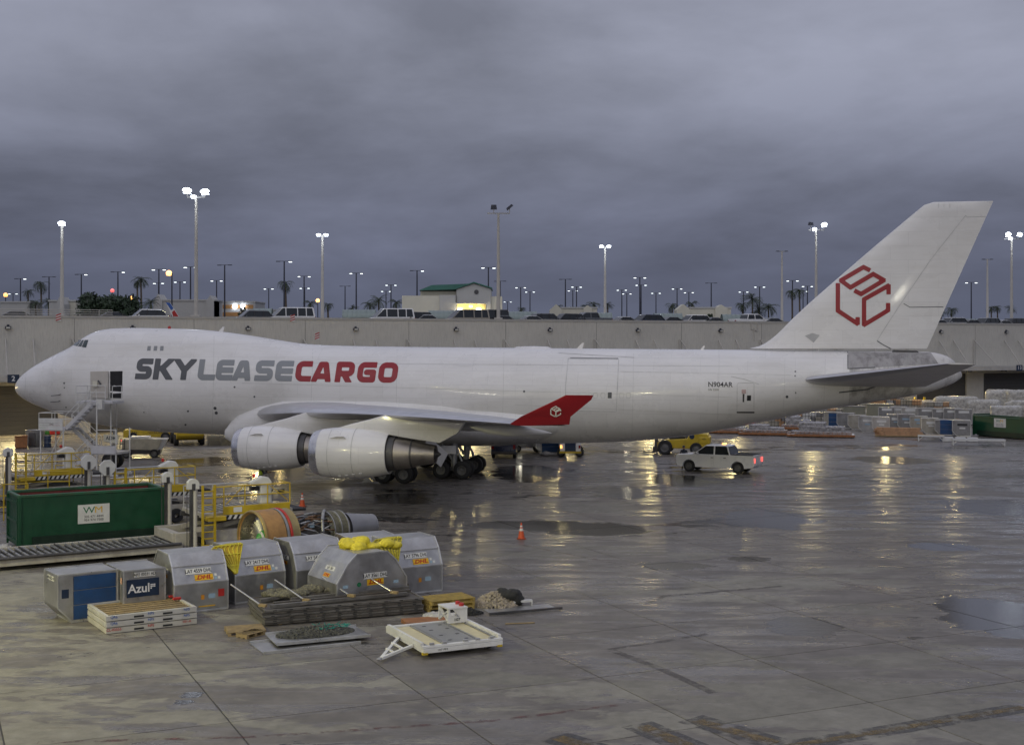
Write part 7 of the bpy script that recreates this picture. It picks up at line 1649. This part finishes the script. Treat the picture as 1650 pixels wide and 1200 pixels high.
for i, (px, py, w, d, h) in enumerate(((1408, 668, 3.6, 2.2, 2.2), (1440, 667, 3.4, 2.2, 2.5), (1468, 668, 3.2, 2.2, 2.1), (1516, 676, 3.0, 2.0, 2.1), (1340, 680, 3.2, 2.0, 1.6), (1306, 684, 3.4, 2.0, 1.5), (1265, 690, 3.2, 2.0, 1.4))):
    x, y, _ = gnd(px, py); t = thing('netted_pallet', f'netted cargo pallet at the back of the yard, {ordw(i)} of that group', 'cargo pallet', (x, y + 1.0, 0), R(-18) + rng.uniform(-.1, .1), 'netted pallets at the back of the yard')
    t['label'] = ('dull netted cargo pallet right behind the tail cone' if i == 0 else ('tallest netted cargo pallet behind the front container row' if i == 1 else f'netted cargo pallet in the yard, {ordw(i)} counted from the tail cone'))
    part('pallet_base', MB().b(-w / 2, w / 2, -d / 2, d / 2, .05, .2), steel, t); g = random.Random(90 + i); lv = .22
    while lv < h - .3:
        q = -w / 2 + .1; hh = g.uniform(.45, .75)
        while q < w / 2 - .5:
            ww = g.uniform(.55, 1.1); part('carton', MB().b(q, min(q + ww, w / 2 - .05), -d / 2 + g.uniform(.03, .14), d / 2 - .1, lv, min(lv + hh - .02, h)), g.choice((wood2, alu_tan, wrap, label_white, alu_dull)), t, bevel=.02); q += ww + .03
        lv += hh
    mb = MB()
    for q in range(int(w / .35) + 1): mb.tube((-w / 2 + q * .35, -d / 2 - .01, .2), (-w / 2 + q * .35, -d / 2 + .0, h), .016, n=4)
    for q in range(int(h / .35)): mb.tube((-w / 2, -d / 2 - .01, .3 + q * .35), (w / 2, -d / 2 - .01, .3 + q * .35), .016, n=4)
    o = part('net', mb, netm, t); o['kind'] = 'stuff'
# lumber
x, y, _ = gnd(1451, 704); yl = y + .8; g = random.Random(2)
rowsb = []
for lv in range(6):
    for q in range(9 - lv):
        t = thing('lumber_board', f'fresh sawn board in the lumber pile, {ordw(q)} from the front in {ordw(lv)} layer', 'board', (x + g.uniform(-.15, .15), yl - .7 + q * .17 + lv * .07, .14 + lv * .13), R(-14) + g.uniform(-.03, .03), 'boards in the lumber pile')
        part('plank', MB().b(-1.9 - g.random() * .3, 1.8 + g.random() * .35, -.07, .07, 0, .11), wood2, t)
t = thing('lumber_pallet', 'flat pallet under the lumber pile', 'pallet', (x, yl, 0), R(-14)); part('deck', MB().b(-2.2, 2.2, -1, 1, .06, .13), wood, t); part('runner', MB().b(-2.2, 2.2, -.9, -.75, 0, .059), wood, t); part('runner', MB().b(-2.2, 2.2, .75, .9, 0, .059), wood, t)
for px, py, w, rz, lb in ((1503, 711, 2.4, R(-16), 'low white-legged trestle table beside the lumber'), (1580, 718, 4.6, R(-14), 'long grey trestle with white legs in front of the dumpster')):
    x, y, _ = gnd(px, py); t = thing('trestle_table', lb, 'trestle', (x, y + .6, 0), rz, 'low trestles in the yard')
    part('table_top', MB().b(-w / 2, w / 2, -.6, .6, .5, .58), steel if w > 3 else wood, t); part('edge_beam', MB().b(-w / 2, w / 2, -.66, -.601, .44, .6), label_white, t)
    for sx in (-1, 1):
        for sy in (-.55, .55): part('leg', MB().beam((sx * (w / 2 - .08), sy, 0), (sx * (w / 2 - .08), sy, .5), .09), label_white, t); 
        part('brace', MB().beam((sx * (w / 2 - .1), -.55, .1), (sx * (w / 2 - .55), -.55, .5), .06), label_white, t)
x, y, _ = gnd(1552, 712); t = thing('white_spreader', 'white flat spreader plates between the trestles', 'plate', (x, y + .6, 0), R(-14)); 
for q in range(3): part('plate_panel', MB().b(-1.6 + q * 1.1, -.7 + q * 1.1, -.4, .4, .02, .4), label_white, t, bevel=.02)
# yellow guard rails and bollards by the far doors
for i, px in enumerate((1373, 1398, 1423, 1440, 1455, 1585, 1600, 1618)):
    a = wall_a(px); p = wall_pt(a, 4.2 if px < 1500 else 3.8); t = thing('bollard', f'yellow steel bollard at the far dock doors, {ordw(i)} from the left', 'bollard', p, 0, 'yellow bollards at the dock'); part('tube', MB().tube((0, 0, 0), (0, 0, 1.9), .18, n=12).lathe([(1.9, .18), (1.98, .1), (2.0, .01)], 'z', n=12), yellow, t, True)
t = thing('guard_rail', 'yellow steel guard rail at the far dock doors', 'railing', wall_pt(wall_a(1400), 4.8), WA)
for z in (.5, 1.0): part('rail', MB().tube((-7, 0, z), (4, 0, z), .09), yellow, t)
for q in range(5): part('rail_post', MB().tube((-7 + q * 2.75, 0, 0), (-7 + q * 2.75, 0, 1.1), .09), yellow, t)
for px, lb in ((1395, 'yellow ramp plate at the dock under the tail'), (1432, 'yellow dock leveller right of the ramp plate')):
    t = thing('dock_ramp', lb, 'dock ramp', wall_pt(wall_a(px), 1.6), WA); part('ramp_plate', MB().b(-1.4, 1.4, -.9, .9, 0, 1.3), yellow, t, bevel=.03); part('ramp_lip', MB().b(-1.3, 1.3, -1.1, -.91, .9, 1.2), dsteel, t)

# ------------------------------------------------------------------ people
def person(label, loc, rz, J, mats, vest=None, scale=1.0, lean=0.0):
    """J: joint positions; the body is one skinned surface"""
    t = thing('person', label, 'person', loc, rz)
    names = list(J); V = [J[k][0] for k in names]; idx = {k: i for i, k in enumerate(names)}
    Eg = [('pelvis', 'waist'), ('waist', 'chest'), ('chest', 'neck'), ('neck', 'jaw'), ('jaw', 'head')]
    for s_ in 'lr': Eg += [('chest', 'sh_' + s_), ('sh_' + s_, 'el_' + s_), ('el_' + s_, 'wr_' + s_), ('wr_' + s_, 'ha_' + s_), ('pelvis', 'hip_' + s_), ('hip_' + s_, 'kn_' + s_), ('kn_' + s_, 'an_' + s_), ('an_' + s_, 'to_' + s_)]
    me = bpy.data.meshes.new('body'); me.from_pydata(V, [(idx[a], idx[b_]) for a, b_ in Eg], []); o = bpy.data.objects.new('body', me)
    sk = o.modifiers.new('s', 'SKIN'); sk.use_smooth_shade = True
    for i, k in enumerate(names):
        r_ = J[k][1]; me.skin_vertices[0].data[i].radius = (r_, r_) if not isinstance(r_, tuple) else r_
        me.skin_vertices[0].data[i].use_root = (k == 'pelvis')
    sb = o.modifiers.new('u', 'SUBSURF'); sb.levels = 2; sb.render_levels = 2
    b2 = baked(o); b2.name = 'body'; b2.materials.clear()
    for m in mats: b2.materials.append(m)
    P = {k: Vector(J[k][0]) for k in names}
    mi = []
    for p in b2.polygons:
        c = p.center; d = {k: (c - P[k]).length for k in names}; n_ = min(d, key=d.get)
        mi.append(0 if n_ in ('head', 'jaw', 'ha_l', 'ha_r') else (3 if n_ in ('to_l', 'to_r') else (2 if n_[:2] in ('hi', 'kn', 'an', 'pe') else 1)))
    b2.polygons.foreach_set('material_index', mi); b2.polygons.foreach_set('use_smooth', [True] * len(mi))
    part('body', b2, None, t)
    if vest:
        mb = MB(); vid = {}
        for p in b2.polygons:
            d = {k: (p.center - P[k]).length for k in names}; n_ = min(d, key=d.get)
            if n_ in ('chest', 'waist', 'neck') and (p.center - P['neck']).length > .08:
                f = []
                for v in p.vertices:
                    if v not in vid: vid[v] = len(mb.v); mb.v.append(tuple(b2.vertices[v].co + b2.vertices[v].normal * .018))
                    f.append(vid[v])
                mb.f.append(tuple(f)); mb.m.append(0)
        part('vest', mb, vest, t, 'full', fix=False)
    h = P['head']; part('hair_cap', MB().lathe([(-.02, .115), (.05, .112), (.1, .075), (.125, .01)], 'z', tuple(h), 12), mats[3], t, True)
    part('nose', MB().box((h.x - .1, h.y, h.z - .03), (.04, .03, .05)), mats[0], t)
    for s_ in 'lr':
        ha, wr_ = P['ha_' + s_], P['wr_' + s_]; d = (ha - wr_).normalized(); sv = d.cross(Vector((0, 0, 1))); sv = sv.normalized() if sv.length > .1 else Vector((0, 1, 0))
        mb = MB()
        for q, ln in ((-1.5, .07), (-.5, .085), (.5, .08), (1.5, .06)): 
            a = ha + sv * q * .018; b3 = a + d * ln * .55; mb.tube(a, b3, .010, .0095, 6); mb.tube(b3, b3 + (d + Vector((0, 0, -.5))).normalized() * ln * .5, .0095, .008, 6)
        mb.tube(wr_ + d * .03 + sv * .03, wr_ + d * .07 + sv * .06, .012, .010, 6); part('fingers', mb, mats[0], t, True)
    return t
def stand(lean=0.0, arm=None, stride=.12):
    f = lambda x, y, z: (x - lean * max(0, z - .9), y, z)
    J = {'pelvis': (f(0, 0, .95), (.15, .12)), 'waist': (f(0, 0, 1.1), (.14, .11)), 'chest': (f(0, 0, 1.36), (.17, .125)), 'neck': (f(-.01, 0, 1.53), .06), 'jaw': (f(-.025, 0, 1.61), .075), 'head': (f(-.02, 0, 1.70), .1)}
    for s_, q in (('l', -1), ('r', 1)):
        J['sh_' + s_] = (f(0, q * .2, 1.44), .065); J['el_' + s_] = (f(.02, q * .26, 1.15), .05); J['wr_' + s_] = (f(-.08, q * .27, .92), .034); J['ha_' + s_] = (f(-.1, q * .27, .84), .038)
        J['hip_' + s_] = ((0, q * .1, .88), .1); J['kn_' + s_] = ((-.02 - q * stride * .5, q * .11, .5), .066); J['an_' + s_] = ((.02 - q * stride, q * .11, .09), .042); J['to_' + s_] = ((-.12 - q * stride, q * .12, .045), .04)
    if arm:
        for k, v in arm.items(): J[k] = (v, J[k][1])
    return J
x, y, _ = gnd(419, 790)
person('person in a hi-vis vest leaning to push a cart by the inboard engine', (x, y, 0), R(160), stand(.32, {'el_l': (-.42, -.24, 1.12), 'wr_l': (-.62, -.2, 1.18), 'ha_l': (-.7, -.2, 1.2), 'el_r': (-.42, .24, 1.12), 'wr_r': (-.62, .2, 1.18), 'ha_r': (-.7, .2, 1.2)}, .2), [skin_m, cloth_d, cloth_g, black], hivis)
x, y, _ = gnd(1102, 757)
person('person in dark clothes standing at the nose of the white pickup', (x, y, 0), R(70), stand(.03, None, .08), [skin_m, cloth_d, cloth_d, black])
x, y, _ = gnd(432, 794); 
t = thing('hand_cart', 'small cart pushed by the person in the hi-vis vest', 'cart', (x + .4, y, 0), R(-15)); part('cart_bed', MB().b(-.5, .6, -.3, .3, .25, .32), steel, t); part('push_bar', MB().path([(-.45, -.25, .3), (-.6, -.25, 1.15), (-.6, .25, 1.15), (-.45, .25, .3)], .025), steel, t)
for sx in (-.35, .45):
    for sy in (-.25, .25): part('wheel', MB().lathe([(-.04, .03), (-.04, .12), (.04, .12), (.04, .03)], 'y', (sx, sy, .12), 12), rubber, t)

# ------------------------------------------------------------------ apron floodlights of the terminal the picture was taken from
def apron_flood(label, loc, tgt, energy, c, sz):
    t = thing('apron_floodlight', label, 'floodlight', (loc[0], loc[1], 0)); z = loc[2]
    part('post', MB().tube((0, 0, 0), (0, 0, z), .2, .14, 10), pole_m, t, True); part('lamp_head', MB().box((0, 0, z + .3), (.9, .6, .4)), pole_d, t)
    part('lens', MB().box((0, .0, z + .08), (.7, .5, .03)), lamp_warm, t)
    spot('apron_light', (0, 0, z - .05), (tgt[0] - loc[0], tgt[1] - loc[1], tgt[2]), energy, c, sz, .8, .35, t)
apron_flood('warm floodlight post left of the near containers, outside the picture', (-27, 36, 15), (-9, 41, 0), 21000, (1.0, .93, .40), R(125))
apron_flood('warm floodlight post behind the camera on the left, outside the picture', (-16, -6, 17), (-20, 80, 3), 20000, (1.0, .93, .50), R(95))
for q in range(5):
    x = -44 + q * 24; apron_flood(f'warm terminal floodlight post behind the camera, {ordw(q)} from the left, outside the picture', (x, -14, 12.5), (x * .9, 85, 4), 10500, (1.0, .95, .76), R(80))
bpy.data.scenes.remove(_tmp)
